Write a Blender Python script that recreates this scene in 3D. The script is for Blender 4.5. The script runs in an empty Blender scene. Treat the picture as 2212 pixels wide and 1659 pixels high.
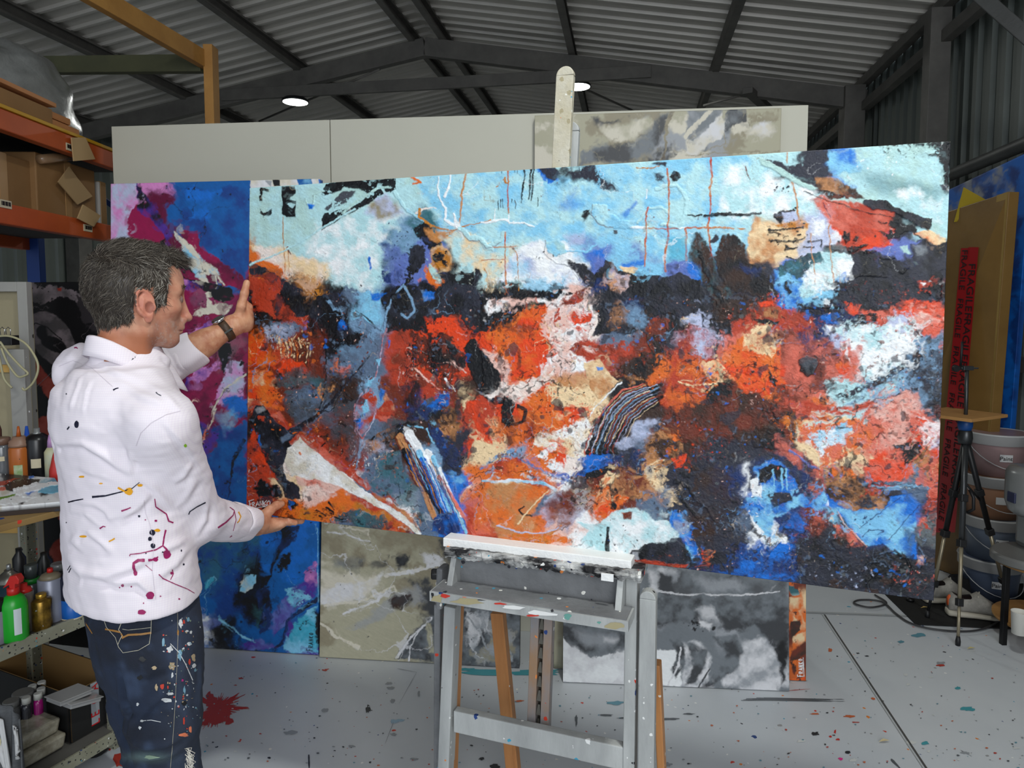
import bpy, bmesh, math, random
import numpy as np
from mathutils import Vector, Matrix
from mathutils.bvhtree import BVHTree
random.seed(7); np.random.seed(7)
SC = bpy.context.scene
COL = SC.collection

# ---------------------------------------------------------------- camera, daylight, exposure
F_PX, CAM_H, PITCH = 1500.0, 1.62, math.radians(4.0)
CXP, CYP = 1106.0, 668.0 + F_PX * math.tan(PITCH)
cd = bpy.data.cameras.new('camera'); cam = bpy.data.objects.new('camera', cd); COL.objects.link(cam)
cam.location = (0, 0, CAM_H); cam.rotation_euler = (math.pi / 2 - PITCH, 0, 0)
cd.sensor_width = 36.0; cd.lens = F_PX * 36.0 / 2212.0
cd.shift_y = (CYP - 829.5) / 2212.0; cd.clip_start = 0.05; cd.clip_end = 100
SC.camera = cam
W = bpy.data.worlds.new('daylight'); SC.world = W; W.use_nodes = True
W.node_tree.nodes['Background'].inputs[0].default_value = (0.80, 0.90, 1.0, 1)
W.node_tree.nodes['Background'].inputs[1].default_value = 1.2
def area(name, loc, rot, sx, sy, e, col):
    l = bpy.data.lights.new(name, 'AREA'); l.shape = 'RECTANGLE'; l.size = sx; l.size_y = sy; l.energy = e; l.color = col
    o = bpy.data.objects.new(name, l); COL.objects.link(o); o.location = loc; o.rotation_euler = rot
    return o
# daylight through the open roller door behind the camera
area('door_daylight', (1.7, -2.6, 2.75), (math.radians(77), 0, math.radians(12)), 4.4, 2.6, 218, (0.95, 0.975, 1.0))
SC.view_settings.view_transform = 'Standard'; SC.view_settings.look = 'None'
SC.view_settings.gamma = 1; SC.view_settings.use_curve_mapping = False
SC.view_settings.exposure = 0.0

# ---------------------------------------------------------------- helpers
def ray(px, py):
    u = (px - CXP) / F_PX; v = -(py - CYP) / F_PX
    return Vector((u, math.cos(PITCH) + v * math.sin(PITCH), -math.sin(PITCH) + v * math.cos(PITCH)))
CAM = Vector((0, 0, CAM_H))
def at(px, py, Y): d = ray(px, py); return CAM + d * (Y / d.y)
def onz(px, py, z): d = ray(px, py); return CAM + d * ((z - CAM_H) / d.z)
def topx(P):
    x, y, z = P[0], P[1], P[2] - CAM_H
    d = y * math.cos(PITCH) - z * math.sin(PITCH); u = y * math.sin(PITCH) + z * math.cos(PITCH)
    return CXP + F_PX * x / d, CYP - F_PX * u / d
def onplane(px, py, P0, n): d = ray(px, py); return CAM + d * ((P0 - CAM).dot(n) / d.dot(n))
def lin(c):
    return tuple(((v / 255) / 12.92 if v / 255 <= .04045 else ((v / 255 + .055) / 1.055) ** 2.4) for v in c[:3]) + (1,)
def s2l(v): v = v / 255; return v / 12.92 if v <= .04045 else ((v + .055) / 1.055) ** 2.4

def mat(name, c, rough=.6, metal=0, c2=None, vscale=8, vcon=.5, bump=0, bscale=40, spk=(), coat=0, trans=0, alpha=1, emit=None, sss=0, attr=False, aniso=None, wave=None, ior=1.45):
    m = bpy.data.materials.new(name); m.use_nodes = True; nt = m.node_tree; N = nt.nodes; K = nt.links
    b = N['Principled BSDF']; b.inputs['Roughness'].default_value = rough; b.inputs['Metallic'].default_value = metal
    b.inputs['Coat Weight'].default_value = coat; b.inputs['Coat Roughness'].default_value = .15
    b.inputs['Transmission Weight'].default_value = trans; b.inputs['Alpha'].default_value = alpha; b.inputs['IOR'].default_value = ior
    tc = N.new('ShaderNodeTexCoord'); co = tc.outputs['Object']
    if aniso:
        mp = N.new('ShaderNodeMapping'); mp.inputs['Scale'].default_value = aniso; K.new(co, mp.inputs[0]); coa = mp.outputs[0]
    else: coa = co
    if attr:
        a = N.new('ShaderNodeAttribute'); a.attribute_name = 'Col'; out = a.outputs['Color']
    else:
        r = N.new('ShaderNodeRGB'); r.outputs[0].default_value = lin(c); out = r.outputs[0]
    def noise(sc, det=5, src=None):
        n = N.new('ShaderNodeTexNoise'); n.inputs['Scale'].default_value = sc; n.inputs['Detail'].default_value = det; n.inputs['Roughness'].default_value = .62
        K.new(src or coa, n.inputs['Vector']); return n
    def mixc(fac, a, bcol):
        x = N.new('ShaderNodeMix'); x.data_type = 'RGBA'; K.new(fac, x.inputs[0]); K.new(a, x.inputs[6])
        if isinstance(bcol, tuple): x.inputs[7].default_value = bcol
        else: K.new(bcol, x.inputs[7])
        return x.outputs[2]
    def ramp(src, lo, hi):
        q = N.new('ShaderNodeMapRange'); q.inputs[1].default_value = lo; q.inputs[2].default_value = hi; K.new(src, q.inputs[0]); return q.outputs[0]
    if c2 is not None:
        n = noise(vscale); out = mixc(ramp(n.outputs[0], .5 - .5 * (1 - vcon) - .02, .5 + .5 * (1 - vcon) + .02), out, lin(c2))
    if wave:
        w = N.new('ShaderNodeTexWave'); w.inputs['Scale'].default_value = wave[0]; w.inputs['Distortion'].default_value = wave[1]; w.inputs['Detail'].default_value = 3
        w.bands_direction = wave[3] if len(wave) > 3 else 'X'; K.new(coa, w.inputs['Vector']); out = mixc(ramp(w.outputs[0], .2, 1), out, lin(wave[2]))
    for (cc, sc, rad, dens) in spk:      # round paint specks: one random radius per cell
        v = N.new('ShaderNodeTexVoronoi'); v.inputs['Scale'].default_value = sc; dn = noise(sc * 1.5, 3, co)
        vm = N.new('ShaderNodeVectorMath'); vm.operation = 'MULTIPLY_ADD'; K.new(dn.outputs['Color'], vm.inputs[0]); vm.inputs[1].default_value = (.5 / sc,) * 3; K.new(co, vm.inputs[2]); K.new(vm.outputs[0], v.inputs['Vector'])
        sp = N.new('ShaderNodeSeparateColor'); K.new(v.outputs['Color'], sp.inputs[0])
        pw = N.new('ShaderNodeMapRange'); pw.inputs[1].default_value = 1 - dens; pw.inputs[2].default_value = 1; pw.inputs[3].default_value = 0; pw.inputs[4].default_value = rad; K.new(sp.outputs[0], pw.inputs[0])
        lt = N.new('ShaderNodeMath'); lt.operation = 'LESS_THAN'; K.new(v.outputs['Distance'], lt.inputs[0]); K.new(pw.outputs[0], lt.inputs[1])
        if cc == 'multi':
            cr = N.new('ShaderNodeValToRGB'); cr.color_ramp.interpolation = 'CONSTANT'; K.new(sp.outputs[1], cr.inputs[0])
            cols = [(230, 230, 228), (40, 40, 48), (60, 150, 180), (200, 60, 40), (230, 228, 220), (30, 60, 120), (220, 130, 60), (150, 150, 150)]
            e = cr.color_ramp.elements
            e[0].color = lin(cols[0]); e[1].position = .125; e[1].color = lin(cols[1])
            for i in range(2, 8): q = e.new(i / 8); q.color = lin(cols[i])
            out = mixc(lt.outputs[0], out, cr.outputs[0])
        else: out = mixc(lt.outputs[0], out, lin(cc))
    K.new(out, b.inputs['Base Color'])
    if bump:
        n = noise(bscale, 6); bp = N.new('ShaderNodeBump'); bp.inputs['Strength'].default_value = bump; bp.inputs['Distance'].default_value = .01
        K.new(n.outputs[0], bp.inputs['Height']); K.new(bp.outputs[0], b.inputs['Normal'])
    if emit: b.inputs['Emission Color'].default_value = lin(emit[0]); b.inputs['Emission Strength'].default_value = emit[1]
    if sss: b.inputs['Subsurface Weight'].default_value = sss; b.inputs['Subsurface Radius'].default_value = (.012, .005, .003)
    return m

class MB:
    """collects shapes; build() links them as ONE mesh object"""
    def __init__(s): s.v = []; s.f = []; s.m = []; s.sm = []
    def add(s, v, f, m=0, sm=False):
        o = len(s.v); s.v += [tuple(p) for p in v]; s.f += [tuple(i + o for i in q) for q in f]; s.m += [m] * len(f); s.sm += [sm] * len(f); return s
    def box(s, c, sz, R=None, m=0):
        c = Vector(c); x, y, z = [k / 2 for k in sz]
        P = [Vector((a, b, d)) for a in (-x, x) for b in (-y, y) for d in (-z, z)]
        if R is not None: P = [R @ p for p in P]
        return s.add([c + p for p in P], [(0, 1, 3, 2), (4, 6, 7, 5), (0, 4, 5, 1), (2, 3, 7, 6), (0, 2, 6, 4), (1, 5, 7, 3)], m)
    def bar(s, A, B, w, d, side=(1, 0, 0), m=0, w2=None):
        A = Vector(A); B = Vector(B); t = (B - A).normalized(); sd = Vector(side); sd = (sd - t * sd.dot(t)).normalized(); n = t.cross(sd)
        w2 = w if w2 is None else w2; P = []
        for q, ww in ((A, w), (B, w2)):
            for a, b in ((-1, -1), (1, -1), (1, 1), (-1, 1)): P.append(q + sd * a * ww / 2 + n * b * d / 2)
        return s.add(P, [(3, 2, 1, 0), (4, 5, 6, 7), (0, 1, 5, 4), (1, 2, 6, 5), (2, 3, 7, 6), (3, 0, 4, 7)], m)
    def hexa(s, P, m=0):
        """8 corners: bottom ring then top ring"""
        return s.add(P, [(3, 2, 1, 0), (4, 5, 6, 7), (0, 1, 5, 4), (1, 2, 6, 5), (2, 3, 7, 6), (3, 0, 4, 7)], m)
    def lathe(s, prof, c=(0, 0, 0), seg=28, R=None, m=0, sm=True, sx=1, sy=1):
        c = Vector(c); V = []; Fc = []
        for (r, z) in prof:
            for i in range(seg):
                a = 2 * math.pi * i / seg; p = Vector((r * math.cos(a) * sx, r * math.sin(a) * sy, z))
                V.append(c + (R @ p if R is not None else p))
        for j in range(len(prof) - 1):
            for i in range(seg): k = (i + 1) % seg; Fc.append((j * seg + i, j * seg + k, (j + 1) * seg + k, (j + 1) * seg + i))
        s.add(V, Fc, m, sm); o = len(s.v) - len(V)
        if prof[0][0] > 1e-5: s.f.append(tuple(o + i for i in range(seg - 1, -1, -1))); s.m.append(m); s.sm.append(False)
        if prof[-1][0] > 1e-5: s.f.append(tuple(o + (len(prof) - 1) * seg + i for i in range(seg))); s.m.append(m); s.sm.append(False)
        return s
    def tube(s, pts, r, seg=8, m=0, closed=False, r2=None):
        pts = [Vector(p) for p in pts]; n = len(pts); V = []; Fc = []; up = Vector((0, 0, 1)); prev = None
        for i, p in enumerate(pts):
            a = pts[(i - 1) % n] if (closed or i > 0) else p; b = pts[(i + 1) % n] if (closed or i < n - 1) else p
            t = (b - a).normalized()
            if prev is None: prev = t.orthogonal().normalized()
            prev = (prev - t * prev.dot(t)).normalized(); q = t.cross(prev); rr = r if r2 is None else r + (r2 - r) * i / (n - 1)
            for k in range(seg): an = 2 * math.pi * k / seg; V.append(p + prev * math.cos(an) * rr + q * math.sin(an) * rr)
        for i in range(n if closed else n - 1):
            j = (i + 1) % n
            for k in range(seg): l = (k + 1) % seg; Fc.append((i * seg + k, i * seg + l, j * seg + l, j * seg + k))
        if not closed: Fc += [tuple(range(seg - 1, -1, -1)), tuple((n - 1) * seg + k for k in range(seg))]
        return s.add(V, Fc, m, True)
    def prism(s, poly, A, X, Y, N, m=0):
        """poly (u,v) in the plane A+uX+vY pushed along N"""
        A, X, Y, N = Vector(A), Vector(X), Vector(Y), Vector(N); n = len(poly)
        V = [A + X * u + Y * v for u, v in poly] + [A + X * u + Y * v + N for u, v in poly]
        return s.add(V, [tuple(range(n - 1, -1, -1)), tuple(range(n, 2 * n))] + [(i, (i + 1) % n, n + (i + 1) % n, n + i) for i in range(n)], m)
    def build(s, name, mats, parent=None, bevel=0, label=None, subsurf=0):
        me = bpy.data.meshes.new(name); me.from_pydata(s.v, [], s.f)
        if not isinstance(mats, (list, tuple)): mats = [mats]
        for q in mats: me.materials.append(q)
        me.polygons.foreach_set('material_index', s.m); me.polygons.foreach_set('use_smooth', s.sm); me.update()
        o = bpy.data.objects.new(name, me); COL.objects.link(o)
        if parent is not None:
            o.parent = parent; o.matrix_parent_inverse = parent_inv(parent)
        if bevel:
            b = o.modifiers.new('bevel', 'BEVEL'); b.width = bevel; b.segments = 2; b.limit_method = 'ANGLE'; b.angle_limit = .7
        if subsurf: b = o.modifiers.new('sub', 'SUBSURF'); b.levels = subsurf; b.render_levels = subsurf
        if label: o['label'] = label
        return o
def parent_inv(p):
    M = Matrix.Identity(4); q = p
    chain = []
    while q is not None: chain.append(q); q = q.parent
    for q in reversed(chain): M = M @ q.matrix_parent_inverse @ q.matrix_basis if q.parent else q.matrix_basis.copy()
    return M.inverted()
def tag(o, label, cat, group=None):
    o['label'] = label; o['category'] = cat
    if group: o['group'] = group
    return o
def thing(name, loc, label, cat, group=None):
    o = bpy.data.objects.new(name, None); o.empty_display_size = .1; COL.objects.link(o); o.location = loc; return tag(o, label, cat, group)
def structure(o): o['kind'] = 'structure'; return o
def Rz(a): return Matrix.Rotation(a, 3, 'Z')
def Rax(a, ax): return Matrix.Rotation(a, 3, ax)
# ---------------------------------------------------------------- numpy painter (colours and relief for the canvases)
def srgb2lin(c):
    c = np.asarray(c, np.float32)
    return np.where(c <= 0.04045, c / 12.92, ((c + 0.055) / 1.055) ** 2.4).astype(np.float32)

def vnoise(X, Y, scale, seed):
    """smooth value noise at arrays X, Y"""
    r = np.random.RandomState(seed).rand(128, 128).astype(np.float32)
    x = X / scale; y = Y / scale
    xi = np.floor(x).astype(np.int32); yi = np.floor(y).astype(np.int32)
    fx = (x - xi).astype(np.float32); fy = (y - yi).astype(np.float32)
    fx = fx * fx * (3 - 2 * fx); fy = fy * fy * (3 - 2 * fy)
    x0 = xi & 127; x1 = (xi + 1) & 127; y0 = yi & 127; y1 = (yi + 1) & 127
    a = r[y0, x0] * (1 - fx) + r[y0, x1] * fx
    b = r[y1, x0] * (1 - fx) + r[y1, x1] * fx
    return a * (1 - fy) + b * fy - 0.5

def fbm(X, Y, scale, seed, octs=4, gain=0.55):
    s = 0; a = 1.0; t = 0
    for i in range(octs):
        s = s + a * vnoise(X, Y, scale / 2 ** i, seed + 7 * i); t += a; a *= gain
    return s / t * 2

PAL = dict(k=(16, 17, 21), K=(40, 42, 54), n=(24, 46, 96), b=(16, 104, 198), B=(126, 190, 222), c=(172, 212, 218), C=(170, 204, 200),
           w=(232, 234, 236), W=(232, 218, 210), o=(214, 104, 36), O=(216, 64, 22), r=(172, 58, 34), R=(104, 42, 26), p=(204, 102, 84),
           P=(222, 180, 168), t=(186, 128, 80), T=(228, 200, 158), g=(88, 106, 130), G=(66, 70, 78), d=(52, 34, 26), y=(178, 112, 34),
           v=(92, 110, 178), e=(48, 98, 108), l=(176, 184, 212), s=(116, 152, 184), D=(92, 98, 100), m=(140, 16, 70), M=(92, 8, 50),
           q=(206, 130, 190), u=(74, 44, 140), U=(12, 88, 160), h=(112, 118, 124), H=(58, 60, 64), f=(168, 164, 142), i=(206, 200, 184),
           j=(142, 134, 112), x=(212, 212, 216), z=(150, 154, 160), a=(60, 160, 190), Y=(214, 196, 40), A=(20, 60, 130))

class Painter:
    def __init__(s, w, h, X, Y, seed=1):
        s.w, s.h, s.X, s.Y = w, h, X.astype(np.float32), Y.astype(np.float32)
        s.col = np.zeros((h, w, 3), np.float32); s.ht = np.zeros((h, w), np.float32)
        s.wx = fbm(s.X, s.Y, 46, seed, 5, 0.62) * 2.0; s.wy = fbm(s.X, s.Y, 46, seed + 50, 5, 0.62) * 2.0
        s.fine = fbm(s.X, s.Y, 7, seed + 90, 3, 0.7); s.mid = fbm(s.X, s.Y, 26, seed + 120, 4)
        s.f = (0, 0, 1.0); s.seed = seed
    def frame(s, ox, oy, sc): s.f = (ox, oy, sc)
    def pts(s, t):
        a = np.array([[float(v) for v in p.split(',')] for p in t.split()], np.float32)
        return a / s.f[2] + np.array(s.f[:2], np.float32)
    def c(s, k):
        return srgb2lin(np.array(PAL[k] if isinstance(k, str) else k, np.float32) / 255)
    def base(s, P, sharp=3.0, warp=26):
        X = s.X + s.wx * warp; Y = s.Y + s.wy * warp
        num = np.zeros_like(s.col); den = np.zeros_like(s.ht)
        for (x, y, k) in P:
            d2 = ((X - x) ** 2 + (Y - y) ** 2) / 900.0 + 0.02
            w = d2 ** -sharp; den += w; cc = s.c(k)
            for i in range(3): num[..., i] += w * cc[i]
        s.col[:] = num / den[..., None]
    def grid(s, x0, dx, y0, dy, rows, **kw):
        s.base([(x0 + dx * i + (j % 2) * 6, y0 + dy * j, ch) for j, r in enumerate(rows) for i, ch in enumerate(r) if ch != '.'], **kw)
    def _win(s, a, pad):
        x0, y0 = a.min(0) - pad; x1, y1 = a.max(0) + pad
        m = (s.X > x0) & (s.X < x1) & (s.Y > y0) & (s.Y < y1)
        js = np.where(m.any(1))[0]; is_ = np.where(m.any(0))[0]
        if len(js) == 0: return None
        return slice(js[0], js[-1] + 1), slice(is_[0], is_[-1] + 1)
    def _put(s, W, al, k, k2, h, hrel=None):
        c1 = s.c(k); al = al[..., None]
        if k2 is not None:
            m = np.clip(s.mid[W] * 1.6 + 0.5, 0, 1)[..., None]; c1 = c1 * (1 - m) + s.c(k2) * m
        s.col[W] = s.col[W] * (1 - al) + c1 * al
        s.ht[W] += h * al[..., 0] * (1 + 0.5 * s.fine[W])
    def P(s, k, t, r=5, soft=1.5, h=0.25, dry=0.0, k2=None, a=1.0):
        q = s.pts(t); W = s._win(q, r * 1.6 + soft + 4)
        if W is None: return
        X = s.X[W] + s.wx[W] * r; Y = s.Y[W] + s.wy[W] * r
        d = np.full(X.shape, 1e9, np.float32); ins = np.zeros(X.shape, bool)
        for i in range(len(q)):
            x0, y0 = q[i]; x1, y1 = q[(i + 1) % len(q)]
            ex, ey = x1 - x0, y1 - y0; L = ex * ex + ey * ey + 1e-6
            tt = np.clip(((X - x0) * ex + (Y - y0) * ey) / L, 0, 1)
            d = np.minimum(d, (X - x0 - tt * ex) ** 2 + (Y - y0 - tt * ey) ** 2)
            cr = ((y0 > Y) != (y1 > Y))
            if abs(ey) > 1e-9: ins ^= cr & (X < (x1 - x0) * (Y - y0) / ey + x0)
        d = np.sqrt(d); d = np.where(ins, d, -d)
        al = np.clip(0.5 + (d + s.fine[W] * r * 0.35) / soft, 0, 1)
        if dry > 0: al = al * np.clip((s.fine[W] + s.mid[W] * 0.6 + 0.55 - dry + np.clip(d / 30, 0, 0.4)) * 5, 0, 1)
        s._put(W, al * a, k, k2, h)
    def L(s, k, t, w=3.0, r=1.5, soft=1.2, h=0.25, dry=0.0, k2=None, w2=None, a=1.0):
        q = s.pts(t); W = s._win(q, max(w, w2 or 0) + r * 1.6 + soft + 4)
        if W is None: return
        X = s.X[W] + s.wx[W] * r; Y = s.Y[W] + s.wy[W] * r
        best = np.full(X.shape, -1e9, np.float32); n = len(q) - 1
        for i in range(n):
            x0, y0 = q[i]; x1, y1 = q[i + 1]
            ex, ey = x1 - x0, y1 - y0; L = ex * ex + ey * ey + 1e-6
            tt = np.clip(((X - x0) * ex + (Y - y0) * ey) / L, 0, 1)
            dd = np.sqrt((X - x0 - tt * ex) ** 2 + (Y - y0 - tt * ey) ** 2)
            ww = w if w2 is None else w + (w2 - w) * (i + tt) / n
            best = np.maximum(best, ww / 2 - dd)
        al = np.clip(0.5 + (best + s.fine[W] * min(w, 3) * 0.4) / soft, 0, 1)
        if dry > 0: al = al * np.clip((s.fine[W] + s.mid[W] * 0.6 + 0.55 - dry) * 5, 0, 1)
        s._put(W, al * a, k, k2, h)
    def S(s, k, x, y, rx, ry, n, size=2.0, seed=0, k2=None, h=0.3):
        """spatter of n dots round a point"""
        R = np.random.RandomState(seed + 991); x = x / s.f[2] + s.f[0]; y = y / s.f[2] + s.f[1]
        f = s.f; s.f = (0, 0, 1.0); rx /= f[2]; ry /= f[2]
        for i in range(n):
            a = R.rand() * 6.283; q = R.rand() ** 0.6; cx = x + rx * q * math.cos(a); cy = y + ry * q * math.sin(a)
            z = size * (0.35 + R.rand() ** 2 * 1.6)
            s.L(k if (k2 is None or R.rand() < .5) else k2, '%f,%f %f,%f' % (cx, cy, cx + R.randn() * z * .6, cy + R.randn() * z * .6), w=z, r=z * .5, h=h)
        s.f = f
    def tint(s, k, t, soft=30, a=0.6, r=10):
        s.P(k, t, r=r, soft=soft, h=0, a=a)
    def smp(s, dx, dy, A):
        jj, ii = np.mgrid[0:s.h, 0:s.w]
        x = np.clip(ii + dx, 0, s.w - 1.001); y = np.clip(jj + dy, 0, s.h - 1.001)
        x0 = x.astype(np.int32); y0 = y.astype(np.int32); fx = x - x0; fy = y - y0
        if A.ndim == 3: fx = fx[..., None]; fy = fy[..., None]
        return ((A[y0, x0] * (1 - fx) + A[y0, x0 + 1] * fx) * (1 - fy) + (A[y0 + 1, x0] * (1 - fx) + A[y0 + 1, x0 + 1] * fx) * fy).astype(np.float32)
    def scumble(s, mask, n=4, amt=26, seed=300):
        """drag neighbouring colours into one another, as a loaded knife does"""
        for i in range(n):
            q = fbm(s.X, s.Y, 60, seed + i * 31, 3); q2 = fbm(s.X, s.Y, 60, seed + i * 31 + 9, 3)
            B = s.smp(q * amt * 2, q2 * amt * 2, s.col)
            m = fbm(s.X + s.wx * 8, s.Y + s.wy * 8, 16 + 12 * (i % 3), seed + i * 31 + 17, 4, .7)
            a = (np.clip((m - 0.2) * 9, 0, 1) * mask * 0.75)
            s.col = s.col * (1 - a[..., None]) + B * a[..., None]; s.ht += a * 0.35
    def speck(s, k, mask, scale=7, th=.42, seed=700, a=.85, h=.2):
        m = fbm(s.X, s.Y, scale, seed, 3, .6) + 0.25 * s.mid
        al = np.clip((m - th) * 12, 0, 1) * mask * a
        s.col = s.col * (1 - al[..., None]) + s.c(k) * al[..., None]; s.ht += al * h
    def edges(s, amt=4, sc=9, seed=500):
        q = fbm(s.X, s.Y, sc, seed, 3, .6); q2 = fbm(s.X, s.Y, sc, seed + 3, 3, .6)
        s.col = s.smp(q * amt, q2 * amt, s.col); s.ht = s.smp(q * amt, q2 * amt, s.ht)
    def veins(s, k, mask, scale=50, wid=.02, seed=800, a=.7, h=.4):
        m = np.abs(fbm(s.X + s.wx * 12, s.Y + s.wy * 12, scale, seed, 3, .5)); g = fbm(s.X, s.Y, 90, seed + 5, 2)
        al = np.clip((wid - m) / wid * 2, 0, 1) * np.clip(g * 5 + .3, 0, 1) * mask * a
        s.col = s.col * (1 - al[..., None]) + s.c(k) * al[..., None]; s.ht += al * h
    def grain(s, amt=0.10, streak=(3, 14), ang=0.6, seed=5):
        c, q = math.cos(ang), math.sin(ang)
        U = (s.X * c + s.Y * q) / streak[1]; V = (-s.X * q + s.Y * c) / streak[0]
        n = fbm(U, V, 1.0, s.seed + seed, 3)
        s.col *= np.clip(1 + amt * (n + s.fine * 0.8), 0.3, 1.9)[..., None]; s.ht += 0.12 * n

def homog(src, dst):
    A = []; b = []
    for (x, y), (u, v) in zip(src, dst):
        A += [[x, y, 1, 0, 0, 0, -u * x, -u * y], [0, 0, 0, x, y, 1, -v * x, -v * y]]; b += [u, v]
    return np.append(np.linalg.solve(np.array(A, float), np.array(b, float)), 1).reshape(3, 3)

def quad_painter(w, h, corners, seed=1):
    """corners TL, TR, BR, BL in photo pixels; row 0 of the raster is the top edge"""
    M = homog([(0, 0), (1, 0), (1, 1), (0, 1)], corners)
    U, V = np.meshgrid((np.arange(w)) / (w - 1), (np.arange(h)) / (h - 1))
    q = M[2, 0] * U + M[2, 1] * V + M[2, 2]
    return Painter(w, h, (M[0, 0] * U + M[0, 1] * V + M[0, 2]) / q, (M[1, 0] * U + M[1, 1] * V + M[1, 2]) / q, seed)
def paint_main(w=1440, h=780):
    p = quad_painter(w, h, [(541, 408), (2057, 304), (2014, 1297), (531, 1108)], 3)
    p.grid(560, 60, 340, 50, [
        "cccccccccccccccBBBccKbCCCk",
        "ccckkcccBBckBBBBccckKbCCck",
        "CCcclcccBBBBBcBccccccCCccc",
        "CCcccsekTccBBccBccttlOOkcc",
        "tCcccsvkycWwcBvBBetTlkOvKK",
        "oTTccvvkTcwwvBBvbKKbwwKKKK",
        "kkykskkkkkkPKtkkkKKbBKKKrk",
        "krkkskkrkoTPWsKklrrnnrrlpr",
        "orRkgrrOOOOWrgRKlpTRnlwwsg",
        "orRggrOOkOOPrRKrrTOOKpwwgK",
        "TRGdsRrRkWPtTkkroRoRpccsgg",
        "rRgGrRGrROOoTkddRRdRocpppg",
        "krRdgGdKToOTkdldKKKRTcprOl",
        "rWrrgdsKTsoWbKtdKKKdTTpOOr",
        "rTwwggRboTowRRtKKnwbKgKsgr",
        "roPorwgbrtgRoRgKKKbnRbbbKK",
        "ooogGrgbrtoPwwcKdKwnRKbbpK",
        "ooogGrbbroWwwPkKKKbKKKnKKK",
        "oooggrbbrWwwkkrKnbbKKKKKKK",
        "oooggrbbrWwwkkKKnbKKKKKKKK"], sharp=3.2, warp=20)
    P, L, S, F, T = p.P, p.L, p.S, p.frame, p.tint
    # ---- sky half, left
    F(0, 0, 1)
    P('c', "545,410 900,382 900,440 860,470 760,560 650,520 560,545 543,520", r=14, soft=16, h=.05, k2='C')
    P('c', "900,385 1200,365 1220,480 1150,560 1000,560 930,480", r=14, soft=18, h=.05, k2='B')
    P('B', "1180,390 1330,380 1420,430 1380,520 1250,520 1180,460", r=20, soft=26, h=.05, k2='c')
    P('c', "1330,380 1640,345 1650,430 1600,560 1400,560 1330,500", r=14, soft=22, h=.05, k2='B')
    P('c', "1560,350 1760,400 1760,470 1640,480 1560,470", r=10, soft=16, h=.05, k2='w')
    P('C', "1800,320 2040,310 2040,520 1960,450 1800,380", r=12, soft=14, h=.05, k2='c')
    F(520, 300, 3.95)
    P('c', "560,880 900,640 1300,560 1450,650 1300,820 1150,980 1100,1250 900,1260 700,1000", r=16, soft=20, h=.1, k2='w')
    P('l', "1100,560 1240,470 1330,540 1400,640 1200,720 1060,640", r=6, soft=12, h=.15, k2='j')
    P('T', "90,950 380,900 430,960 640,1000 700,1100 720,1240 540,1330 400,1200 200,1080", r=10, soft=8, h=.15, k2='W')
    P('o', "90,960 160,1060 260,1060 420,1230 380,1260 200,1150 90,1060", r=9, soft=5, h=.2, dry=.25)
    P('r', "90,1180 220,1200 330,1350 260,1500 90,1480", r=12, soft=3, h=.3, dry=.3)
    P('k', "85,1060 150,1090 320,1190 430,1220 520,1290 640,1370 840,1290 960,1290 1000,1350 930,1480 900,1659 700,1659 560,1500 460,1520 330,1300 200,1200 90,1170", r=6, soft=2, h=.6, k2='K')
    P('k', "700,1460 900,1440 960,1659 700,1659", r=8, soft=3, h=.5)
    L('s', "760,1400 800,1460 870,1480 925,1430", w=8, w2=5, r=2, h=.6)
    P('g', "240,1560 420,1540 560,1620 480,1659 240,1659", r=8, soft=8, h=.2, dry=.2)
    P('y', "400,1190 470,1150 640,1180 700,1260 560,1340 470,1290", r=8, soft=10, h=.2, dry=.2, a=.7)
    P('g', "880,1290 960,1240 1010,1330 960,1420 900,1360", r=7, soft=5, h=.3)
    # black ladder marks
    P('k', "360,412 470,410 470,470 430,500 430,525 475,530 470,670 390,672 355,640 365,560 358,500", r=1.2, soft=1.2, h=.35)
    P('c', "405,560 430,545 470,560 440,590", r=2, soft=1.5, h=.1)
    P('k', "175,430 250,440 240,460 200,460 190,540 168,540", r=3, soft=1.2, h=.3, dry=.3)
    P('k', "168,600 200,640 240,625 270,600 262,655 200,660 170,650", r=3, soft=1.2, h=.3, dry=.25)
    L('y', "365,670 372,900 382,1190", w=1.8, w2=1.2, h=.2); L('y', "410,940 418,1190", w=2, w2=1, h=.2)
    L('R', "405,930 425,975 435,990", w=5, w2=2, r=2)
    # black diagonal stroke top
    P('k', "740,400 800,370 960,360 1330,345 1330,430 1290,465 1240,450 1200,400 1140,420 1090,480 1020,440 880,420 760,480 700,490", r=3, soft=1.5, h=.6, dry=.12)
    P('G', "850,450 980,450 900,540 760,620 740,600", r=4, soft=3, h=.3, dry=.25)
    P('k', "1190,420 1220,470 1130,540 880,660 860,620 1000,560", r=3, soft=1.5, h=.5, dry=.15)
    P('k', "740,640 870,600 900,650 850,690 700,800 715,700", r=4, soft=1.5, h=.6, dry=.15)
    L('C', "1290,420 1180,420 940,580 880,640", w=5, r=1, h=.5, dry=.1); L('c', "90,1080 380,960 700,770 980,600", w=4, r=1, h=.7)
    L('c', "1320,460 1400,590 1490,660 1560,710", w=6, w2=4, r=1, h=.8, k2='B')
    L('C', "560,520 570,560 620,580 640,480 720,450", w=3, r=2, h=.7)
    P('b', "575,560 640,570 620,605 590,600", r=2, soft=3, h=.2)
    # centre-left blue, ochre and black
    P('s', "1240,780 1420,760 1520,860 1440,960 1300,940", r=9, soft=12, h=.15, dry=.1, k2='e')
    P('v', "1220,920 1330,900 1420,1100 1350,1260 1220,1250 1190,1100", r=8, soft=8, h=.2, k2='n', a=.85)
    P('n', "1190,1140 1290,1150 1280,1240 1210,1230", r=5, soft=3, h=.2)
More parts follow.
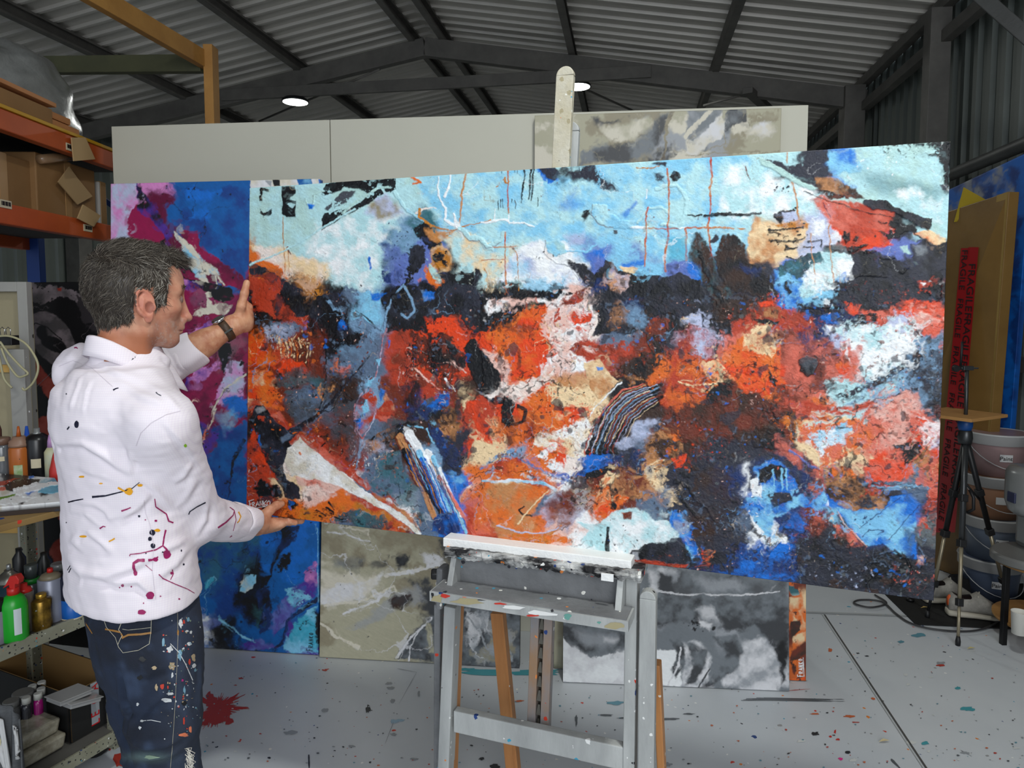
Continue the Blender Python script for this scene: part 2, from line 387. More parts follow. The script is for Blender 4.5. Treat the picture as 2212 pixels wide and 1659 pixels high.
    P('k', "1480,770 1560,730 1620,760 1700,880 1760,1080 1720,1140 1640,1040 1560,900 1500,820", r=5, soft=2, h=.7, dry=.05)
    P('y', "1600,960 1700,900 1800,1010 1780,1130 1700,1160 1610,1090", r=7, soft=5, h=.25, k2='T')
    P('k', "1620,980 1740,960 1760,1090 1640,1040", r=7, soft=2, h=.6, dry=.3)
    P('y', "1560,770 1750,780 1850,770 1800,830 1660,890 1600,850", r=5, soft=5, h=.2, dry=.1, k2='t')
    P('T', "1700,820 1900,800 2133,900 2133,1250 1900,1300 1850,1100", r=10, soft=14, h=.1, k2='c')
    P('k', "1440,940 1540,920 1560,1060 1480,1200 1560,1290 1640,1240 1700,1120 1800,1250 1980,1270 2000,1150 1990,1090 2050,1140 2040,1300 2133,1340 2133,1659 1990,1659 1900,1500 1600,1560 1560,1659 1260,1659 1230,1500 1230,1380 1330,1250 1400,1180", r=8, soft=2.5, h=.55, k2='K', dry=.02)
    P('k', "1830,1150 1990,1140 2010,1260 1880,1260", r=6, soft=2, h=.6, dry=.15)
    P('o', "1560,1080 1640,1130 1740,1240 1660,1300 1600,1200", r=7, soft=3, h=.3, dry=.25)
    P('C', "1580,1040 1700,1160 1720,1240 1650,1200", r=3, soft=2, h=.5, dry=.1)
    P('s', "960,1290 1230,1290 1250,1500 1210,1659 1150,1600 1020,1480", r=10, soft=7, h=.2, k2='B', dry=.1)
    P('b', "1100,1310 1260,1330 1190,1390 1110,1370", r=6, soft=4, h=.2, dry=.2)
    P('g', "930,1500 1000,1480 1180,1620 1170,1659 960,1659", r=6, soft=5, h=.25, k2='s')
    L('s', "1390,1240 1290,1380 1240,1520 1220,1659", w=4, r=2, h=.7); L('s', "1390,1240 1460,1360 1480,1480 1420,1540 1370,1500", w=5, r=2, h=.7)
    P('k', "1300,1330 1400,1280 1450,1400 1400,1480 1330,1480", r=4, soft=3, h=.8)
    L('B', "960,1470 1080,1550 1200,1640", w=3, r=1, h=.6); L('k', "950,1440 1090,1540 1200,1640", w=3, r=1, h=.4)
    P('b', "1540,1300 1650,1320 1640,1380 1560,1390", r=6, soft=4, h=.3, k2='s')
    P('O', "1600,1540 1840,1530 1850,1659 1600,1659", r=6, soft=2, h=.3, dry=.1)
    L('b', "1090,1020 1105,1110", w=5, r=3)
    S('k', 1430, 1000, 160, 260, 46, 1.8, 1); S('k', 600, 1300, 500, 120, 40, 1.6, 2); S('n', 1300, 900, 200, 200, 30, 1.8, 3)
    # orange drip lines
    for t, ww in (("1925,300 1900,440 1880,620 1870,760", 4), ("1890,490 1915,410", 5)): L('t', t, w=ww, w2=3, r=1.2)
    L('w', "1860,760 1740,680 1750,600 1710,520 1690,430 1700,330", w=6, w2=3, r=3, h=.6); L('w', "1860,760 1820,640", w=13, w2=3, r=2, h=.5)
    L('w', "1750,500 1790,420 1800,310", w=5, w2=3, r=2, h=.5); L('w', "1860,770 1900,870", w=8, w2=2, r=3); L('W', "1500,640 1600,600 1670,590", w=5, w2=2, r=3)
    L('y', "1530,610 1525,680 1620,750 1790,780 1860,770", w=5, w2=2, r=2); L('y', "1900,760 2133,690", w=2.5, r=2); L('o', "1470,340 1540,380 1480,390", w=5, r=4)
    L('c', "1870,770 1960,860 2060,860 2090,930 2133,940", w=10, r=3, h=1.0); L('z', "1870,790 1950,880 2060,880", w=2, r=2)
    # ---- top middle
    F(1040, 300, 3.95)
    P('c', "60,1000 340,860 380,1000 100,1290", r=10, soft=12, h=.1, k2='T')
    P('w', "350,900 520,880 560,1010 700,1070 790,1130 830,1210 720,1270 520,1280 300,1200 160,1240 250,1040", r=8, soft=7, h=.2, k2='l')
    T('B', "250,1040 420,1040 440,1160 260,1170", soft=12, a=.7); T('B', "400,1180 700,1200 700,1340 380,1260", soft=12, a=.8)
    P('b', "470,240 600,240 680,330 640,380 540,370", r=6, soft=5, h=.2, dry=.2); P('K', "500,255 640,240 700,300 640,360 570,340", r=4, soft=3, h=.4)
    P('K', "740,260 980,230 1000,290 1130,400 1160,440 1040,430 920,360 780,340", r=8, soft=7, h=.3, dry=.15)
    P('b', "800,440 900,540 800,600 720,560", r=14, soft=16, h=.1, a=.5); P('b', "1200,650 1330,530 1350,560 1230,680", r=4, soft=6, h=.1, a=.7)
    P('v', "720,800 1000,800 1180,860 1180,960 1040,1060 900,1100 740,1000", r=12, soft=14, h=.15, k2='B', a=.85)
    P('l', "700,790 900,780 880,880 740,900", r=8, soft=10, a=.7); P('b', "860,980 1060,960 1080,1100 930,1120", r=9, soft=8, h=.2, k2='v', dry=.1)
    P('b', "1190,1060 1390,1040 1400,1100 1260,1130", r=8, soft=8, h=.2, dry=.1, a=.9)
    P('B', "540,880 640,850 700,900 720,980 640,1000 560,960", r=4, soft=3, h=.5, k2='C')
    P('c', "960,570 1080,560 1100,640 1200,700 1320,720 1280,790 1120,770 1000,720 950,650", r=4, soft=2.5, h=1.0, k2='B')
    L('z', "955,570 950,660 1000,730 1130,765", w=1.8, r=1.5, h=-.3); L('z', "0,870 40,940 100,930 180,870", w=2.2, r=1, h=-.3); L('c', "0,860 50,920 170,860 190,800", w=8, r=2, h=.9)
    L('z', "545,870 540,980 640,1060 760,1090 830,1200", w=2, r=2, h=.3); L('B', "720,960 900,970 990,900", w=4, r=3, h=.5)
    L('c', "1500,430 1680,400 1760,520 1750,640 1680,760 1540,740", w=6, r=3, h=.8); L('c', "1340,720 1430,600 1540,590 1600,640", w=5, r=2, h=.7)
    L('w', "0,715 190,690 240,720 350,720 450,750", w=5, w2=3, r=3, h=.5); L('w', "240,720 232,620", w=4, w2=1.5, r=1); L('w', "110,690 120,600", w=3, w2=1, r=1)
    P('w', "1270,770 1340,740 1430,765 1400,780 1300,775", r=2, soft=1.2, h=.5); P('w', "1680,760 1760,750 1760,768 1690,772", r=1.5, h=.4); L('w', "1420,440 1415,520", w=4, w2=2)
    for t, ww in (("235,270 232,640", 3), ("205,800 207,1040 218,1360", 3), ("1430,590 1412,640 1410,780 1395,1090", 3.5), ("1590,260 1605,400 1606,620 1595,760 1600,860 1575,940 1570,1130", 4),
                  ("1960,150 1975,340 1958,420 1965,580 1935,740 1960,920 1985,1100", 4), ("1748,770 1750,1040", 4), ("1750,760 2133,760", 4), ("1430,770 1680,768", 3), ("110,925 300,925", 2.5), ("0,1040 200,1035", 2)):
        L('t', t, w=ww, r=1, h=.15, k2='r')
    for t in ("365,265 375,310 355,450 345,550", "430,262 412,520", "452,262 440,450 430,530"): L('k', t, w=4.5, w2=2.5, r=.8, h=.4)
    for t in ("148,530 148,610", "170,520 168,590", "188,520 188,595", "268,520 268,550", "295,525 298,600", "485,505 487,575", "180,275 182,300", "312,270 312,300", "290,275 292,295"): L('k', t, w=2, w2=1, r=.5)
    L('y', "150,420 200,340 220,390 270,340", w=5, w2=2, r=4, dry=.2); L('y', "280,940 315,1010 320,1300", w=2.2, w2=1.5, r=1); P('R', "265,940 280,930 290,945 278,958", r=1)
    L('y', "28,1110 50,1160 58,1270", w=2, r=1)
    P('k', "1610,330 1650,275 1700,275 1710,320 1680,360 1640,365", r=3, soft=1.5, h=.5); P('K', "1470,300 1560,330 1570,390 1500,370", r=6, soft=6, dry=.2); P('k', "880,620 930,610 955,650 900,700 870,670", r=6, soft=3, h=.4)
    P('K', "1460,215 1590,200 1580,245 1500,235", r=4, soft=3); L('y', "1335,240 1450,255 1520,240", w=2.5, r=3); P('G', "1130,785 1175,785 1170,815 1140,815", r=1.5, h=.6)
    P('K', "1590,1080 1690,1070 1690,1130 1600,1140", r=3, soft=4, k2='v'); L('k', "1770,650 1850,655 1880,648", w=4, r=1.5); L('k', "1905,655 1960,655 2133,632", w=6, r=1.5, h=.5)
    P('K', "1960,880 2010,820 2040,860 2000,900 1960,900", r=4, soft=2); P('K', "2060,860 2133,830 2133,980 2080,930", r=4, soft=2)
    P('a', "1600,850 1740,840 1760,1040 1600,1040", r=4, soft=10, a=.7, h=.3); P('e', "1780,880 1900,820 2000,1000 2050,1200 2133,1180 2133,1659 2040,1500 1900,1200 1880,1100 1780,1040", r=10, soft=8, h=.3, k2='d')
    L('k', "1870,960 1920,1100 2060,1380 2110,1480", w=8, w2=14, r=5, h=.5); P('k', "1850,940 1900,960 1880,1010 1850,990", r=4)
    P('k', "720,1040 860,1080 960,1150 1060,1040 1150,1060 1170,1110 1240,1130 1350,1180 1440,1160 1560,1180 1700,1160 1880,1190 1900,1260 1990,1340 2060,1440 2133,1480 2133,1659 1900,1659 1880,1500 1700,1520 1600,1480 1420,1540 1400,1659 960,1659 990,1480 990,1330 920,1290 870,1200 800,1120", r=6, soft=2, h=.6, k2='K', dry=.0)
    P('t', "1090,1100 1180,1150 1290,1170 1240,1260 1190,1310 1100,1290 1080,1200", r=5, soft=3, h=.3, k2='l'); P('T', "1180,1095 1300,1095 1350,1110 1310,1160 1230,1140", r=3, soft=2, h=.4, k2='t')
    P('n', "980,1190 1080,1190 1060,1310 980,1290", r=6, soft=4, h=.3); P('n', "1230,1330 1380,1360 1350,1500 1200,1500", r=12, soft=10, a=.7); P('s', "1300,1380 1400,1540 1390,1640 1250,1600 1180,1500 1240,1440", r=9, soft=10, k2='g', a=.8)
    P('t', "1100,1500 1220,1480 1230,1560 1120,1620", r=8, soft=10, a=.5)
    P('k', "0,1330 370,1340 600,1290 760,1330 740,1360 560,1350 380,1370 400,1410 300,1500 200,1600 100,1580 0,1600", r=7, soft=2, h=.6, dry=.05)
    P('k', "430,1290 600,1290 590,1330 450,1320", r=8, soft=2, h=.4, dry=.15); P('k', "630,1280 690,1290 670,1320 640,1320", r=5, soft=1.5)
    P('P', "30,1440 80,1370 200,1400 430,1370 640,1370 760,1350 900,1290 990,1340 950,1450 960,1600 900,1659 620,1659 560,1560 540,1400 380,1400 60,1500", r=6, soft=4, h=.3, k2='w')
    P('R', "780,1320 880,1290 860,1400 760,1440 640,1430 740,1380", r=6, soft=3, h=.2, k2='r'); P('r', "780,1490 940,1460 930,1560 800,1600 760,1560", r=5, soft=1.8, h=.2, k2='O')
    P('r', "620,1460 660,1440 690,1540 640,1560", r=5, soft=2, dry=.2); P('o', "380,1470 560,1400 560,1659 0,1659 300,1590", r=8, soft=5, h=.2, k2='O')
    P('k', "400,1450 480,1440 440,1500", r=5, soft=2, dry=.2)
    P('r', "1420,1550 1540,1510 1620,1560 1560,1659 1400,1659", r=8, soft=3, h=.3, k2='R', dry=.1); P('r', "1740,1640 1800,1560 1820,1659", r=5, soft=2)
    S('k', 1300, 1280, 400, 60, 30, 1.8, 5); S('k', 300, 1080, 250, 180, 22, 1.4, 6); S('R', 1100, 600, 900, 350, 36, 1.3, 7); S('k', 560, 1000, 120, 40, 16, 1.5, 8)
    # ---- top right
    F(1540, 280, 3.77)
    P('b', "950,160 1160,160 1170,230 1230,300 1190,350 1060,330 1000,390 940,330", r=8, soft=6, h=.2, k2='B', dry=.05)
    P('C', "1230,150 1850,130 1900,440 1640,480 1400,420 1200,330", r=16, soft=18, h=.12, k2='c'); T('e', "1180,330 1500,400 1880,480 1890,560 1500,560 1300,480", soft=22, a=.55)
    P('w', "1490,520 1620,470 1740,560 1900,560 1900,740 1660,650 1560,590", r=10, soft=12, h=.2, k2='c')
    P('K', "415,230 520,230 600,280 740,260 780,170 940,170 950,250 820,300 860,370 760,380 640,350 560,310", r=5, soft=2.5, h=.35, dry=.05)
    P('C', "380,220 460,250 620,340 740,420 860,470 820,500 680,440 560,360 400,280", r=2.5, soft=2, h=.9)
    P('t', "830,380 1000,400 1180,480 1240,560 1180,560 1000,520 860,470", r=5, soft=3, h=.4, k2='d'); P('d', "850,480 1100,520 1120,560 960,560", r=5, soft=2, dry=.15, h=.4)
    P('p', "800,560 880,520 1000,580 1180,600 1380,640 1500,700 1440,780 1540,800 1340,840 1250,960 1130,960 1060,900 1060,820 960,780 880,700", r=6, soft=5, h=.2, k2='r')
    P('O', "1120,790 1330,830 1420,900 1460,930 1240,990 1100,940 1050,930", r=7, soft=3, h=.25, k2='r')
    P('k', "1240,570 1400,570 1480,630 1600,670 1700,700 1800,720 1800,770 1760,820 1690,790 1600,730 1440,670 1300,650 1230,610", r=3.5, soft=1.5, h=1.1, k2='K')
    P('k', "1290,740 1420,770 1500,740 1600,760 1690,820 1560,830 1500,870 1420,890 1340,850 1480,810", r=6, soft=2, h=.6, dry=.22)
    P('T', "1640,830 1760,810 1900,880 1890,920 1810,940 1700,870", r=5, soft=2.5, h=.3, k2='o'); P('k', "1810,950 1900,910 1900,1010 1850,990", r=2, soft=1.5, h=.4)
    P('w', "760,760 900,740 1000,800 1050,880 1000,940 900,920 800,880", r=8, soft=4, h=.25, k2='l', dry=.05)
    P('t', "340,700 480,760 780,770 750,900 640,960 500,1000 400,1080 300,1040 270,980 290,860", r=6, soft=5, h=.2, k2='T'); P('C', "350,700 480,680 520,760 400,760", r=6, soft=8, a=.6)
    P('k', "490,700 540,660 690,620 710,640 600,680 560,770 520,740", r=5, soft=2, h=.5, dry=.1); P('l', "560,670 680,660 700,740 590,750", r=4, soft=3, h=.2)
    P('y', "480,780 580,760 780,770 770,800 600,810", r=5, soft=3, dry=.1)
    for t in ("470,910 690,905 750,880", "600,965 700,962", "745,965 830,965", "890,890 890,960", "780,920 880,895", "600,1040 690,1060 740,1030", "460,830 600,810 740,800", "470,850 560,850"): L('k', t, w=5, w2=3, r=3.5, h=.6)
    S('k', 620, 850, 180, 140, 46, 2.6, 11); S('k', 1180, 880, 180, 80, 12, 4, 12); P('k', "1050,870 1110,820 1120,880 1080,920", r=4, soft=2, h=.5); P('k', "990,930 1240,940 1270,960 1080,985 980,970", r=6, soft=2, h=.6)
    P('K', "1080,990 1240,1010 1500,1010 1560,1080 1620,1040 1600,930 1700,880 1860,1000 1870,1180 1860,1340 1780,1400 1640,1420 1480,1440 1300,1480 1060,1380 940,1300 1000,1220 1130,1190 1150,1080", r=7, soft=3, h=.45, k2='k')
    P('v', "1400,930 1560,880 1700,900 1620,940 1560,1000 1420,1010 1240,1020", r=7, soft=4, h=.2, dry=.1); P('C', "1530,950 1590,940 1610,1010 1560,1000", r=2, soft=2); P('O', "1430,910 1480,930 1360,970 1250,960", r=4, soft=3)
    P('h', "1640,930 1740,950 1760,1000 1700,1030 1650,1010", r=6, soft=6, k2='K')
    P('w', "890,1010 1120,990 1150,1100 1140,1180 1000,1210 940,1280 840,1340 720,1340 720,1200 800,1120 900,1100", r=8, soft=3, h=.35, k2='c', dry=.0)
    P('b', "500,1130 560,1180 700,1160 730,1240 690,1350 560,1340 530,1260", r=8, soft=4, h=.25, k2='B'); P('B', "530,1350 720,1340 760,1380 640,1440 560,1400", r=8, soft=4, h=.2, k2='b', dry=.1)
    P('k', "590,1250 640,1240 650,1330 610,1345", r=4, soft=2, h=.5); P('K', "510,1100 620,1080 760,1040 900,1010 930,1080 800,1130 700,1210 620,1180 550,1200", r=7, soft=2, h=.55, k2='e', dry=.05)
    P('b', "980,1200 1100,1150 1100,1210 1010,1230", r=5, soft=3, k2='c')
    P('k', "90,880 190,860 250,930 270,1060 380,1110 470,1200 530,1340 480,1390 340,1340 200,1340 110,1250 60,1150 20,1050", r=6, soft=3, h=.5, k2='d'); P('n', "230,1090 400,1130 380,1170 270,1170", r=7, soft=6, a=.8)
    P('k', "0,1380 200,1360 380,1350 360,1450 200,1560 0,1600", r=8, soft=5, h=.4, k2='d')
    P('r', "370,1380 480,1350 560,1420 780,1500 860,1659 540,1640 380,1550 330,1480", r=8, soft=3, h=.25, k2='R', dry=.05); P('O', "350,1380 480,1370 500,1420 380,1440", r=7, soft=3, dry=.1)
    P('t', "400,1450 540,1450 530,1540 400,1530", r=4, soft=4, k2='R'); P('k', "330,1540 540,1560 520,1590 360,1580", r=5, soft=2, h=.4); P('T', "320,1600 450,1590 480,1659 320,1659", r=6, soft=4)
    P('O', "1080,1380 1330,1480 1500,1420 1560,1380 1760,1390 1880,1420 1880,1659 1640,1640 1560,1500 1300,1580 1130,1460", r=8, soft=4, h=.2, k2='p', dry=.03)
    P('P', "1580,1530 1700,1480 1840,1560 1860,1659 1640,1659", r=5, soft=4, h=.3, k2='p')
    P('n', "700,1400 1000,1390 1100,1470 1300,1500 1180,1620 900,1580 740,1500", r=9, soft=3, h=.35, k2='k', dry=.05); P('k', "1200,1500 1340,1490 1330,1560 1180,1640 1150,1600", r=5, soft=2, h=.5); P('b', "850,1520 1000,1500 980,1560 880,1570", r=6, soft=4, dry=.2)
    P('r', "1650,1250 1700,1220 1770,1250 1740,1290 1670,1290", r=6, soft=2, dry=.1); P('w', "1690,1250 1730,1250 1720,1275", r=3, soft=2); P('k', "1790,1210 1860,1200 1870,1350 1800,1360 1740,1320", r=5, soft=2, h=.8)
    P('k', "1560,120 1760,95 1945,85 1945,200 1920,290 1920,470 1890,480 1890,330 1840,240 1740,200 1880,200 1760,130", r=6, soft=1.5, h=.8, dry=.1); P('G', "1850,440 1920,450 1910,490 1880,485", r=1.5)
    P('k', "1230,125 1560,115 1560,128 1230,135", r=3, soft=1.5, dry=.1)
    L('t', "655,430 690,600 705,770", w=4, r=1.5); L('t', "615,190 612,270", w=3, r=1); L('t', "950,780 985,1240", w=2.5, r=1); L('t', "0,795 260,810", w=4, r=2, dry=.1); L('t', "800,850 840,1250", w=2.2, r=1.5, dry=.1)
    L('k', "0,690 350,685 400,680", w=6, r=2, h=.6); L('M', "900,600 960,720", w=2); L('k', "740,500 900,560 1200,660 1480,720", w=2, r=1.5, h=.5); L('k', "1640,830 1860,1000", w=3, r=1.5); L('R', "265,310 300,410", w=3.5, w2=1.5, r=3)
    for t in ("1100,1200 1200,1190 1420,1200", "1230,1020 1330,1010", "1380,1050 1500,1040", "760,1450 1060,1450", "1540,1160 1600,1120", "1900,1140 1960,1140"): L('k', t, w=6, w2=3, r=4, h=.9)
    S('w', 1400, 250, 260, 120, 40, 1.4, 15); S('k', 1600, 170, 250, 60, 40, 2, 16, h=.6); S('r', 1400, 1330, 350, 90, 26, 2, 17); S('K', 580, 480, 90, 60, 16, 2.5, 18)
    # ---- bottom left
    F(520, 700, 3.456)
    P('o', "60,80 180,90 200,200 260,330 230,460 330,520 300,640 180,600 60,560", r=8, soft=4, h=.2, k2='O', dry=.04); P('T', "90,360 160,350 190,440 110,470", r=6, soft=6, k2='o', a=.8)
    P('d', "200,180 330,180 420,330 560,330 640,120 560,60 400,40 160,60", r=10, soft=8, h=.2, k2='R', a=.8); P('l', "170,20 380,10 440,60 330,160 200,130", r=9, soft=8, h=.2, k2='g', dry=.15)
    for i in range(9): L('o' if i % 2 else 'T', "%d,%d %d,%d %d,%d" % (290 + i * 24, 110 + (i % 3) * 14, 300 + i * 26, 200, 310 + i * 22, 300 - (i % 4) * 20), w=4, w2=2, r=2, dry=.15, h=.3)
    P('O', "300,280 460,300 440,350 330,380 260,370", r=6, soft=3, dry=.12, h=.3); P('R', "60,280 230,310 220,350 60,330", r=5, soft=4, a=.8)
    P('G', "350,470 540,440 590,560 560,680 420,740 330,640", r=9, soft=9, h=.25, k2='g'); P('d', "260,380 480,360 640,420 560,480 420,440 280,470", r=10, soft=8, a=.8, k2='e')
    P('k', "75,720 110,620 160,600 210,640 250,740 340,790 400,770 540,690 560,700 430,820 370,880 410,950 350,980 320,1060 340,1150 430,1210 440,1290 380,1310 320,1290 290,1190 200,1040 130,940", r=4, soft=1.5, h=1.0, k2='K')
    L('k', "380,800 560,690 700,560 800,440 960,240", w=9, w2=3, r=1.5, h=.6, k2='K'); P('z', "110,650 160,610 190,640 130,680", r=3, soft=4, a=.8); P('g', "300,850 360,810 390,840 320,890", r=3, soft=3)
    P('r', "130,690 180,690 175,740 140,730", r=5, soft=1.5, dry=.2); P('O', "90,780 110,900 200,1050 290,1150 60,1130 50,900", r=6, soft=3, h=.2, k2='r', dry=.05); P('r', "210,680 330,760 350,740 280,650", r=5, soft=3, k2='p')
    P('k', "100,1150 280,1180 300,1280 180,1300 70,1270", r=8, soft=3, h=.4, dry=.18); P('k', "330,1300 420,1330 410,1380 340,1400", r=6, soft=2, dry=.12)
    P('w', "440,850 620,1010 800,1150 970,1280 1190,1410 1350,1560 1330,1580 1120,1430 880,1290 700,1210 480,1150 380,1130 330,1030 350,940", r=2.5, soft=1.3, h=.3, k2='i')
    P('P', "400,1140 640,1180 780,1240 700,1260 500,1215 420,1200", r=4, soft=3, h=.2, k2='p'); P('p', "440,820 500,850 700,1000 820,1090 980,1220 940,1240 800,1140 620,1010 450,860", r=3, soft=2, h=.5, k2='r')
    P('R', "440,810 620,860 830,960 860,1080 700,980 520,860", r=9, soft=7, h=.2, k2='r', dry=.05); P('r', "960,1240 1100,1320 1300,1470 1340,1540 1200,1430 1000,1300", r=3, soft=2, h=.6, k2='t')
    P('P', "440,1215 580,1220 650,1300 620,1350 480,1310", r=7, soft=8, h=.15, k2='W'); P('o', "640,1300 780,1270 900,1350 1130,1450 1060,1520 700,1480 420,1460 400,1370 540,1370", r=8, soft=5, h=.2, k2='y')
    P('O', "40,1290 150,1330 140,1395 40,1400", r=4, soft=3, k2='r'); P('o', "1130,1450 1300,1560 1200,1570 1120,1520", r=5, soft=3, k2='R')
    P('G', "760,1380 900,1380 1080,1470 1100,1530 880,1510 680,1480", r=9, soft=4, h=.35, k2='e', dry=.08)
    for t in ("630,1370 700,1400 690,1415 640,1395", "560,1400 630,1430", "650,1330 700,1380", "700,1440 790,1470", "580,1440 640,1450", "720,1500 800,1470"): L('k', t, w=5, w2=3, r=3, h=.6)
    P('G', "620,660 830,640 830,820 900,880 880,1060 830,1080 700,960 560,840 500,760", r=12, soft=12, h=.2, k2='R', a=.75)
    P('r', "870,560 960,500 1010,560 1000,640 980,720 940,800 900,850 840,760 840,640", r=5, soft=3, h=.5, k2='s', dry=.05); P('B', "880,590 930,570 950,650 900,680", r=5, soft=3, dry=.1); P('b', "860,700 890,690 880,770 860,780", r=3, soft=2)
    L('l', "1000,640 980,740 910,870 850,780 840,620 900,520 1000,400 1040,260 1060,100 1090,40", w=2.5, r=2, h=.7, k2='r'); L('s', "905,880 880,960 850,1090", w=6, w2=2, r=2, h=.6)
    P('B', "930,450 1000,380 970,470 920,500", r=4, soft=2); P('B', "1000,270 1050,250 1040,310", r=4, soft=2, dry=.1); P('b', "1050,480 1080,500 1040,580 1030,540", r=2, soft=2); P('b', "1100,120 1120,130 1100,190", r=2, soft=1.5)
    P('T', "1080,520 1130,580 1130,640 1070,650 1010,640", r=5, soft=2, dry=.1, k2='r'); P('p', "1000,680 1110,690 1090,750 1030,710", r=4, soft=3, a=.7)
    L('k', "640,180 640,380 600,600 570,700", w=4, w2=2, r=1.5, h=.5); L('k', "740,180 742,370", w=4, r=1, h=.4); P('o', "700,250 740,250 735,370 705,360", r=4, soft=3, a=.8); P('p', "750,310 830,310 820,380 750,380", r=5, soft=5, a=.8); P('t', "640,480 720,460 700,510 650,520", r=5, soft=4)
    L('t', "560,480 590,550", w=5, r=3); L('k', "600,920 640,880 655,850", w=4, w2=2, r=1)
    P('g', "760,180 900,120 1000,160 900,280 780,300", r=12, soft=12, h=.2, k2='s', a=.8); P('s', "880,20 1040,0 1060,60 980,140", r=9, soft=7, dry=.1, k2='g')
    P('k', "700,100 880,60 900,110 800,170 740,160", r=7, soft=2, h=.7, dry=.05); P('b', "730,10 800,0 800,60 750,80", r=6, soft=3)
    P('O', "1260,60 1400,60 1540,60 1740,60 1700,130 1560,160 1600,220 1690,300 1690,400 1580,430 1460,340 1380,370 1290,330 1230,180", r=8, soft=3, h=.3, k2='r'); P('R', "1160,60 1230,80 1280,320 1400,480 1300,520 1180,360 1130,240", r=9, soft=7, h=.3, a=.9, k2='r')
    for t in ("1300,130 1350,210", "1390,120 1450,220", "1450,110 1480,170", "1350,280 1400,290", "1440,370 1480,380", "1280,260 1290,350"): L('k', t, w=6, w2=3, r=3, h=.7)
    P('R', "1240,60 1560,60 1690,300 1580,430 1300,330", r=9, soft=3, dry=.30, k2='k', h=.4); P('k', "1380,200 1500,180 1480,330 1400,300", r=8, soft=2, dry=.3, h=.6)
    L('P', "1220,200 1280,320 1390,430 1490,495", w=5, w2=3, r=2, h=.8, k2='r'); L('P', "1570,280 1680,370", w=3, r=1.5, h=.6)
    P('k', "1520,110 1560,130 1630,210 1600,240 1560,220", r=3, soft=1.5, h=.9, k2='G'); P('k', "1700,130 1740,110 1820,240 1866,300 1866,520 1820,530 1780,490 1720,400 1680,280 1660,190", r=5, soft=2, h=1.1)
    P('T', "1640,460 1740,430 1830,540 1866,560 1700,560 1650,640 1620,560", r=6, soft=4, h=.3, k2='d', dry=.03); P('O', "1700,580 1800,540 1866,600 1866,880 1740,860 1660,980 1640,900 1760,760", r=7, soft=4, h=.25, k2='r')
    P('d', "1500,660 1640,560 1640,740 1600,880 1480,800 1420,720", r=9, soft=7, h=.3, k2='t'); P('b', "1480,530 1550,500 1545,600 1450,670 1380,650", r=4, soft=3, h=.3, k2='n'); P('k', "1270,420 1370,520 1340,600 1400,660 1560,600 1540,680 1380,740 1250,740 1200,560", r=9, soft=7, h=.4, a=.9, k2='n'); L('w', "1530,410 1560,480 1600,490", w=5, w2=2, r=1.5)
    P('k', "1080,860 1200,780 1260,740 1300,770 1180,860 1090,900", r=6, soft=3, h=.6); L('k', "950,890 1050,830 1200,760", w=9, w2=5, r=3, h=.6, k2='t')
    # the comb of strokes
    for k, x0, y0, x1, y1, w0 in (('R', 1170, 860, 1340, 1240, 12), ('t', 1190, 850, 1440, 1440, 16), ('k', 1230, 960, 1500, 1420, 17), ('R', 1240, 850, 1540, 1440, 12), ('w', 1260, 830, 1380, 1040, 20),
                                   ('B', 1330, 960, 1560, 1400, 12), ('w', 1390, 970, 1500, 1190, 17), ('b', 1360, 1020, 1600, 1560, 14), ('B', 1430, 1000, 1680, 1560, 9), ('w', 1480, 1080, 1640, 1440, 7), ('p', 1480, 1140, 1750, 1590, 9), ('n', 1290, 1060, 1480, 1380, 8)):
        L(k, "%d,%d %d,%d" % (x0, y0, x1, y1), w=w0 * 1.05, w2=w0 * .7, r=1.6, soft=1.2, h=.8)
    for i in range(34):
        u = (i * .618) % 1; v = (i * .37) % .5; x0 = 1190 + 290 * u; y0 = 860 + 190 * u + 150 * v; L('kwBRntb'[i % 7], "%f,%f %f,%f" % (x0 + 120 * v, y0 + 200 * v, x0 + 250 * (.3 + v), y0 + 560 * (.3 + v)), w=1.6, w2=1, r=1.2, h=.5)
    P('b', "1440,1440 1540,1400 1600,1420 1640,1560 1500,1590 1430,1540", r=6, soft=3, h=.3, k2='n'); P('g', "1120,980 1200,960 1300,1200 1400,1440 1300,1450 1000,1250 960,1180 1040,1000", r=10, soft=8, h=.2, k2='e', a=.85)
    P('t', "900,900 1120,900 1100,980 940,1010", r=9, soft=9, a=.75, k2='l'); P('K', "1370,760 1500,800 1520,900 1620,940 1640,1080 1560,1040 1480,1000 1450,900", r=7, soft=3, h=.5, k2='n', dry=.05); L('B', "1250,770 1380,790 1440,900", w=3, r=3, dry=.1)
    P('B', "1560,1120 1740,1130 1600,1230 1580,1180", r=7, soft=7, k2='b', a=.85); L('W', "1640,1310 1700,1220 1866,1165", w=10, w2=6, r=2, h=.5); P('p', "1620,1290 1700,1220 1866,1190 1866,1560 1780,1560 1680,1450", r=9, soft=8, h=.2, k2='o', a=.85)
    P('r', "1650,1340 1720,1360 1780,1560 1700,1520", r=7, soft=4, k2='p'); S('k', 400, 560, 220, 200, 40, 1.8, 21); S('o', 500, 760, 400, 260, 36, 2.4, 22); S('k', 1400, 260, 180, 180, 30, 2.4, 23); S('R', 800, 300, 300, 300, 30, 2, 24); S('w', 900, 1000, 160, 80, 30, 1.2, 25)
    # ---- bottom middle
    F(1040, 700, 3.072)
    P('O', "0,60 160,20 430,30 470,200 420,280 400,360 330,380 240,370 160,380 120,330 40,200", r=6, soft=3, h=.25, k2='o'); P('R', "130,10 300,0 400,20 300,60 160,60", r=6, soft=5, a=.7)
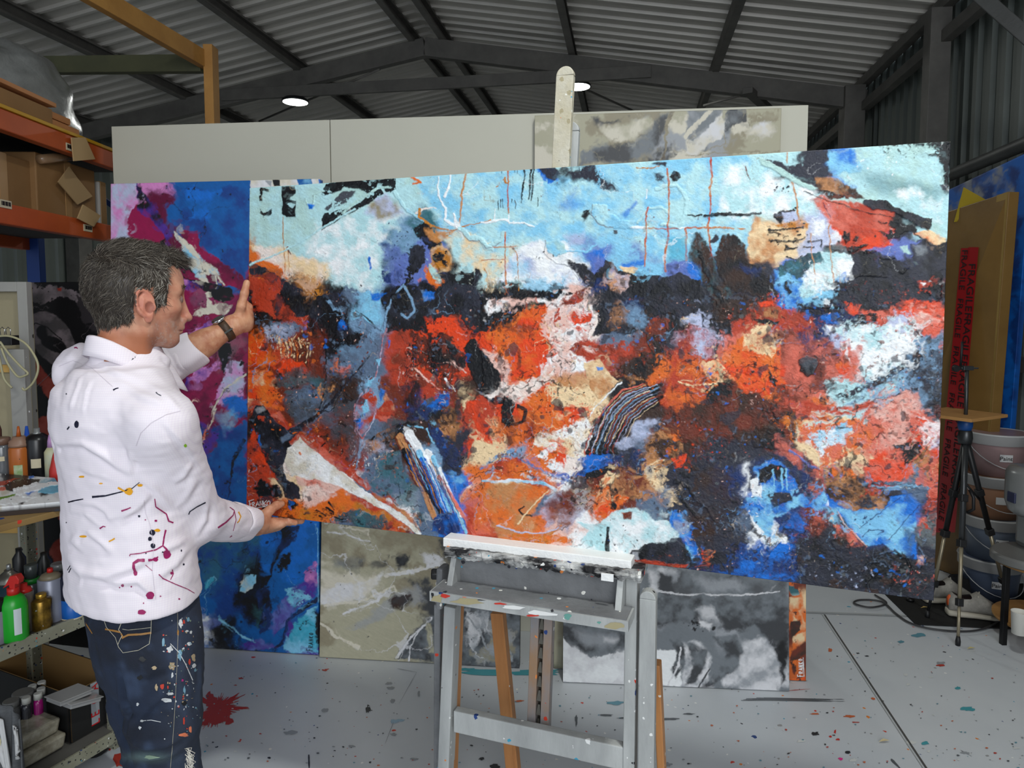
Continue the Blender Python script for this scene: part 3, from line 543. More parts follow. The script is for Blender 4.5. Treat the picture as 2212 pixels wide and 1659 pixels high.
    P('P', "0,170 100,190 170,260 200,370 160,380 90,300 20,220", r=5, soft=4, h=.2); P('w', "540,60 700,20 600,170 700,250 760,240 680,320 500,320 420,400 380,360 430,240 520,200", r=6, soft=4, h=.25, k2='P'); P('P', "130,420 240,370 380,350 480,300 430,400 260,520 200,500", r=5, soft=3, h=.3, k2='W')
    P('r', "570,180 640,110 720,130 820,140 980,120 1110,80 1120,180 960,250 760,230 640,230", r=7, soft=3, h=.25, k2='R', dry=.02); P('t', "440,350 680,320 720,420 620,450 520,400", r=7, soft=7, a=.7)
    P('T', "680,260 770,235 820,280 860,350 925,390 820,470 760,500 720,430 700,360", r=4, soft=2, h=.45, k2='t'); P('b', "760,290 810,285 805,305 770,308", r=1.5, soft=2, k2='B')
    P('o', "260,520 420,400 520,420 700,520 660,600 620,700 500,700 400,720 300,690 230,560", r=7, soft=4, h=.2, k2='O'); P('T', "430,420 640,420 740,480 720,560 560,560 480,520", r=7, soft=2, h=.2, dry=.22); P('T', "520,680 700,640 720,720 700,880 640,900 540,860 380,830 340,800 400,720", r=7, soft=2.5, h=.3, k2='w', dry=.03)
    P('R', "190,600 300,640 480,700 340,800 240,820 120,780 60,740", r=9, soft=7, h=.2, k2='o', a=.8); P('k', "135,560 150,480 220,520 200,600 230,660 190,700 140,660", r=4, soft=1.5, h=.9); L('k', "240,545 290,570 285,640 240,670 200,670", w=9, w2=7, r=2, h=.8)
    P('k', "10,490 80,500 160,480 150,540 90,540", r=4, soft=1.5, h=.6); P('W', "20,480 90,450 130,470 60,510", r=5, soft=2); P('r', "0,560 110,600 40,700 0,740", r=7, soft=5); P('k', "0,180 40,210 110,320 130,400 90,450 0,480", r=5, soft=2, h=1.0)
    P('R', "940,330 1080,250 1120,320 1060,380 960,370", r=6, soft=4, k2='t', h=.3); P('k', "880,310 960,340 1060,360 1120,340 1210,300 1220,90 1100,60 1110,180 960,260 900,270", r=8, soft=4, h=.5, k2='d', dry=.12)
    # arc bundle
    for k, o, w0 in (('p', 0, 8), ('k', 22, 10), ('l', 44, 5), ('k', 60, 8), ('s', 84, 6), ('k', 104, 9), ('g', 126, 5), ('k', 140, 9), ('R', 160, 7), ('k', 182, 10), ('R', 205, 6), ('k', 224, 8)):
        L(k, "%d,%d %d,%d %d,%d %d,%d %d,%d" % (690 + o * .9, 850, 738 + o * .95, 700, 815 + o * .9, 570 + o * .25, 935 + o * .75, 450 + o * .5, 1150 + o * .3, 382 + o * .55), w=w0 * 1.25, w2=w0, r=1.8, h=.7)
    for i in range(20):
        o = i * 12; L('kTrsdl'[i % 6], "%f,%f %f,%f %f,%f %f,%f" % (735 + o * .9, 760 + (i * 37) % 60, 815 + o * .9, 575 + o * .25, 935 + o * .75, 455 + o * .5, 1080 + o * .4, 400 + o * .5), w=1.4, r=1.5, h=.4)
    L('w', "700,640 740,560 860,450 930,390", w=3, r=1.5, h=.7); L('w', "690,840 740,700", w=3, r=2)
    P('r', "1200,240 1400,200 1500,240 1620,380 1480,400 1500,490 1330,520 1220,540 1180,500 1280,360 1120,400 1080,390", r=6, soft=3, h=.25, k2='o'); P('T', "1480,260 1540,240 1600,320 1640,380 1560,400 1490,350 1470,310", r=4, soft=2, h=.4, k2='o'); P('b', "1500,325 1540,325 1520,345", r=2, soft=1.5)
    L('T', "1310,380 1400,410 1560,400", w=3, w2=5, r=2, h=.6); P('k', "1470,430 1560,400 1659,420 1659,520 1500,540", r=8, soft=3, h=.5, dry=.12); P('k', "1530,100 1600,100 1590,240 1540,230", r=6, soft=3, h=.3, dry=.1, k2='K'); P('l', "1280,60 1420,20 1540,40 1530,220 1400,200 1280,150", r=9, soft=8, a=.7, k2='r')
    P('d', "1200,560 1360,520 1659,560 1659,760 1480,760 1420,900 1340,740 1200,700", r=9, soft=6, h=.3, k2='R'); P('l', "900,790 1100,680 1200,700 1180,760 1080,820 960,850", r=8, soft=5, k2='g', a=.8); P('t', "1060,780 1220,690 1320,780 1320,850 1260,900 1240,960 1160,900 1100,900", r=5, soft=3, h=.3, k2='d'); P('O', "1250,900 1340,850 1360,880 1330,950 1280,960", r=4, soft=2, h=.3); P('o', "1200,710 1280,720 1320,760 1260,770", r=3, soft=2)
    P('K', "850,900 1000,840 1080,880 1100,1000 960,1000 860,940", r=8, soft=5, h=.35, k2='n'); P('b', "700,900 840,900 780,980 680,1030 640,990", r=6, soft=4, h=.3, k2='n'); P('k', "700,990 860,930 900,960 760,1020 660,1040", r=4, soft=2, h=.5)
    P('T', "760,1080 830,980 920,1010 900,1050 830,1060 770,1090", r=3, soft=1.5, h=.35); P('R', "860,1060 1100,1010 1120,1140 1000,1180 900,1140", r=8, soft=5, k2='t'); P('T', "1100,960 1170,900 1180,1010 1240,1100 1330,1200 1240,1180 1120,1060", r=7, soft=4, k2='g', dry=.08)
    L('v', "0,960 100,880 200,865 300,910 380,970 480,1010 600,1050", w=8, w2=6, r=2, h=.6, k2='s'); P('b', "60,980 150,960 130,1010 90,1010", r=5, soft=2, dry=.1); P('B', "190,900 220,900 220,980 195,960", r=2, soft=2); P('v', "470,1010 520,970 590,1010 570,1030", r=3, soft=2); P('w', "350,880 440,830 430,900 550,930 500,970 420,950 440,900", r=4, soft=1.5, h=.35); P('O', "380,820 560,860 560,920 480,900 440,850", r=4, soft=2)
    P('o', "120,900 240,880 340,980 400,1030 560,1060 480,1100 240,1050 60,1040 20,1000", r=7, soft=4, h=.2, k2='r')
    L('w', "0,1050 90,1050 200,1040 400,1050 480,1090 500,1110", w=6, w2=8, r=3, h=.5, k2='B'); P('t', "0,1080 200,1060 400,1060 440,1100 330,1280 400,1370 200,1380 100,1340 0,1180", r=7, soft=6, h=.1, k2='o'); P('P', "430,1160 510,1100 500,1160 440,1180", r=3, soft=2, k2='B')
    P('R', "440,1180 520,1100 700,1100 700,1260 560,1400 500,1300 440,1360 380,1260", r=8, soft=6, h=.2, k2='l', a=.8); L('k', "280,1215 245,1240 270,1265 330,1275", w=3, w2=5, r=1); L('T', "240,1330 330,1210 440,1100", w=3, r=1); P('O', "700,1120 760,1060 840,1080 960,1160 900,1200 820,1300 760,1320 700,1240", r=7, soft=3, h=.3, k2='o', dry=.02)
    P('T', "770,1090 850,1090 840,1160 790,1150", r=4, soft=3, k2='o'); P('k', "840,1080 890,1085 885,1120 860,1140 885,1200 880,1230 840,1230 860,1170", r=3, soft=1.5, h=.6); P('j', "620,1070 720,1080 700,1240 620,1240", r=8, soft=8, a=.6)
    P('w', "640,1330 760,1330 860,1240 960,1215 1060,1230 1140,1300 1240,1300 1320,1330 1330,1420 1220,1440 1100,1460 1000,1500 980,1570 820,1560 700,1540 560,1510 520,1490 640,1470 690,1380", r=5, soft=3, h=.3, k2='c'); P('R', "920,1250 990,1240 985,1300 940,1300", r=4, soft=2, dry=.05)
    L('y', "190,1440 210,1400 320,1400 460,1390 520,1340", w=7, r=2, h=.5, k2='o'); P('o', "180,1460 210,1400 420,1400 560,1410 640,1470 520,1450 400,1480 240,1480", r=4, soft=2, h=.3, k2='y'); P('P', "330,1480 520,1440 640,1480 560,1500 520,1520 380,1490", r=4, soft=2, h=.3); L('l', "100,1340 250,1385 420,1390 510,1350", w=3, r=1.5, h=.4)
    P('k', "825,1350 840,1350 845,1540 820,1560 810,1530", r=2, soft=1.2, h=.6); P('O', "770,1520 810,1510 810,1550 775,1550", r=3, soft=1.5); P('k', "980,1500 1090,1460 1300,1440 1360,1500 1659,1520 1659,1640 1500,1600 1200,1590 970,1560", r=6, soft=2, h=.6, k2='K'); P('z', "990,1510 1030,1510 1040,1560 1000,1560", r=3, soft=3); P('r', "970,1555 1050,1560 1200,1580 1360,1600 1340,1620 1160,1600", r=3, soft=2)
    P('B', "1240,1230 1340,1280 1400,1400 1420,1500 1380,1560 1340,1440 1260,1320", r=6, soft=4, h=.3, k2='b', dry=.05); P('z', "1280,1300 1380,1330 1380,1390 1300,1400", r=5, soft=6, a=.7); P('t', "1440,1490 1520,1500 1500,1540 1450,1530", r=3, soft=2, k2='O'); P('d', "1380,1180 1500,1260 1480,1420 1659,1440 1659,1000 1500,900 1420,1020", r=10, soft=8, h=.4, k2='K', a=.85)
    L('k', "1280,1040 1360,1080 1440,1180 1540,1300", w=9, w2=5, r=4, h=.9); L('k', "1300,1120 1380,1240 1480,1330", w=8, w2=4, r=4, h=.8)
    S('k', 900, 1400, 250, 120, 30, 1.4, 31); S('R', 560, 760, 160, 140, 46, 2, 32); S('k', 500, 480, 260, 90, 26, 1.6, 33); S('r', 640, 820, 120, 60, 30, 1.8, 34); S('d', 1300, 620, 140, 60, 40, 2, 35); S('O', 1500, 800, 140, 120, 20, 2.4, 36)
    # ---- bottom right
    F(1540, 700, 2.676)
    P('w', "640,20 900,0 1150,0 1210,80 1100,170 1000,260 860,330 820,300 860,240 780,110 700,60", r=7, soft=5, h=.25, k2='c'); P('w', "850,180 1100,60 1180,80 1050,220 880,280", r=8, soft=10, h=.1); L('R', "1150,0 1205,80", w=3.5, r=1)
    P('p', "1160,0 1330,0 1320,50 1220,70", r=4, soft=4, k2='O'); P('K', "1190,80 1320,50 1320,240 1280,330 1290,500 1240,540 1200,470 1190,370 1080,300 1040,330 1100,160", r=7, soft=4, h=.5, k2='s', dry=.03); P('k', "1270,280 1320,250 1310,600 1270,520", r=5, soft=6, k2='G')
    P('c', "860,330 1040,300 1080,380 1000,430 860,440 700,480 840,400", r=8, soft=5, k2='s', dry=.05); L('K', "620,440 800,390 1040,290 1180,190", w=8, w2=16, r=5, dry=.2, h=.7); L('K', "580,540 700,520 960,440 1180,370", w=3, w2=5, r=2, dry=.05, h=.6)
    P('p', "400,60 620,80 720,150 760,240 700,330 560,400 440,400 420,260 400,160", r=10, soft=9, h=.2, k2='R', a=.9); P('T', "180,60 260,30 330,60 370,130 330,180 230,170 170,140", r=6, soft=4, h=.25, k2='t'); P('r', "255,50 285,50 290,130 265,120", r=4, soft=1.5, dry=.1)
    P('o', "140,80 190,60 180,150 330,180 380,100 400,180 380,300 440,330 340,380 260,420 160,400 120,320 0,300 100,190", r=7, soft=4, h=.3, k2='O', dry=.0); P('k', "190,290 210,240 240,270 230,290", r=3, soft=1.5, h=.7); P('k', "310,250 340,310 380,330 360,370 320,340", r=4, soft=2, h=.7); P('k', "0,200 60,260 130,330 100,370 40,320", r=5, soft=2, h=.5, k2='T')
    P('k', "500,200 530,180 600,200 610,220 580,290 540,300 505,270", r=2, soft=1.3, h=1.6, k2='G'); P('O', "700,230 780,220 800,260 740,300 710,280", r=5, soft=4, k2='o', a=.9)
    P('R', "0,420 280,400 380,500 440,640 240,600 200,680 0,660", r=10, soft=7, h=.3, k2='d'); P('k', "220,640 320,590 400,610 440,690 480,740 400,740 320,700 230,700", r=7, soft=3, h=.8, k2='d'); P('k', "330,450 380,470 400,530 380,560 340,500", r=5, soft=2, h=.6); P('o', "380,560 460,500 490,620 470,690 420,600", r=5, soft=3, k2='y'); P('k', "420,500 450,510 440,540 420,530", r=3); P('k', "450,610 480,630 480,680 460,670", r=3)
    P('r', "420,420 620,470 760,470 900,440 1060,430 1020,520 900,480 780,520 640,540 480,560", r=9, soft=6, h=.2, k2='p'); P('c', "490,590 620,560 760,540 880,640 860,690 700,720 620,830 540,780 500,700", r=10, soft=7, h=.2, k2='T'); P('p', "500,590 700,560 880,560 900,680 760,760 640,830 500,720", r=9, soft=3, dry=.30, k2='o'); P('w', "560,640 760,570 800,640 620,760", r=9, soft=4, dry=.2, k2='B'); P('T', "480,680 560,700 640,790 600,830 520,760", r=7, soft=5); P('o', "820,580 980,520 1000,600 900,660 840,640", r=8, soft=5, k2='p', a=.9)
    P('p', "900,470 1190,390 1200,500 1180,640 1060,700 920,760 880,700 1000,620", r=8, soft=6, h=.2, k2='P', a=.85); P('O', "890,770 1080,700 1150,850 1160,910 1020,940 880,910 870,830", r=7, soft=4, h=.2, k2='p')
    P('w', "1210,600 1260,550 1300,560 1300,720 1240,740 1200,680", r=6, soft=8, a=.85); P('k', "1040,690 1170,680 1210,740 1150,800 1100,820 1080,730", r=7, soft=2.5, dry=.15, h=.5); P('K', "1110,600 1190,590 1180,630 1120,630", r=5, soft=3, dry=.1); P('k', "1120,800 1260,700 1300,780 1290,960 1240,950 1230,880", r=7, soft=2.5, dry=.28, h=.5, k2='t'); L('p', "1040,910 1280,650", w=3, r=1); P('r', "1240,740 1290,720 1300,1060 1260,1080 1240,950", r=5, soft=3, k2='p', dry=.05)
    L('K', "860,920 980,910 1140,925 1230,940", w=8, w2=14, r=3, h=.8, k2='s'); L('s', "900,935 1040,945 1180,935", w=5, r=2, h=.6, k2='B'); L('K', "960,990 1100,970 1220,945", w=10, w2=12, r=4, h=.7, k2='g')
    P('d', "660,880 700,830 800,820 860,920 980,960 1040,990 980,1080 880,1070 720,1040 660,980", r=7, soft=3, h=.6, k2='t'); P('o', "690,840 760,815 830,860 830,900 790,870 760,830 700,880", r=4, soft=2, h=.4); P('r', "870,940 970,950 960,990 880,980", r=5, soft=3); P('s', "880,1090 1000,1060 980,1085 900,1110", r=3, soft=2); P('K', "820,1020 900,980 960,1060 860,1060", r=5, soft=3)
    P('K', "380,640 500,740 640,840 660,960 560,960 420,860 360,740", r=8, soft=5, h=.5, k2='p', dry=.03); L('v', "440,730 560,820 660,850 700,880", w=4, r=3, h=.6)
    P('n', "220,800 340,740 440,780 560,880 540,980 440,1020 300,1040 200,960", r=9, soft=6, h=.3, k2='K'); P('B', "240,830 360,780 440,840 500,960 440,1020 330,1050 230,1010", r=8, soft=4, h=.25, k2='b', dry=.1); P('k', "260,840 340,810 420,830 420,900 380,920 360,860 300,930 260,920", r=6, soft=2, dry=.1, h=.5)
    P('w', "210,900 250,880 275,960 280,1060 250,1080 225,990", r=5, soft=3, h=.3); P('B', "200,1000 440,1020 560,970 640,960 690,1040 640,1080 560,1060 440,1060 420,1100 340,1120 330,1240 230,1140 160,1060", r=7, soft=4, h=.2, k2='b'); P('K', "310,990 440,970 460,1020 340,1050", r=6, soft=3, dry=.08)
    for x in (345, 395, 420): L('B', "%d,840 %d,960" % (x, x + 6), w=5, w2=3, r=2, h=.3)
    P('n', "340,1110 460,1080 540,1160 500,1200 440,1180 360,1190", r=7, soft=4, h=.4, k2='b'); P('w', "290,1250 340,1200 400,1220 440,1290 350,1310", r=7, soft=4, h=.3, k2='B', dry=.05); P('b', "120,1300 280,1240 460,1290 500,1400 480,1490 180,1440 100,1400", r=9, soft=6, h=.25, k2='n'); P('K', "90,1120 200,1110 240,1190 140,1210 100,1180", r=6, soft=4, h=.6, k2='g')
    P('b', "720,1060 980,1080 1030,1000 1090,990 1160,1080 1180,1200 1170,1360 1080,1350 980,1270 890,1290 800,1200", r=3, soft=2, h=.15, k2='B'); P('B', "730,1065 970,1090 1100,1040 1040,1180 900,1260 800,1180", r=6, soft=12, h=0, a=.85); P('b', "1090,1180 1180,1200 1170,1370 1100,1350", r=7, soft=9, k2='n', a=.8)
    L('P', "715,1080 760,1160 820,1220 880,1290", w=3, r=1.5, h=.5); L('n', "840,1180 1080,1000", w=1.5, r=.5); L('n', "1010,1250 1190,1040", w=1.5, r=.5); L('n', "860,1230 900,1190 960,1190 980,1200 950,1215", w=2, r=1)
    P('p', "570,1060 640,1090 680,1130 640,1160 590,1140", r=6, soft=4, k2='R'); P('g', "640,1060 720,1060 740,1180 680,1140", r=6, soft=5, k2='B'); P('p', "700,1160 760,1180 830,1260 880,1300 800,1310 720,1240", r=7, soft=4, h=.3, k2='k'); P('k', "680,1260 730,1230 780,1270 770,1320 700,1310", r=5, soft=2.5, h=.8, k2='d')
    P('K', "500,1240 680,1180 700,1300 880,1310 1000,1280 1100,1360 1200,1400 1270,1300 1280,1590 1100,1570 480,1500 480,1340", r=10, soft=7, h=.6, k2='k', a=.9); P('K', "1160,1160 1290,1130 1290,1330 1180,1280", r=8, soft=6, h=.4, k2='D'); P('k', "1080,1300 980,1300 880,1380 900,1480 1040,1440 1140,1420", r=9, soft=3, h=.6, dry=.1)
    for t in ("960,1330 1040,1300 1120,1360 1140,1440 1080,1500", "840,1440 900,1380 980,1370 1040,1420", "900,1560 880,1480 940,1440", "1000,1560 1040,1480 1000,1440", "1190,1300 1230,1360 1180,1420"): L('g', t, w=4, r=3, h=1.2, k2='k')
    P('b', "0,1400 200,1440 480,1500 480,1520 200,1480 0,1430", r=4, soft=6, k2='n', a=.7); P('P', "1180,1350 1220,1340 1210,1390 1180,1400", r=4, soft=4, k2='p', a=.7); P('r', "1200,1140 1230,1150 1260,1190 1230,1180", r=4, soft=1.5, dry=.1); P('z', "1225,1100 1290,1095 1295,1130 1240,1135", r=2, soft=1.5, h=1.5, k2='d')
    S('k', 1200, 150, 90, 90, 50, 2, 41, h=.6); S('n', 860, 1120, 140, 60, 30, 1.6, 42); S('k', 620, 180, 200, 180, 30, 1.8, 43); S('r', 1150, 1450, 140, 90, 24, 3, 44, k2='p'); S('l', 700, 1450, 250, 90, 40, 2, 45, h=.8); S('w', 230, 1000, 70, 160, 30, 1.6, 46); S('n', 230, 1000, 90, 160, 40, 2.4, 47); S('p', 600, 700, 500, 160, 30, 2, 48)
    # worked texture over everything, calmer in the sky half
    sky = np.clip((p.X - 540) * 0.0 + (p.Y - 560) / 60, 0, 1); sky = np.maximum(sky, 0.18)
    lum = p.col.mean(-1); low = np.clip((p.Y - 620) / 50, 0, 1)
    keep = np.ones_like(p.ht)
    for t in ("640,930 690,960 920,1150 880,1150 620,1050", "545,880 590,870 680,880 700,830 640,960 650,1090 590,1080", "840,940 940,930 1040,1160 940,1160", "1255,1000 1300,880 1450,810 1460,870 1350,1010",
              "1680,760 1770,760 1770,820 1680,820", "1800,1090 1990,1060 1990,1200 1870,1190", "1000,720 1080,800 1080,880 1020,860 960,740", "1240,770 1320,780 1360,850 1290,880", "1850,420 2030,460 2020,510 1860,460",
              "1380,1080 1480,1140 1500,1210 1300,1240 1220,1130", "1600,960 1740,960 1740,1140 1600,1140", "1080,860 1150,870 1140,930 1080,930", "740,640 850,600 940,620 920,760 820,720", "720,380 870,380 860,460 690,500", "820,740 870,700 860,920 760,990", "1040,1040 1200,1030 1210,1170 1050,1170"):
        a = p.pts(t) if False else np.array([[float(v) for v in q.split(',')] for q in t.split()]); W = p._win(a, 10)
        if W is None: continue
        c0 = p.col[W].copy(); h0 = p.ht[W].copy(); fr = p.f; p.f = (0, 0, 1.0); p.col[W] = 0; p.P((255, 255, 255), t, r=10, soft=14, h=0); keep[W] = np.minimum(keep[W], 1 - 0.88 * p.col[W][..., 0]); p.col[W] = c0; p.ht[W] = h0; p.f = fr
    low = low * (0.35 + 0.65 * keep); sky = sky * keep
    p.scumble(sky, 5, 18); p.speck('K', low * keep, 30, .42, 705, .75); p.speck('d', low * keep * np.clip(1 - lum, 0, 1), 22, .44, 707, .8); p.speck('D', low * keep, 18, .6, 709, .6); p.speck('k', low * np.clip(1 - lum * .6, 0, 1), 9, .5, 701); p.speck('R', low * np.clip(lum * 4, 0, 1), 11, .5, 741, .7); p.speck('g', low * np.clip(1 - lum * 6, 0, 1), 14, .46, 745, .6)
    p.speck('o', low * np.clip(1 - lum * 5, 0, 1) * (p.X < 1500), 12, .6, 761, .8); p.speck('P', low, 8, .66, 751, .8); p.speck('b', low * np.clip(1 - lum * 5, 0, 1), 16, .58, 763, .8); p.speck('D', 1 - low, 5, .62, 771, .5)
    p.veins('k', low, 70, .018, 801, .8); p.veins('T', low * np.clip(lum * 4, 0, 1), 60, .012, 811, .6); p.veins('s', low, 80, .01, 821, .6); p.veins('w', 1 - low, 90, .012, 831, .5, .5); p.veins('j', 1 - low, 70, .006, 841, .5, -.3)
    p.edges(2.2)
    # signature
    F(480, 1060, 11.06)
    for t in ("620,265 740,225", "640,275 655,430", "640,340 690,330", "645,460 1130,365",  # F and underline
              "705,300 720,405", "705,300 745,290 760,320 720,350 780,395", "795,390 830,275 870,375", "808,345 865,335",
              "895,385 890,270 945,370 950,262", "960,255 985,380", "1050,245 975,325 1060,370", "1090,262 1055,300 1065,355 1100,365 1130,330 1130,280 1100,258 1085,265"):
        L('w', t, w=1.25, r=.0, soft=1.0, h=.3)
    p.grain(.13, (3, 12), .5)
    return p
# ---------------------------------------------------------------- the shed (its axis turned 9.6 degrees from the view)
PHI = math.radians(9.6)
def SH(s, d, z): return Vector((s * math.cos(PHI) + d * math.sin(PHI), -s * math.sin(PHI) + d * math.cos(PHI), z))
SX, SD = SH(1, 0, 0), SH(0, 1, 0)
WR, WL, RIDGE, EAVE, APEX, D0, D1 = 2.4, -7.12, -2.36, 3.94, 4.77, -4.0, 15.0
SL = (APEX - EAVE) / (WR - RIDGE)
def roofz(s): return APEX - SL * abs(s - RIDGE)
M_steel = mat('weathered_steel', (92, 94, 92), .5, .35, c2=(70, 70, 70), vscale=3, bump=.15)
M_darksteel = mat('dark_steel', (112, 109, 104), .55, .1, c2=(84, 82, 79), vscale=5)
M_roof = mat('roof_sheet', (200, 195, 187), .4, .1, c2=(172, 168, 162), vscale=1.5, vcon=.3)
M_wall = mat('wall_sheet', (100, 106, 102), .45, .1, c2=(84, 90, 86), vscale=1.2)
M_floor = mat('painted_concrete', (206, 209, 211), .36, 0, c2=(182, 188, 195), vscale=1.3, vcon=.25, bump=.05, bscale=9,
              spk=[('multi', 16, .16, .3), ('multi', 34, .2, .25), ((60, 150, 178), 3.1, .07, .1)])
def ribs(u0, u1, pitch, h, wt):
    P = []; u = u0
    while u < u1:
        P += [(u, 0), (u + pitch - wt * 1.6, 0), (u + pitch - wt * 1.3, h), (u + pitch - wt * .3, h)]; u += pitch
    return P + [(u1, 0)]
def sheet(name, prof, f0, f1, m):
    mb = MB(); V = []; 
    for (u, h) in prof: V += [f0(u, h), f1(u, h)]
    return structure(mb.add(V, [(2 * i, 2 * i + 2, 2 * i + 3, 2 * i + 1) for i in range(len(prof) - 1)], 0).build(name, m))
pr = ribs(D0, D1, .2, .028, .032)
sheet('ceiling_right', pr, lambda u, h: SH(RIDGE, u, APEX + .12 - h), lambda u, h: SH(WR + .1, u, roofz(WR + .1) + .12 - h), M_roof)
sheet('ceiling_left', pr, lambda u, h: SH(RIDGE, u, APEX + .12 - h), lambda u, h: SH(WL, u, roofz(WL) + .12 - h), M_roof)
pr = ribs(D0, D1, .2, .03, .06)
sheet('wall_right', pr, lambda u, h: SH(WR + .12 - h, u, 0), lambda u, h: SH(WR + .12 - h, u, EAVE + .1), M_wall)
sheet('wall_left', pr, lambda u, h: SH(WL + h, u, 0), lambda u, h: SH(WL + h, u, EAVE + .1), M_wall)
pr = ribs(WL, WR + .1, .2, .03, .06)
sheet('wall_back', pr, lambda u, h: SH(u, D1 - h, 0), lambda u, h: SH(u, D1 - h, roofz(u) + .12), M_wall)
structure(MB().add([SH(WL, D0 - 3, 0), SH(WR + .15, D0 - 3, 0), SH(WR + .15, D1, 0), SH(WL, D1, 0)], [(0, 1, 2, 3)]).build('floor', M_floor))
# purlins, frames, girts: each a beam of its own
n_b = [0]
def beam(name, A, B, w, h, m=M_darksteel, side=None):
    n_b[0] += 1
    return structure(MB().bar(A, B, w, h, side or (B - A).cross(Vector((0, 0, 1)))).build('%s_%d' % (name, n_b[0]), m, bevel=.004))
def cbeam(A, B, w, h):
    """lipped channel, open side showing"""
    A, B = Vector(A), Vector(B); n_b[0] += 1; t = (B - A).normalized(); sd = t.cross(Vector((0, 0, 1))).normalized(); up = sd.cross(t); mb = MB()
    for a, b, ww, hh in ((0, 0, .006, h), (w / 2, h / 2, w, .006), (w / 2, -h / 2, w, .006), (w, h / 2 - .01, .006, .02), (w, -h / 2 + .01, .006, .02)):
        o = sd * a + up * b; mb.bar(A + o, B + o, ww, hh, sd)
    return structure(mb.build('beam_%d' % n_b[0], M_darksteel))
for s in (.85, -.7, -2.18, -2.54, -3.95, -5.45, -6.9): cbeam(SH(s, D0, roofz(s) + .02), SH(s, D1, roofz(s) + .02), .065, .13)
for fd in (7.96, 13.9):
    for s0, s1 in ((RIDGE, WR), (RIDGE, WL)): beam('beam', SH(s0, fd, roofz(s0) - .14), SH(s1, fd, roofz(s1) - .14), .10, .20)
    for s in (WR - .12, WL + .12): beam('column', SH(s, fd, 0), SH(s, fd, EAVE), .20, .22, side=SX)
beam('beam', SH(-4.9, 7.9, 4.2), SH(.2, 7.9, 4.2), .05, .13)
beam('column', SH(WR - .06, 6.05, 0), SH(WR - .06, 6.05, EAVE), .14, .15, side=SD)
for z in (3.98, 3.72): beam('beam', SH(WR - .02, D0, z), SH(WR - .02, D1, z), .08, .09)
beam('beam', SH(WR - .02, 8, 3.25), SH(WR - .02, D1, 3.25), .07, .09)
# round girt along the right wall and its lower channel
structure(MB().tube([SH(WR - .05, D0, 2.62), SH(WR - .05, D1, 2.62)], .045, 12).build('beam_90', M_steel))
beam('beam', SH(WR, D0, 2.48), SH(WR, D1, 2.48), .05, .10); beam('beam', SH(WR, D0, 1.28), SH(WR, D1, 1.28), .05, .10)
# bracing
beam('beam', at(2105, -20, 3.9), at(2300, 150, 3.6), .05, .07, M_steel)
beam('beam', at(1615, 195, 7.4), at(1670, 245, 8.6), .10, .06)
for a, b in (((560, 262, 10), (820, 150, 8)), ((1170, 150, 8.6), (1380, 245, 9.4)), ((1520, 228, 8), (1620, 200, 7.6))):
    n_b[0] += 1; structure(MB().tube([at(*a), at(*b)], .014, 6).build('beam_%d' % n_b[0], M_darksteel))
# left: timber rack frame
M_pine = mat('rough_pine', (184, 136, 70), .65, 0, c2=(150, 104, 50), vscale=4, aniso=(1, 1, 1), bump=.2)
M_dpine = mat('treated_pine', (86, 86, 60), .7, 0, c2=(62, 64, 46), vscale=4)
t = thing('timber_frame', at(455, 700, 4.25) * 1, 'tall pine post with a long pine rafter and a greenish cross beam above the shelving', 'frame')
t.location.z = 0
PT = at(455, 112, 4.25)
MB().bar((PT.x, PT.y, 0), PT + Vector((0, 0, .03)), .055, .09, (1, 0, 0)).build('post', M_pine, t, .003)
dd = (at(240, 2, 2.6) - at(440, 125, 4.2)).normalized()
MB().bar(PT + Vector((-.03, .02, -.05)), PT + Vector((-.03, 0, -.05)) + SD * -3.4, .045, .10, SX).build('rafter', M_pine, t, .003)
MB().bar(PT + Vector((-.05, 0, -.07)), at(60, 142, 4.4), .05, .10, (0, 1, 0)).build('cross_beam', M_dpine, t, .003)
# hanging lamps
M_lampshell = mat('lamp_shell', (40, 42, 44), .4, .5)
M_glow = mat('lamp_glow', (255, 255, 250), .5, emit=((250, 255, 246), 9))
M_cord = mat('black_cord', (18, 18, 18), .5)
HL = [(SH(.5, .9, 4.0), 'unseen high-bay lamp added above the easel to brighten the floor')]  # extra lamp out of view, added to light the floor from overhead
for (px, py, Y, lab) in ((638, 221, 8.5, 'round lit high-bay lamp hanging left of the easel mast'), (1248, 188, 8.5, 'round lit high-bay lamp half hidden by the easel mast')) + tuple((0, 0, h, l_) for h, l_ in HL):
    p = at(px, py, Y) if py else Y; r = .145
    t = thing('pendant_lamp', p, lab, 'lamp', 'round lamps under the roof')
    MB().lathe([(r + .012, 0), (r + .012, .02), (r * .9, .045), (.07, .06), (.06, .12), (.02, .13)], p).build('lamp_shell', M_lampshell, t)
    MB().lathe([(r, -.002), (r, .008)], p).build('diffuser', M_glow, t)
    MB().tube([p + Vector((0, 0, .12)), p + Vector((-.02, 0, .52))], .006, 6).build('cord', M_cord, t)
    l = bpy.data.lights.new('lamp_light', 'AREA'); l.shape = 'DISK'; l.size = .27; l.energy = 42 if py else 50; l.color = (.97, 1, .96); lo = bpy.data.objects.new('lamp_light', l); COL.objects.link(lo); lo.location = p - Vector((0, 0, .01))
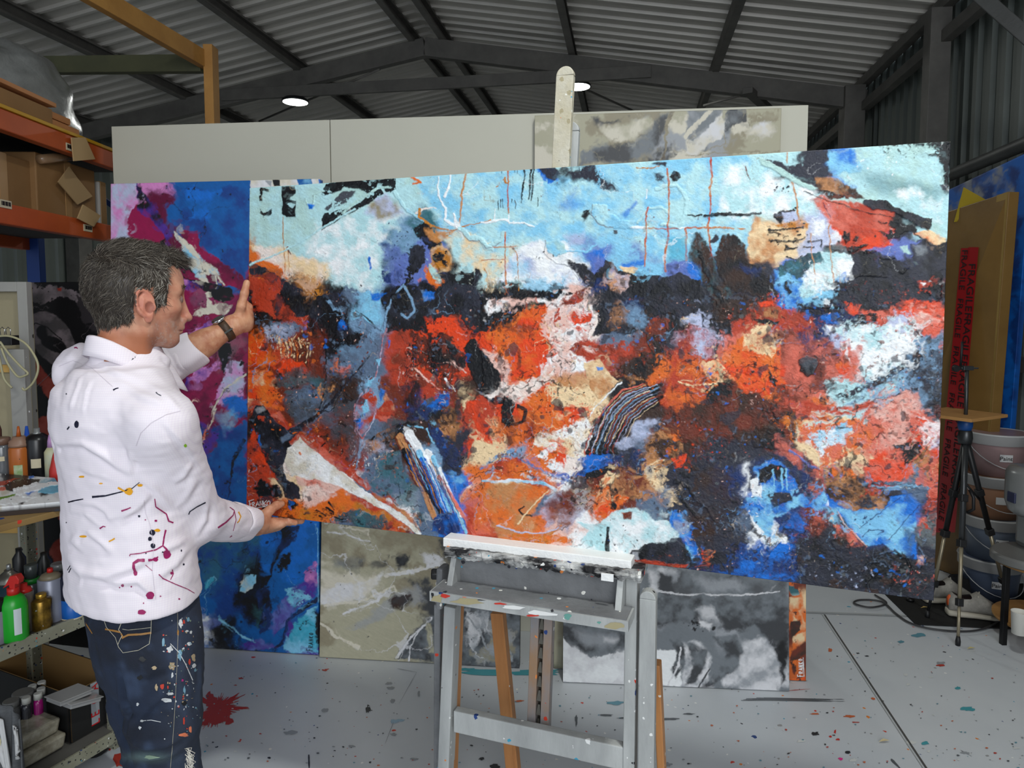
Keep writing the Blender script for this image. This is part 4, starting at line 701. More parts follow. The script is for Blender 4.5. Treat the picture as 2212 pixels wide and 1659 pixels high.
# ---------------------------------------------------------------- painted canvases
def canvas_mesh(name, p, BL, BR, TL, TR, relief, m, thick=.038, edge=None, parent=None):
    """front grid coloured per vertex by painter p, with real paint relief, sides and back; corners are world points"""
    BL, BR, TL, TR = [np.array(q, float) for q in (BL, BR, TL, TR)]
    U, V = np.meshgrid(np.linspace(0, 1, p.w), np.linspace(0, 1, p.h))
    U = U[..., None]; V = V[..., None]
    Pt = (TL * (1 - U) + TR * U) * (1 - V) + (BL * (1 - U) + BR * U) * V
    n = np.cross(BR - BL, TL - BL); n /= np.linalg.norm(n)       # towards the viewer
    hh = p.ht - p.ht.min(); hh = (p.ht - np.median(p.ht)).clip(-1, 4)
    Pt = Pt + n * (hh * relief)[..., None]
    Pt[0] = Pt[0] - n * .001; 
    w, h = p.w, p.h; N0 = w * h
    idx = np.arange(N0).reshape(h, w)
    Q = np.stack([idx[1:, :-1], idx[1:, 1:], idx[:-1, 1:], idx[:-1, :-1]], -1).reshape(-1, 4)
    ring = np.concatenate([idx[0, :], idx[1:, -1], idx[-1, -2::-1], idx[-2:0:-1, 0]])
    back = Pt.reshape(-1, 3)[ring] - n * thick
    nb = np.arange(len(ring)) + N0; r2 = np.roll(ring, -1); b2 = np.roll(nb, -1)
    S = np.stack([ring, r2, b2, nb], -1)
    cc = np.array([(TL + TR + BL + BR) / 4 - n * thick]); ic = N0 + len(ring)
    Vv = np.concatenate([Pt.reshape(-1, 3), back, cc])
    Tri = np.stack([nb, b2, np.full(len(ring), ic)], -1)
    me = bpy.data.meshes.new(name); nv = len(Vv); nq = len(Q) + len(S); ntr = len(Tri)
    me.vertices.add(nv); me.vertices.foreach_set('co', Vv.astype(np.float32).ravel())
    loops = np.concatenate([Q.ravel(), S.ravel(), Tri.ravel()]).astype(np.int32)
    me.loops.add(len(loops)); me.loops.foreach_set('vertex_index', loops)
    me.polygons.add(nq + ntr)
    st = np.concatenate([np.arange(nq) * 4, nq * 4 + np.arange(ntr) * 3]).astype(np.int32)
    me.polygons.foreach_set('loop_start', st)
    sm = np.zeros(nq + ntr, bool); sm[:len(Q)] = True
    me.polygons.foreach_set('use_smooth', sm); me.update(calc_edges=True)
    col = np.ones((nv, 4), np.float32); col[:N0, :3] = p.col.reshape(-1, 3)
    col[N0:N0 + len(ring), :3] = p.col.reshape(-1, 3)[ring]
    if edge is not None: col[N0:, :3] = srgb2lin(np.array(edge, np.float32) / 255)
    a = me.color_attributes.new('Col', 'FLOAT_COLOR', 'POINT'); a.data.foreach_set('color', col.ravel())
    me.materials.append(m); o = bpy.data.objects.new(name, me); COL.objects.link(o)
    if parent is not None: o.parent = parent; o.matrix_parent_inverse = parent_inv(parent)
    return o
M_paint = mat('impasto_paint', (200, 200, 200), .34, attr=True, bump=.3, bscale=160, coat=.07)
M_paint.node_tree.nodes['Principled BSDF'].inputs['Specular IOR Level'].default_value = .28
M_paintflat = mat('smooth_paint', (200, 200, 200), .5, attr=True, bump=.08, bscale=120)

# main canvas: 1.86 x 1.0 m, turned 20 degrees, leaning back a little
CQ = (-.824, 2.116, .9915, -.3475, .046, -.005, 1.860)
def quadpts(q, h=1.0):
    x, y, z, yaw, lean, roll, w = q
    ux = Vector((math.cos(yaw), math.sin(yaw), 0)); n = Vector((-math.sin(yaw), math.cos(yaw), 0))
    up = Vector((0, 0, 1)) * math.cos(lean) + n * math.sin(lean)
    a = ux * math.cos(roll) + up * math.sin(roll); b = up * math.cos(roll) - ux * math.sin(roll)
    o = Vector((x, y, z)); return o, o + a * w, o + b * h, o + a * w + b * h
cBL, cBR, cTL, cTR = quadpts(CQ)
pm = paint_main()
o = canvas_mesh('painted_canvas', pm, cBL, cBR, cTL, cTR, .0016, M_paint, .036)
tag(o, 'very large abstract canvas in pale blue, black and fiery orange held on the easel', 'painting')

def lean_canvas(name, fn, bl, br, top_px, lean, w, h, label, edge=None, relief=.0008, m=M_paintflat, group=None, thick=.036):
    """canvas standing on the floor (bottom corners by floor pixels), leaning back, its left top corner at height row top_px"""
    A = onz(bl[0], bl[1], .004); B = onz(br[0], br[1], .004)
    ux = (B - A).normalized(); n = Vector((-ux.y, ux.x, 0)); up = Vector((0, 0, 1)) * math.cos(lean) + n * math.sin(lean)
    if top_px > 50:
        lo, hi = .2, 3.5
        for _ in range(40):
            mid = (lo + hi) / 2
            if topx(A + up * mid)[1] > top_px: lo = mid
            else: hi = mid
        H = lo
    else: H = top_px
    C, D = A + up * H, B + up * H
    p = quad_painter(w, h, [topx(C), topx(D), topx(B), topx(A)], 11 + len(name) + int(bl[0]) % 17)
    fn(p); o = canvas_mesh(name, p, A, B, C, D, relief, m, thick, edge)
    tag(o, label, 'painting', group); return o
def sgn(p, x, y, ux, uy, vx, vy, k='w', w=2.0, under=True):
    """the artist's signature FRANKO from strokes; u runs along the word, v upwards"""
    G = {'F': ["0,0 0,1", "0,1 .7,1", "0,.55 .5,.55"], 'R': ["0,0 0,1", "0,1 .6,.95 .6,.6 0,.5 .65,0"], 'A': ["0,0 .35,1 .7,0", ".15,.35 .6,.35"], 'N': ["0,0 0,1", "0,1 .6,0", ".6,0 .6,1"],
         'K': ["0,0 0,1", ".6,1 0,.45 .65,0"], 'O': [".3,1 .05,.75 .05,.3 .3,0 .55,.3 .55,.75 .3,1"]}
    p.frame(0, 0, 1)
    for i, ch in enumerate('FRANKO'):
        for t in G[ch]:
            q = []
            for s_ in t.split():
                a, b = map(float, s_.split(',')); sc = 1.25 if ch == 'F' else .85; a = a * .13 + i * .165; b = b * sc
                q.append('%f,%f' % (x + ux * a + vx * b, y + uy * a + vy * b))
            p.L(k, ' '.join(q), w=w, r=0, soft=1.0, h=.3)
    if under: p.L(k, '%f,%f %f,%f' % (x - vx * .25, y - vy * .25, x + ux * .98 - vx * .2, y + uy * .98 - vy * .2), w=w, r=0)

def paint_blue(p):
    p.grid(240, 50, 400, 60, ["qqqUUUUuUwx", "mqMUUUUUUbb", "qmkMUUUuUUb", "qqmkMUmUUbb", "qqmmBUMmUbb", "MMmmkmmMUUb", "Mmmmkwmmmqq", "MmmmmmMmmmb", "MmmMMmkmmmm", "mmMuuqmqMmM", "MmmUqqmmUUU", "MmMbUkUUqbb",
                           "UUbUUkUUbbb", "UUUAAUUAUUU", "UUAUUUkUUUU", "UUUAUAkUUUU", "UUUUwkUUukU", "UUAUUkkUuuB", "UUuaAukuBaa", "UUaUAaukaBa", "UUUaaAUaaaa"], sharp=3, warp=22)
    P, L, S = p.P, p.L, p.S; p.frame(0, 480, 3.95)
    P('U', "1500,-300 2120,-300 2130,500 1900,420 1700,200 1560,60", r=10, soft=5, k2='A'); P('U', "1560,-280 1900,-300 1800,0 1620,-60", r=8, soft=4, k2='b')
    P('q', "918,-330 1160,-330 1180,-100 1100,60 1130,140 920,200", r=9, soft=5, k2='l', h=.3); P('m', "1180,-200 1350,-40 1480,110 1300,200 1130,140 1100,0", r=9, soft=2, h=.3); P('k', "1160,-330 1280,-180 1420,20 1500,140 1440,160 1300,0 1180,-120", r=7, soft=2.5, h=.3, k2='u')
    P('m', "1560,60 1700,60 1740,220 1880,320 2100,470 2100,600 1900,520 1640,300", r=7, soft=2, h=.3, k2='M'); P('m', "1500,380 2100,640 2110,1900 1700,1700 1500,1500 1480,1100", r=9, soft=3, h=.2, k2='M', a=.92)
    P('B', "1500,80 1560,130 1700,280 1860,400 1880,440 1740,440 1800,540 1650,460 1560,260", r=6, soft=2.5, h=.5, k2='i'); P('i', "1500,80 1530,90 1680,250 1720,330 1640,280 1540,160", r=4, soft=1.5, h=.5)
    P('i', "1680,480 1750,470 1800,530 1760,530", r=3, soft=1.5); L('i', "1830,420 1850,460 1920,530", w=7, w2=2, r=2); L('i', "1740,330 1820,430 1850,520", w=3, r=2)
    P('k', "1560,470 1700,500 1900,530 1990,580 2000,640 1940,680 1850,660 1760,590 1640,520", r=4, soft=1.5, h=.3); P('i', "1630,790 1700,750 1770,730 1770,650 1800,660 1830,700 1900,680 2000,700 1960,760 1900,790 1800,780 1700,810", r=5, soft=1.5, h=.5); P('i', "1760,610 1810,600 1820,640 1770,640", r=4)
    P('u', "1560,480 1640,500 1720,560 1650,600 1560,580", r=5, soft=3, k2='q', dry=.1); P('u', "1560,950 1800,850 1860,880 1650,980", r=7, soft=3, dry=.12, k2='q'); P('k', "1850,1040 1960,1050 1980,1140 1940,1220 1920,1310 1880,1200", r=5, soft=2)
    P('q', "1640,1260 1860,1160 1900,1200 1720,1350 1600,1400", r=9, soft=4, dry=.14, k2='u', h=.4); P('q', "1960,1200 2090,1180 2080,1480 1900,1560 1850,1450", r=9, soft=4, dry=.08, k2='l', h=.4); L('i', "2100,1290 1950,1390 1880,1490 1810,1659", w=5, w2=2, r=4, h=.5); L('P', "1600,1620 1650,1520 1690,1530", w=3, r=1, h=.3)
    P('b', "1900,1500 2110,1500 2110,1659 1950,1659", r=8, soft=5, k2='U'); S('k', 2080, 1250, 60, 60, 8, 5, 3)
    p.frame(0, 880, 3.95)
    P('M', "1560,0 1680,0 1660,260 1700,460 1650,400 1600,160", r=8, soft=4, k2='k', h=.3); P('U', "1700,200 2110,100 2110,900 1750,880 1650,420", r=12, soft=6, k2='A'); P('k', "1650,60 1720,160 1680,330 1640,260", r=6, soft=3); P('R', "1760,160 1860,220 1820,330 1690,450 1700,360", r=7, soft=3, dry=.1, k2='u')
    L('p', "1860,0 1830,90 1760,200 1700,400", w=5, w2=2, r=5, k2='i', h=.5); L('k', "2080,280 1980,480 1930,760", w=9, w2=3, r=6, k2='n'); P('B', "1840,60 1960,20 2010,60 1980,200 1900,260", r=8, soft=7, k2='u', a=.6)
    P('k', "2080,1100 2110,900 2100,1300 2000,1330", r=7, soft=3, dry=.1); P('A', "1640,1120 1750,1150 1800,1350 1660,1420", r=12, soft=9, a=.7)
    p.frame(400, 1120, 3.079)
    P('A', "60,60 500,60 480,300 250,500 80,460", r=16, soft=16, a=.7, k2='e'); P('U', "480,60 900,40 890,420 620,440 480,330", r=14, soft=10, a=.9, k2='b'); P('k', "640,60 760,50 720,150 640,230 590,340 540,450 480,470 500,400 560,380 600,230 650,130", r=5, soft=2, h=.4, k2='n'); P('k', "660,230 710,210 690,310 630,370 600,360", r=7, soft=2, dry=.15)
    P('k', "540,450 560,470 570,560 560,700 480,760 520,600 470,560 470,470", r=7, soft=3, dry=.08, k2='n'); P('i', "370,420 440,380 470,380 460,430 400,500 370,490 380,450", r=5, soft=1.5, h=.5, k2='B', dry=.03); L('k', "480,240 455,380", w=2, r=1); P('a', "125,420 180,390 180,420 150,470 130,470", r=5, soft=3, dry=.1)
    P('u', "560,620 700,480 860,380 880,480 760,590 640,720 580,780", r=9, soft=5, k2='v', dry=.03); P('u', "780,340 870,280 880,460 820,480", r=8, soft=3, dry=.15, k2='q'); P('B', "670,470 760,480 830,540 740,580 680,530", r=8, soft=3, dry=.2, k2='a')
    P('B', "640,860 740,690 870,570 880,890 640,890", r=9, soft=4, k2='a', h=.3); L('k', "590,860 640,830 680,680 760,620 880,530", w=5, w2=9, r=4, h=.4, k2='n'); P('v', "90,700 200,660 260,680 180,740 90,750", r=7, soft=5, a=.7); L('B', "230,670 400,790 560,860", w=5, w2=3, r=3, h=.5); P('u', "370,820 470,790 600,860 440,870", r=6, soft=4, k2='v')
    P('k', "440,560 500,600 480,720 440,640", r=5, soft=4, a=.6, k2='e'); L('B', "880,60 885,560", w=1.5, r=1)
    p.scumble(np.ones_like(p.ht) * .6, 3, 16); p.speck('k', np.ones_like(p.ht), 12, .62, 711); p.veins('B', np.clip((p.Y - 1000) / 200, 0, 1), 60, .012, 821, .6); p.veins('k', np.ones_like(p.ht), 80, .012, 822, .6); p.edges(2)
    p.frame(0, 0, 1)     # pale unfinished corner along the top right edge
    P('x', "541,380 712,378 712,408 541,412", r=3, soft=2, h=0, k2='i'); P('k', "590,386 606,387 606,402 592,402", r=3, soft=1.5); P('z', "574,390 588,389 586,404", r=3, soft=1.5); P('U', "640,386 672,386 676,404 644,402", r=3, soft=1.5, k2='B'); P('b', "688,386 702,387 704,404 690,400", r=2)
    p.grain(.10, (3, 12), .9); sgn(p, 675, 1406, 2, -42, -10, -1, 'k', 1.6, False)
    p.col *= 1.2
def paint_beige(p):
    p.grid(680, 50, 700, 60, ["fififfifji"] * 7 + ["jfffjjjjjj", "jjhfjjHxjj", "iiiffjfxjj", "fiffjHfjzj", "jfffffjhhH", "ffffffHhhH", "ffffjhHhhH"], sharp=2.5, warp=30)
    P, L, S = p.P, p.L, p.S; p.frame(400, 1120, 3.079)
    P('j', "880,60 1240,90 1500,140 1540,300 1380,380 900,300", r=16, soft=14, k2='f'); P('H', "960,270 1180,270 1200,300 1120,340 960,320", r=8, soft=8, a=.8, k2='h'); P('H', "1240,280 1340,270 1330,330 1240,340", r=8, soft=8, a=.7); P('H', "1400,260 1490,260 1500,330 1420,350", r=8, soft=6, k2='k', dry=.03)
    P('f', "880,340 1350,370 1340,330 900,310", r=6, soft=8, h=.3); P('i', "890,470 1330,370 1200,520 1000,580 890,590", r=9, soft=7, k2='x', h=.3); P('z', "1100,740 1220,640 1350,520 1560,470 1600,560 1400,620 1200,720", r=9, soft=8, a=.7); P('H', "1360,530 1490,520 1500,560 1430,630 1370,600", r=8, soft=4, k2='d')
    L('i', "930,590 1150,560 1340,470 1390,460 1400,490", w=6, w2=4, r=4, h=.6); L('x', "1330,390 1600,340 1724,290", w=9, w2=5, r=5, h=.6, k2='i'); L('x', "1340,480 1280,540 1150,600 1060,640", w=5, r=5, h=.5); L('i', "890,690 1000,790 1150,860", w=6, r=4, h=.6); L('x', "960,90 1080,110 1230,160", w=4, r=5, h=.7); L('i', "1080,60 1230,80 1220,110", w=4, r=4, h=.7)
    P('x', "1560,250 1724,260 1700,330 1600,330", r=9, soft=5, dry=.12); P('h', "1480,800 1640,640 1690,650 1690,960 1400,940", r=6, soft=4, k2='H', h=.2); L('x', "1410,930 1500,800 1640,660", w=5, r=4, h=.6); L('x', "1560,740 1500,860 1490,950", w=3, r=2, h=.5); P('f', "1600,680 1640,700 1650,900 1620,900", r=4, soft=3); P('f', "1400,720 1560,600 1480,780 1400,920", r=6, soft=6)
    P('h', "1680,640 1860,620 1900,900 1720,1000 1680,960", r=9, soft=6, k2='j')
    p.frame(880, 1120, 3.078); P('h', "340,560 760,560 760,1000 340,1000", r=5, soft=6, k2='H'); P('z', "400,620 560,640 560,760 480,740 440,900 400,800", r=9, soft=4, dry=.12, k2='x'); P('j', "560,700 740,760 700,960 480,980 420,900 520,840", r=10, soft=4, dry=.12, k2='z')
    L('z', "400,650 470,760 520,860 640,900", w=4, r=7, h=.5); L('z', "500,640 540,780 620,800 700,940", w=3, r=7, h=.5)
    p.scumble(np.ones_like(p.ht) * .5, 3, 16); p.veins('x', np.ones_like(p.ht), 90, .016, 823, .7, .6); p.speck('H', np.ones_like(p.ht), 8, .68, 712); p.edges(2); p.grain(.08, (3, 16), .5); p.col *= 1.12
def paint_horse(p):
    p.grid(1210, 60, 900, 60, ["zxzhzxzhz"] * 5 + ["zhhzzhhzz", "zhzHzzhhz", "hHhzzhHhh", "HhhhhhzhH", "xzxxhhhxh", "xxxxzxhxh"], sharp=3, warp=20)
    P, L, S = p.P, p.L, p.S; p.frame(880, 1120, 3.078)
    P('h', "1030,680 1480,720 1800,700 2550,600 2550,400 1440,330 1030,600", r=10, soft=9, k2='z'); P('H', "1030,700 1200,760 1460,760 1460,850 1350,880 1150,880 1040,780", r=6, soft=8, k2='h'); P('z', "1100,740 1380,790 1350,850 1180,850", r=6, soft=14, a=.8); P('x', "1310,790 1390,800 1370,830 1310,820", r=3, soft=8, a=.6)
    P('x', "1030,780 1100,880 1200,910 1400,890 1465,880 1440,1100 1030,1090", r=8, soft=3, k2='w')
    p.frame(1380, 1220, 3.3)
    P('h', "60,40 400,40 800,40 1070,30 1070,300 60,300", r=12, soft=14, k2='H', a=.85); P('x', "60,20 300,60 280,120 180,150 120,220 70,180", r=7, soft=8, k2='z'); P('z', "400,60 700,100 760,180 500,200", r=10, soft=14); P('H', "130,60 230,100 260,190 200,220 140,160", r=6, soft=7)
    L('x', "30,170 300,210 700,220 1000,190", w=5, w2=3, r=2, h=.3); P('h', "40,220 800,240 1060,220 1070,420 40,430", r=10, soft=10, k2='H'); P('x', "400,330 500,310 640,420 560,440 470,400", r=8, soft=9, a=.8, k2='z'); P('H', "560,340 720,380 760,460 650,470", r=9, soft=9); S('k', 430, 430, 120, 60, 24, 3, 9); P('x', "440,400 520,420 500,470 440,450", r=8, soft=7)
    P('w', "60,620 160,600 300,620 300,880 60,860", r=6, soft=3); P('x', "330,560 430,560 500,640 480,860 300,860", r=6, soft=5, k2='z'); P('z', "640,560 900,520 1060,480 1060,870 620,870", r=8, soft=10, k2='x'); P('H', "230,540 330,520 330,700 260,820 220,760 270,640", r=5, soft=4, k2='h'); P('H', "340,560 480,600 470,720 400,840 330,860 380,740", r=4, soft=5, k2='h')
    P('h', "520,520 700,500 760,620 700,740 540,860 420,890 560,760 620,640", r=5, soft=6, k2='H'); P('H', "820,420 1000,380 1064,420 1064,560 960,600 900,540", r=6, soft=7); P('k', "960,600 1064,480 1064,640 1030,820 1000,860 1010,700", r=5, soft=6, k2='H'); L('x', "300,600 280,720 210,860", w=4, r=3); L('H', "500,740 420,880", w=3, r=2)
    p.scumble(np.ones_like(p.ht) * .35, 2, 12); p.edges(1.5); p.grain(.05, (3, 10), .4)
def paint_fire(p):
    p.grid(1640, 20, 700, 40, ["oRoTRo"] * 12 + ["BRRoTR", "RTroRo", "oRTroR", "TooRoT", "RRooTo", "RooRoo", "oRRooR"], sharp=3, warp=10)
    P, L = p.P, p.L; p.frame(1700, 1220, 3.78)
    P('C', "10,180 100,190 110,250 50,260", r=4, soft=2, k2='e'); P('R', "70,160 110,170 100,210 70,200", r=3); P('T', "30,270 140,270 150,330 90,380 120,420 150,520 110,520 40,380 20,400", r=5, soft=3, k2='o'); P('R', "20,460 100,460 100,540 40,620 20,600", r=4, soft=3, k2='d'); P('o', "50,600 150,540 150,640 30,690", r=4, soft=3, k2='T')
    P('R', "20,700 150,620 150,720 80,780 60,900 30,880", r=5, soft=3, k2='d'); P('o', "30,780 80,770 70,850", r=4); P('o', "30,930 150,920 155,950 30,950", r=3, k2='O'); p.edges(2); p.veins('d', np.ones_like(p.ht), 30, .04, 824, .8)
    p.speck('d', np.ones_like(p.ht), 9, .5, 713); sgn(p, 1734.5, 1461, -1.5, -41, -9.5, 0, 'w', 1.5)
def paint_plain(c1, c2):
    def f(p): p.col[:] = p.c(c1); m = np.clip(p.mid * 1.5 + .5, 0, 1)[..., None]; p.col = p.col * (1 - m) + p.c(c2) * m; p.grain(.05)
    return f
def paint_top(p):
    p.grid(1150, 45, 230, 40, ["ffffjjjffffff", "fifjjhjizhiff", "ffffjjzzhzjff", "iijjjjHiizfii", "iiffjjHizziii", "fffjjHzzfifff"] + ["ffjjfiffjjfff"] * 8, sharp=3, warp=26)
    P, L = p.P, p.L; p.frame(740, 0, 2.962)
    P('H', "1600,740 1640,730 1660,790 1640,810", r=5, soft=5); P('j', "1620,790 1820,730 1820,760 1700,780 1640,820", r=7, soft=5, k2='H'); P('h', "1500,960 1700,930 1860,920 1980,830 2050,720 2110,700 2050,880 1960,980 1840,1060 1500,1060", r=10, soft=9, k2='H'); P('f', "1660,800 1960,740 2000,800 1860,900 1700,900", r=9, soft=10, k2='i')
    L('d', "2120,700 2080,800 2060,930 2050,1010", w=8, w2=4, r=6, k2='j')
    p.frame(1480, 0, 2.963)
    P('h', "20,700 240,690 200,760 60,860 0,900", r=6, soft=5, k2='z'); P('x', "60,900 180,760 220,720 250,820 230,880 160,920 60,1000 0,980 0,900", r=6, soft=3, k2='i'); P('H', "250,720 290,690 380,690 400,770 330,800 240,850 250,780", r=5, soft=2.5, k2='h'); L('i', "0,880 100,760 160,700", w=10, r=5)
    P('j', "400,700 600,700 600,780 420,800", r=8, soft=8, dry=.2, k2='f'); P('x', "460,800 560,780 580,860 400,870", r=8, soft=9, k2='i'); L('j', "0,1000 280,980 600,960", w=3, r=6, dry=.1); L('j', "240,860 260,920 100,980", w=2, r=4)
    p.scumble(np.ones_like(p.ht) * .4, 2, 12); p.veins('j', np.ones_like(p.ht), 70, .012, 825, .6); p.edges(2)
def paint_oval(p):
    p.col[:] = p.c('k'); P, L = p.P, p.L; p.frame(0, 600, 5.53)
    P('D', "300,60 1040,180 1040,330 860,290 640,280 400,270 330,290", r=12, soft=3, dry=.22, k2='z'); P('H', "900,200 1100,250 1200,650 1100,600 900,420", r=14, soft=4, dry=.3)
    P('r', "680,130 730,130 730,170 690,170", r=4, soft=3)
    n = 30
    el = lambda cx, cy, a, b, th: ' '.join('%f,%f' % (cx + a * math.cos(k * 6.2832 / n) * math.cos(th) - b * math.sin(k * 6.2832 / n) * math.sin(th), cy + a * math.cos(k * 6.2832 / n) * math.sin(th) + b * math.sin(k * 6.2832 / n) * math.cos(th)) for k in range(n))
    P('D', el(630, 740, 390, 230, .95), r=3, soft=3, k2='z'); P('k', el(520, 660, 90, 75, .9), r=3, soft=3); P('k', el(650, 800, 170, 90, .55), r=3, soft=3); P('D', "550,590 640,620 700,700 600,700", r=4, soft=4, k2='z')
    P('p', "320,980 420,1000 760,1400 1000,1700 900,1800 600,1450 400,1200 300,1150", r=5, soft=2.5, k2='r'); P('p', "420,1800 560,1650 700,1700 600,2300 500,2150", r=7, soft=3, k2='r')
    L('z', "330,1400 680,1070", w=1, r=.5); L('k', "350,640 420,540 560,590 740,740", w=2, r=1)
    p.frame(0, 900, 6.91); P('p', "460,90 620,0 780,40 740,180 520,220", r=5, soft=3, k2='r'); P('p', "830,1380 960,1400 960,1660", r=5, k2='r')
    p.frame(0, 880, 3.95); P('p', "430,1200 570,1000 600,1300 480,1400", r=6, soft=3, k2='r'); p.veins('z', np.clip((900 - p.Y) / 300, 0, 1), 40, .02, 826, .7)
    p.col *= np.array([.55, .42, .42])
def paint_sea(p):
    p.grid(2040, 22, 300, 40, ["bAbbbbbbb", "bzbfAAbbb", "bAzAbzbAb", "bbzzAbzAb", "AzbAzAAbb"] + ["AbAbbAbAb"] * 16, sharp=3, warp=12)
    p.scumble(np.ones_like(p.ht) * .8, 3, 10); p.col *= .8
blueC = lean_canvas('painted_canvas', paint_blue, (241, 1386), (688, 1415), 397, .055, 460, 1000, 'tall canvas in cobalt blue and crimson leaning against the white boards', (14, 60, 120))
lean_canvas('painted_canvas', paint_beige, (690, 1419), (1122, 1443), 1.45, .09, 420, 700, 'beige and grey marbled canvas standing on the floor behind the easel', (60, 58, 62))
lean_canvas('painted_canvas', paint_plain('f', 'j'), (1196, 1443), (1300, 1450), 1.35, .075, 60, 60, 'plain olive canvas showing only a narrow strip behind the easel mast', (120, 118, 84))
lean_canvas('painted_canvas', paint_fire, (1640, 1466), (1741, 1471), 1.30, .09, 110, 700, 'narrow rust and orange canvas signed in white, behind the monochrome one', (150, 60, 20))
lean_canvas('painted_canvas', paint_horse, (1216, 1473), (1705, 1493), 1.12, .10, 520, 620, 'black and white canvas of galloping legs leaning near the easel', (60, 62, 68))
# white display boards
M_board = mat('white_board', (196, 194, 180), .55, 0, c2=(190, 188, 174), vscale=1)
BP, BDIR = Vector((.04, 3.40, 0)), Vector((math.cos(-.110), math.sin(-.110), 0)); BN = Vector((-BDIR.y, BDIR.x, 0))
def bx(px, py): q = onplane(px, py, BP, BN); return (q - BP).dot(BDIR)
ztop = onplane(700, 259, BP, BN).z
for a, b, lab in ((bx(245, 400), bx(712.5, 300), 'plain white display board behind the blue canvas, nearest the racking'), (bx(713.5, 300), bx(1746, 260), 'wide white display board carrying a beige swirled painting')):
    o = MB().box(BP + BDIR * (a + b) / 2 + BN * .02 + Vector((0, 0, ztop / 2)), (b - a - .002, .04, ztop), Rz(math.atan2(BDIR.y, BDIR.x))).build('display_board', M_board, None, .002)
    tag(o, lab, 'board', 'white display boards')
A = onplane(1155, 250, BP - BN * .045, BN); B = onplane(1688, 233, BP - BN * .045, BN); zt = (A.z + B.z) / 2 - .0; A.z = B.z = zt
C0 = A.copy(); C0.z = zt - 1.05; D0_ = B.copy(); D0_.z = zt - 1.05
p = quad_painter(540, 300, [topx(A), topx(B), topx(D0_), topx(C0)], 5); paint_top(p)
o = canvas_mesh('painted_canvas', p, C0, D0_, A, B, .0006, M_paintflat, .036, (120, 110, 80)); tag(o, 'beige swirled canvas hung high on the white board behind the mast', 'painting')
# dark canvas with a pale oval, behind the trolley
def free_canvas(fn, A, B, H, lean, w, h, label, edge, seed=4):
    ux = (B - A).normalized(); n = Vector((-ux.y, ux.x, 0)); up = Vector((0, 0, 1)) * math.cos(lean) + n * math.sin(lean); C, D = A + up * H, B + up * H
    p = quad_painter(w, h, [topx(C), topx(D), topx(B), topx(A)], seed); fn(p); o = canvas_mesh('painted_canvas', p, A, B, C, D, .0006, M_paintflat, .036, edge); tag(o, label, 'painting'); return o
A = at(20, 900, 3.30); B = at(330, 900, 3.14); A.z = B.z = .004
free_canvas(paint_oval, A, B, 1.745, .03, 300, 800, 'black canvas with a pale oval ring and pink strokes behind the trolley', (20, 20, 20))
# ---------------------------------------------------------------- studio easel
M_eas = mat('easel_grey_paint', (186, 188, 186), .6, 0, c2=(132, 134, 134), vscale=9, vcon=.5, bump=.3, bscale=30, aniso=(1, 1, .25),
            spk=[('multi', 34, .3, .3), ((225, 225, 222), 60, .25, .25), ((46, 46, 50), 28, .2, .2)])
M_easdark = mat('easel_dark_spray', (50, 50, 52), .6, 0, c2=(150, 152, 154), vscale=4, vcon=.3, bump=.3, bscale=50, spk=[('multi', 48, .32, .45)])
M_easwood = mat('easel_wood', (196, 138, 84), .5, 0, c2=(158, 104, 60), vscale=7, aniso=(3, 3, .3), spk=[((220, 216, 208), 50, .25, .25)])
M_crust = mat('paint_crust', (206, 206, 204), .5, 0, c2=(24, 24, 28), vscale=20, vcon=.85, bump=.9, bscale=70, aniso=(.5, 1, 2), spk=[('multi', 60, .45, .6)])
M_white = mat('white_gesso', (238, 238, 236), .5, bump=.3, bscale=90)
M_blackm = mat('black_plastic', (22, 22, 24), .45, bump=.1)
EY = CQ[3]; EX = Vector((math.cos(EY), math.sin(EY), 0)); EN = Vector((-math.sin(EY), math.cos(EY), 0))
tt = .954; EO = cBL + (cBR - cBL) * (tt / 1.86); EO = Vector((EO.x, EO.y, 0))
def ep(px, py, c):      # point on the vertical plane c metres behind the canvas face
    return onplane(px, py, EO + EN * c, EN)
eas = thing('studio_easel', EO, 'grey paint-spattered studio easel with a drawer box, holding up the big canvas', 'easel')
def ebar(name, p0, p1, c, w, d, m, mw=None, bevel=.003, parent=None):
    A, B = ep(p0[0], p0[1], c), ep(p1[0], p1[1], c)
    return MB().bar(A, B, w, d, EX, w2=mw).build(name, m, parent or eas, bevel)
def down(px0, py0, px1, py1, c):   # carry a leg to the floor along its line
    A, B = ep(px0, py0, c), ep(px1, py1, c); t = (0.0 - A.z) / (B.z - A.z); return A, A + (B - A) * t
# uprights
for (x0, y0, x1, y1, c, w, d, m) in ((978, 1305, 964, 1650, .00, .034, .045, M_eas), (1367, 1240, 1361, 1650, .00, .030, .045, M_eas), (952, 1300, 951, 1650, .05, .020, .05, M_easdark)):
    A, B = down(x0, y0, x1, y1, c)
    MB().bar(A, B, w, d, EX).build('leg', m, eas, .003)
for (x0, y0, x1, y1, c) in ((991, 1305, 978, 1650, .03),):
    A, B = down(x0, y0, x1, y1, c); MB().bar(A, B, .020, .035, EX).build('leg', M_easwood, eas, .003)
# right outer swing leg with rounded top
A, B = down(1401, 1290, 1397, 1650, -.02); mb = MB(); mb.bar(A, B, .040, .03, EX)
mb.prism([(.020 * math.cos(a), .020 * math.sin(a)) for a in [math.pi * k / 10 for k in range(11)]], A - EN * .015, EX, Vector((0, 0, 1)), EN * .03); mb.build('leg', M_eas, eas, .002)
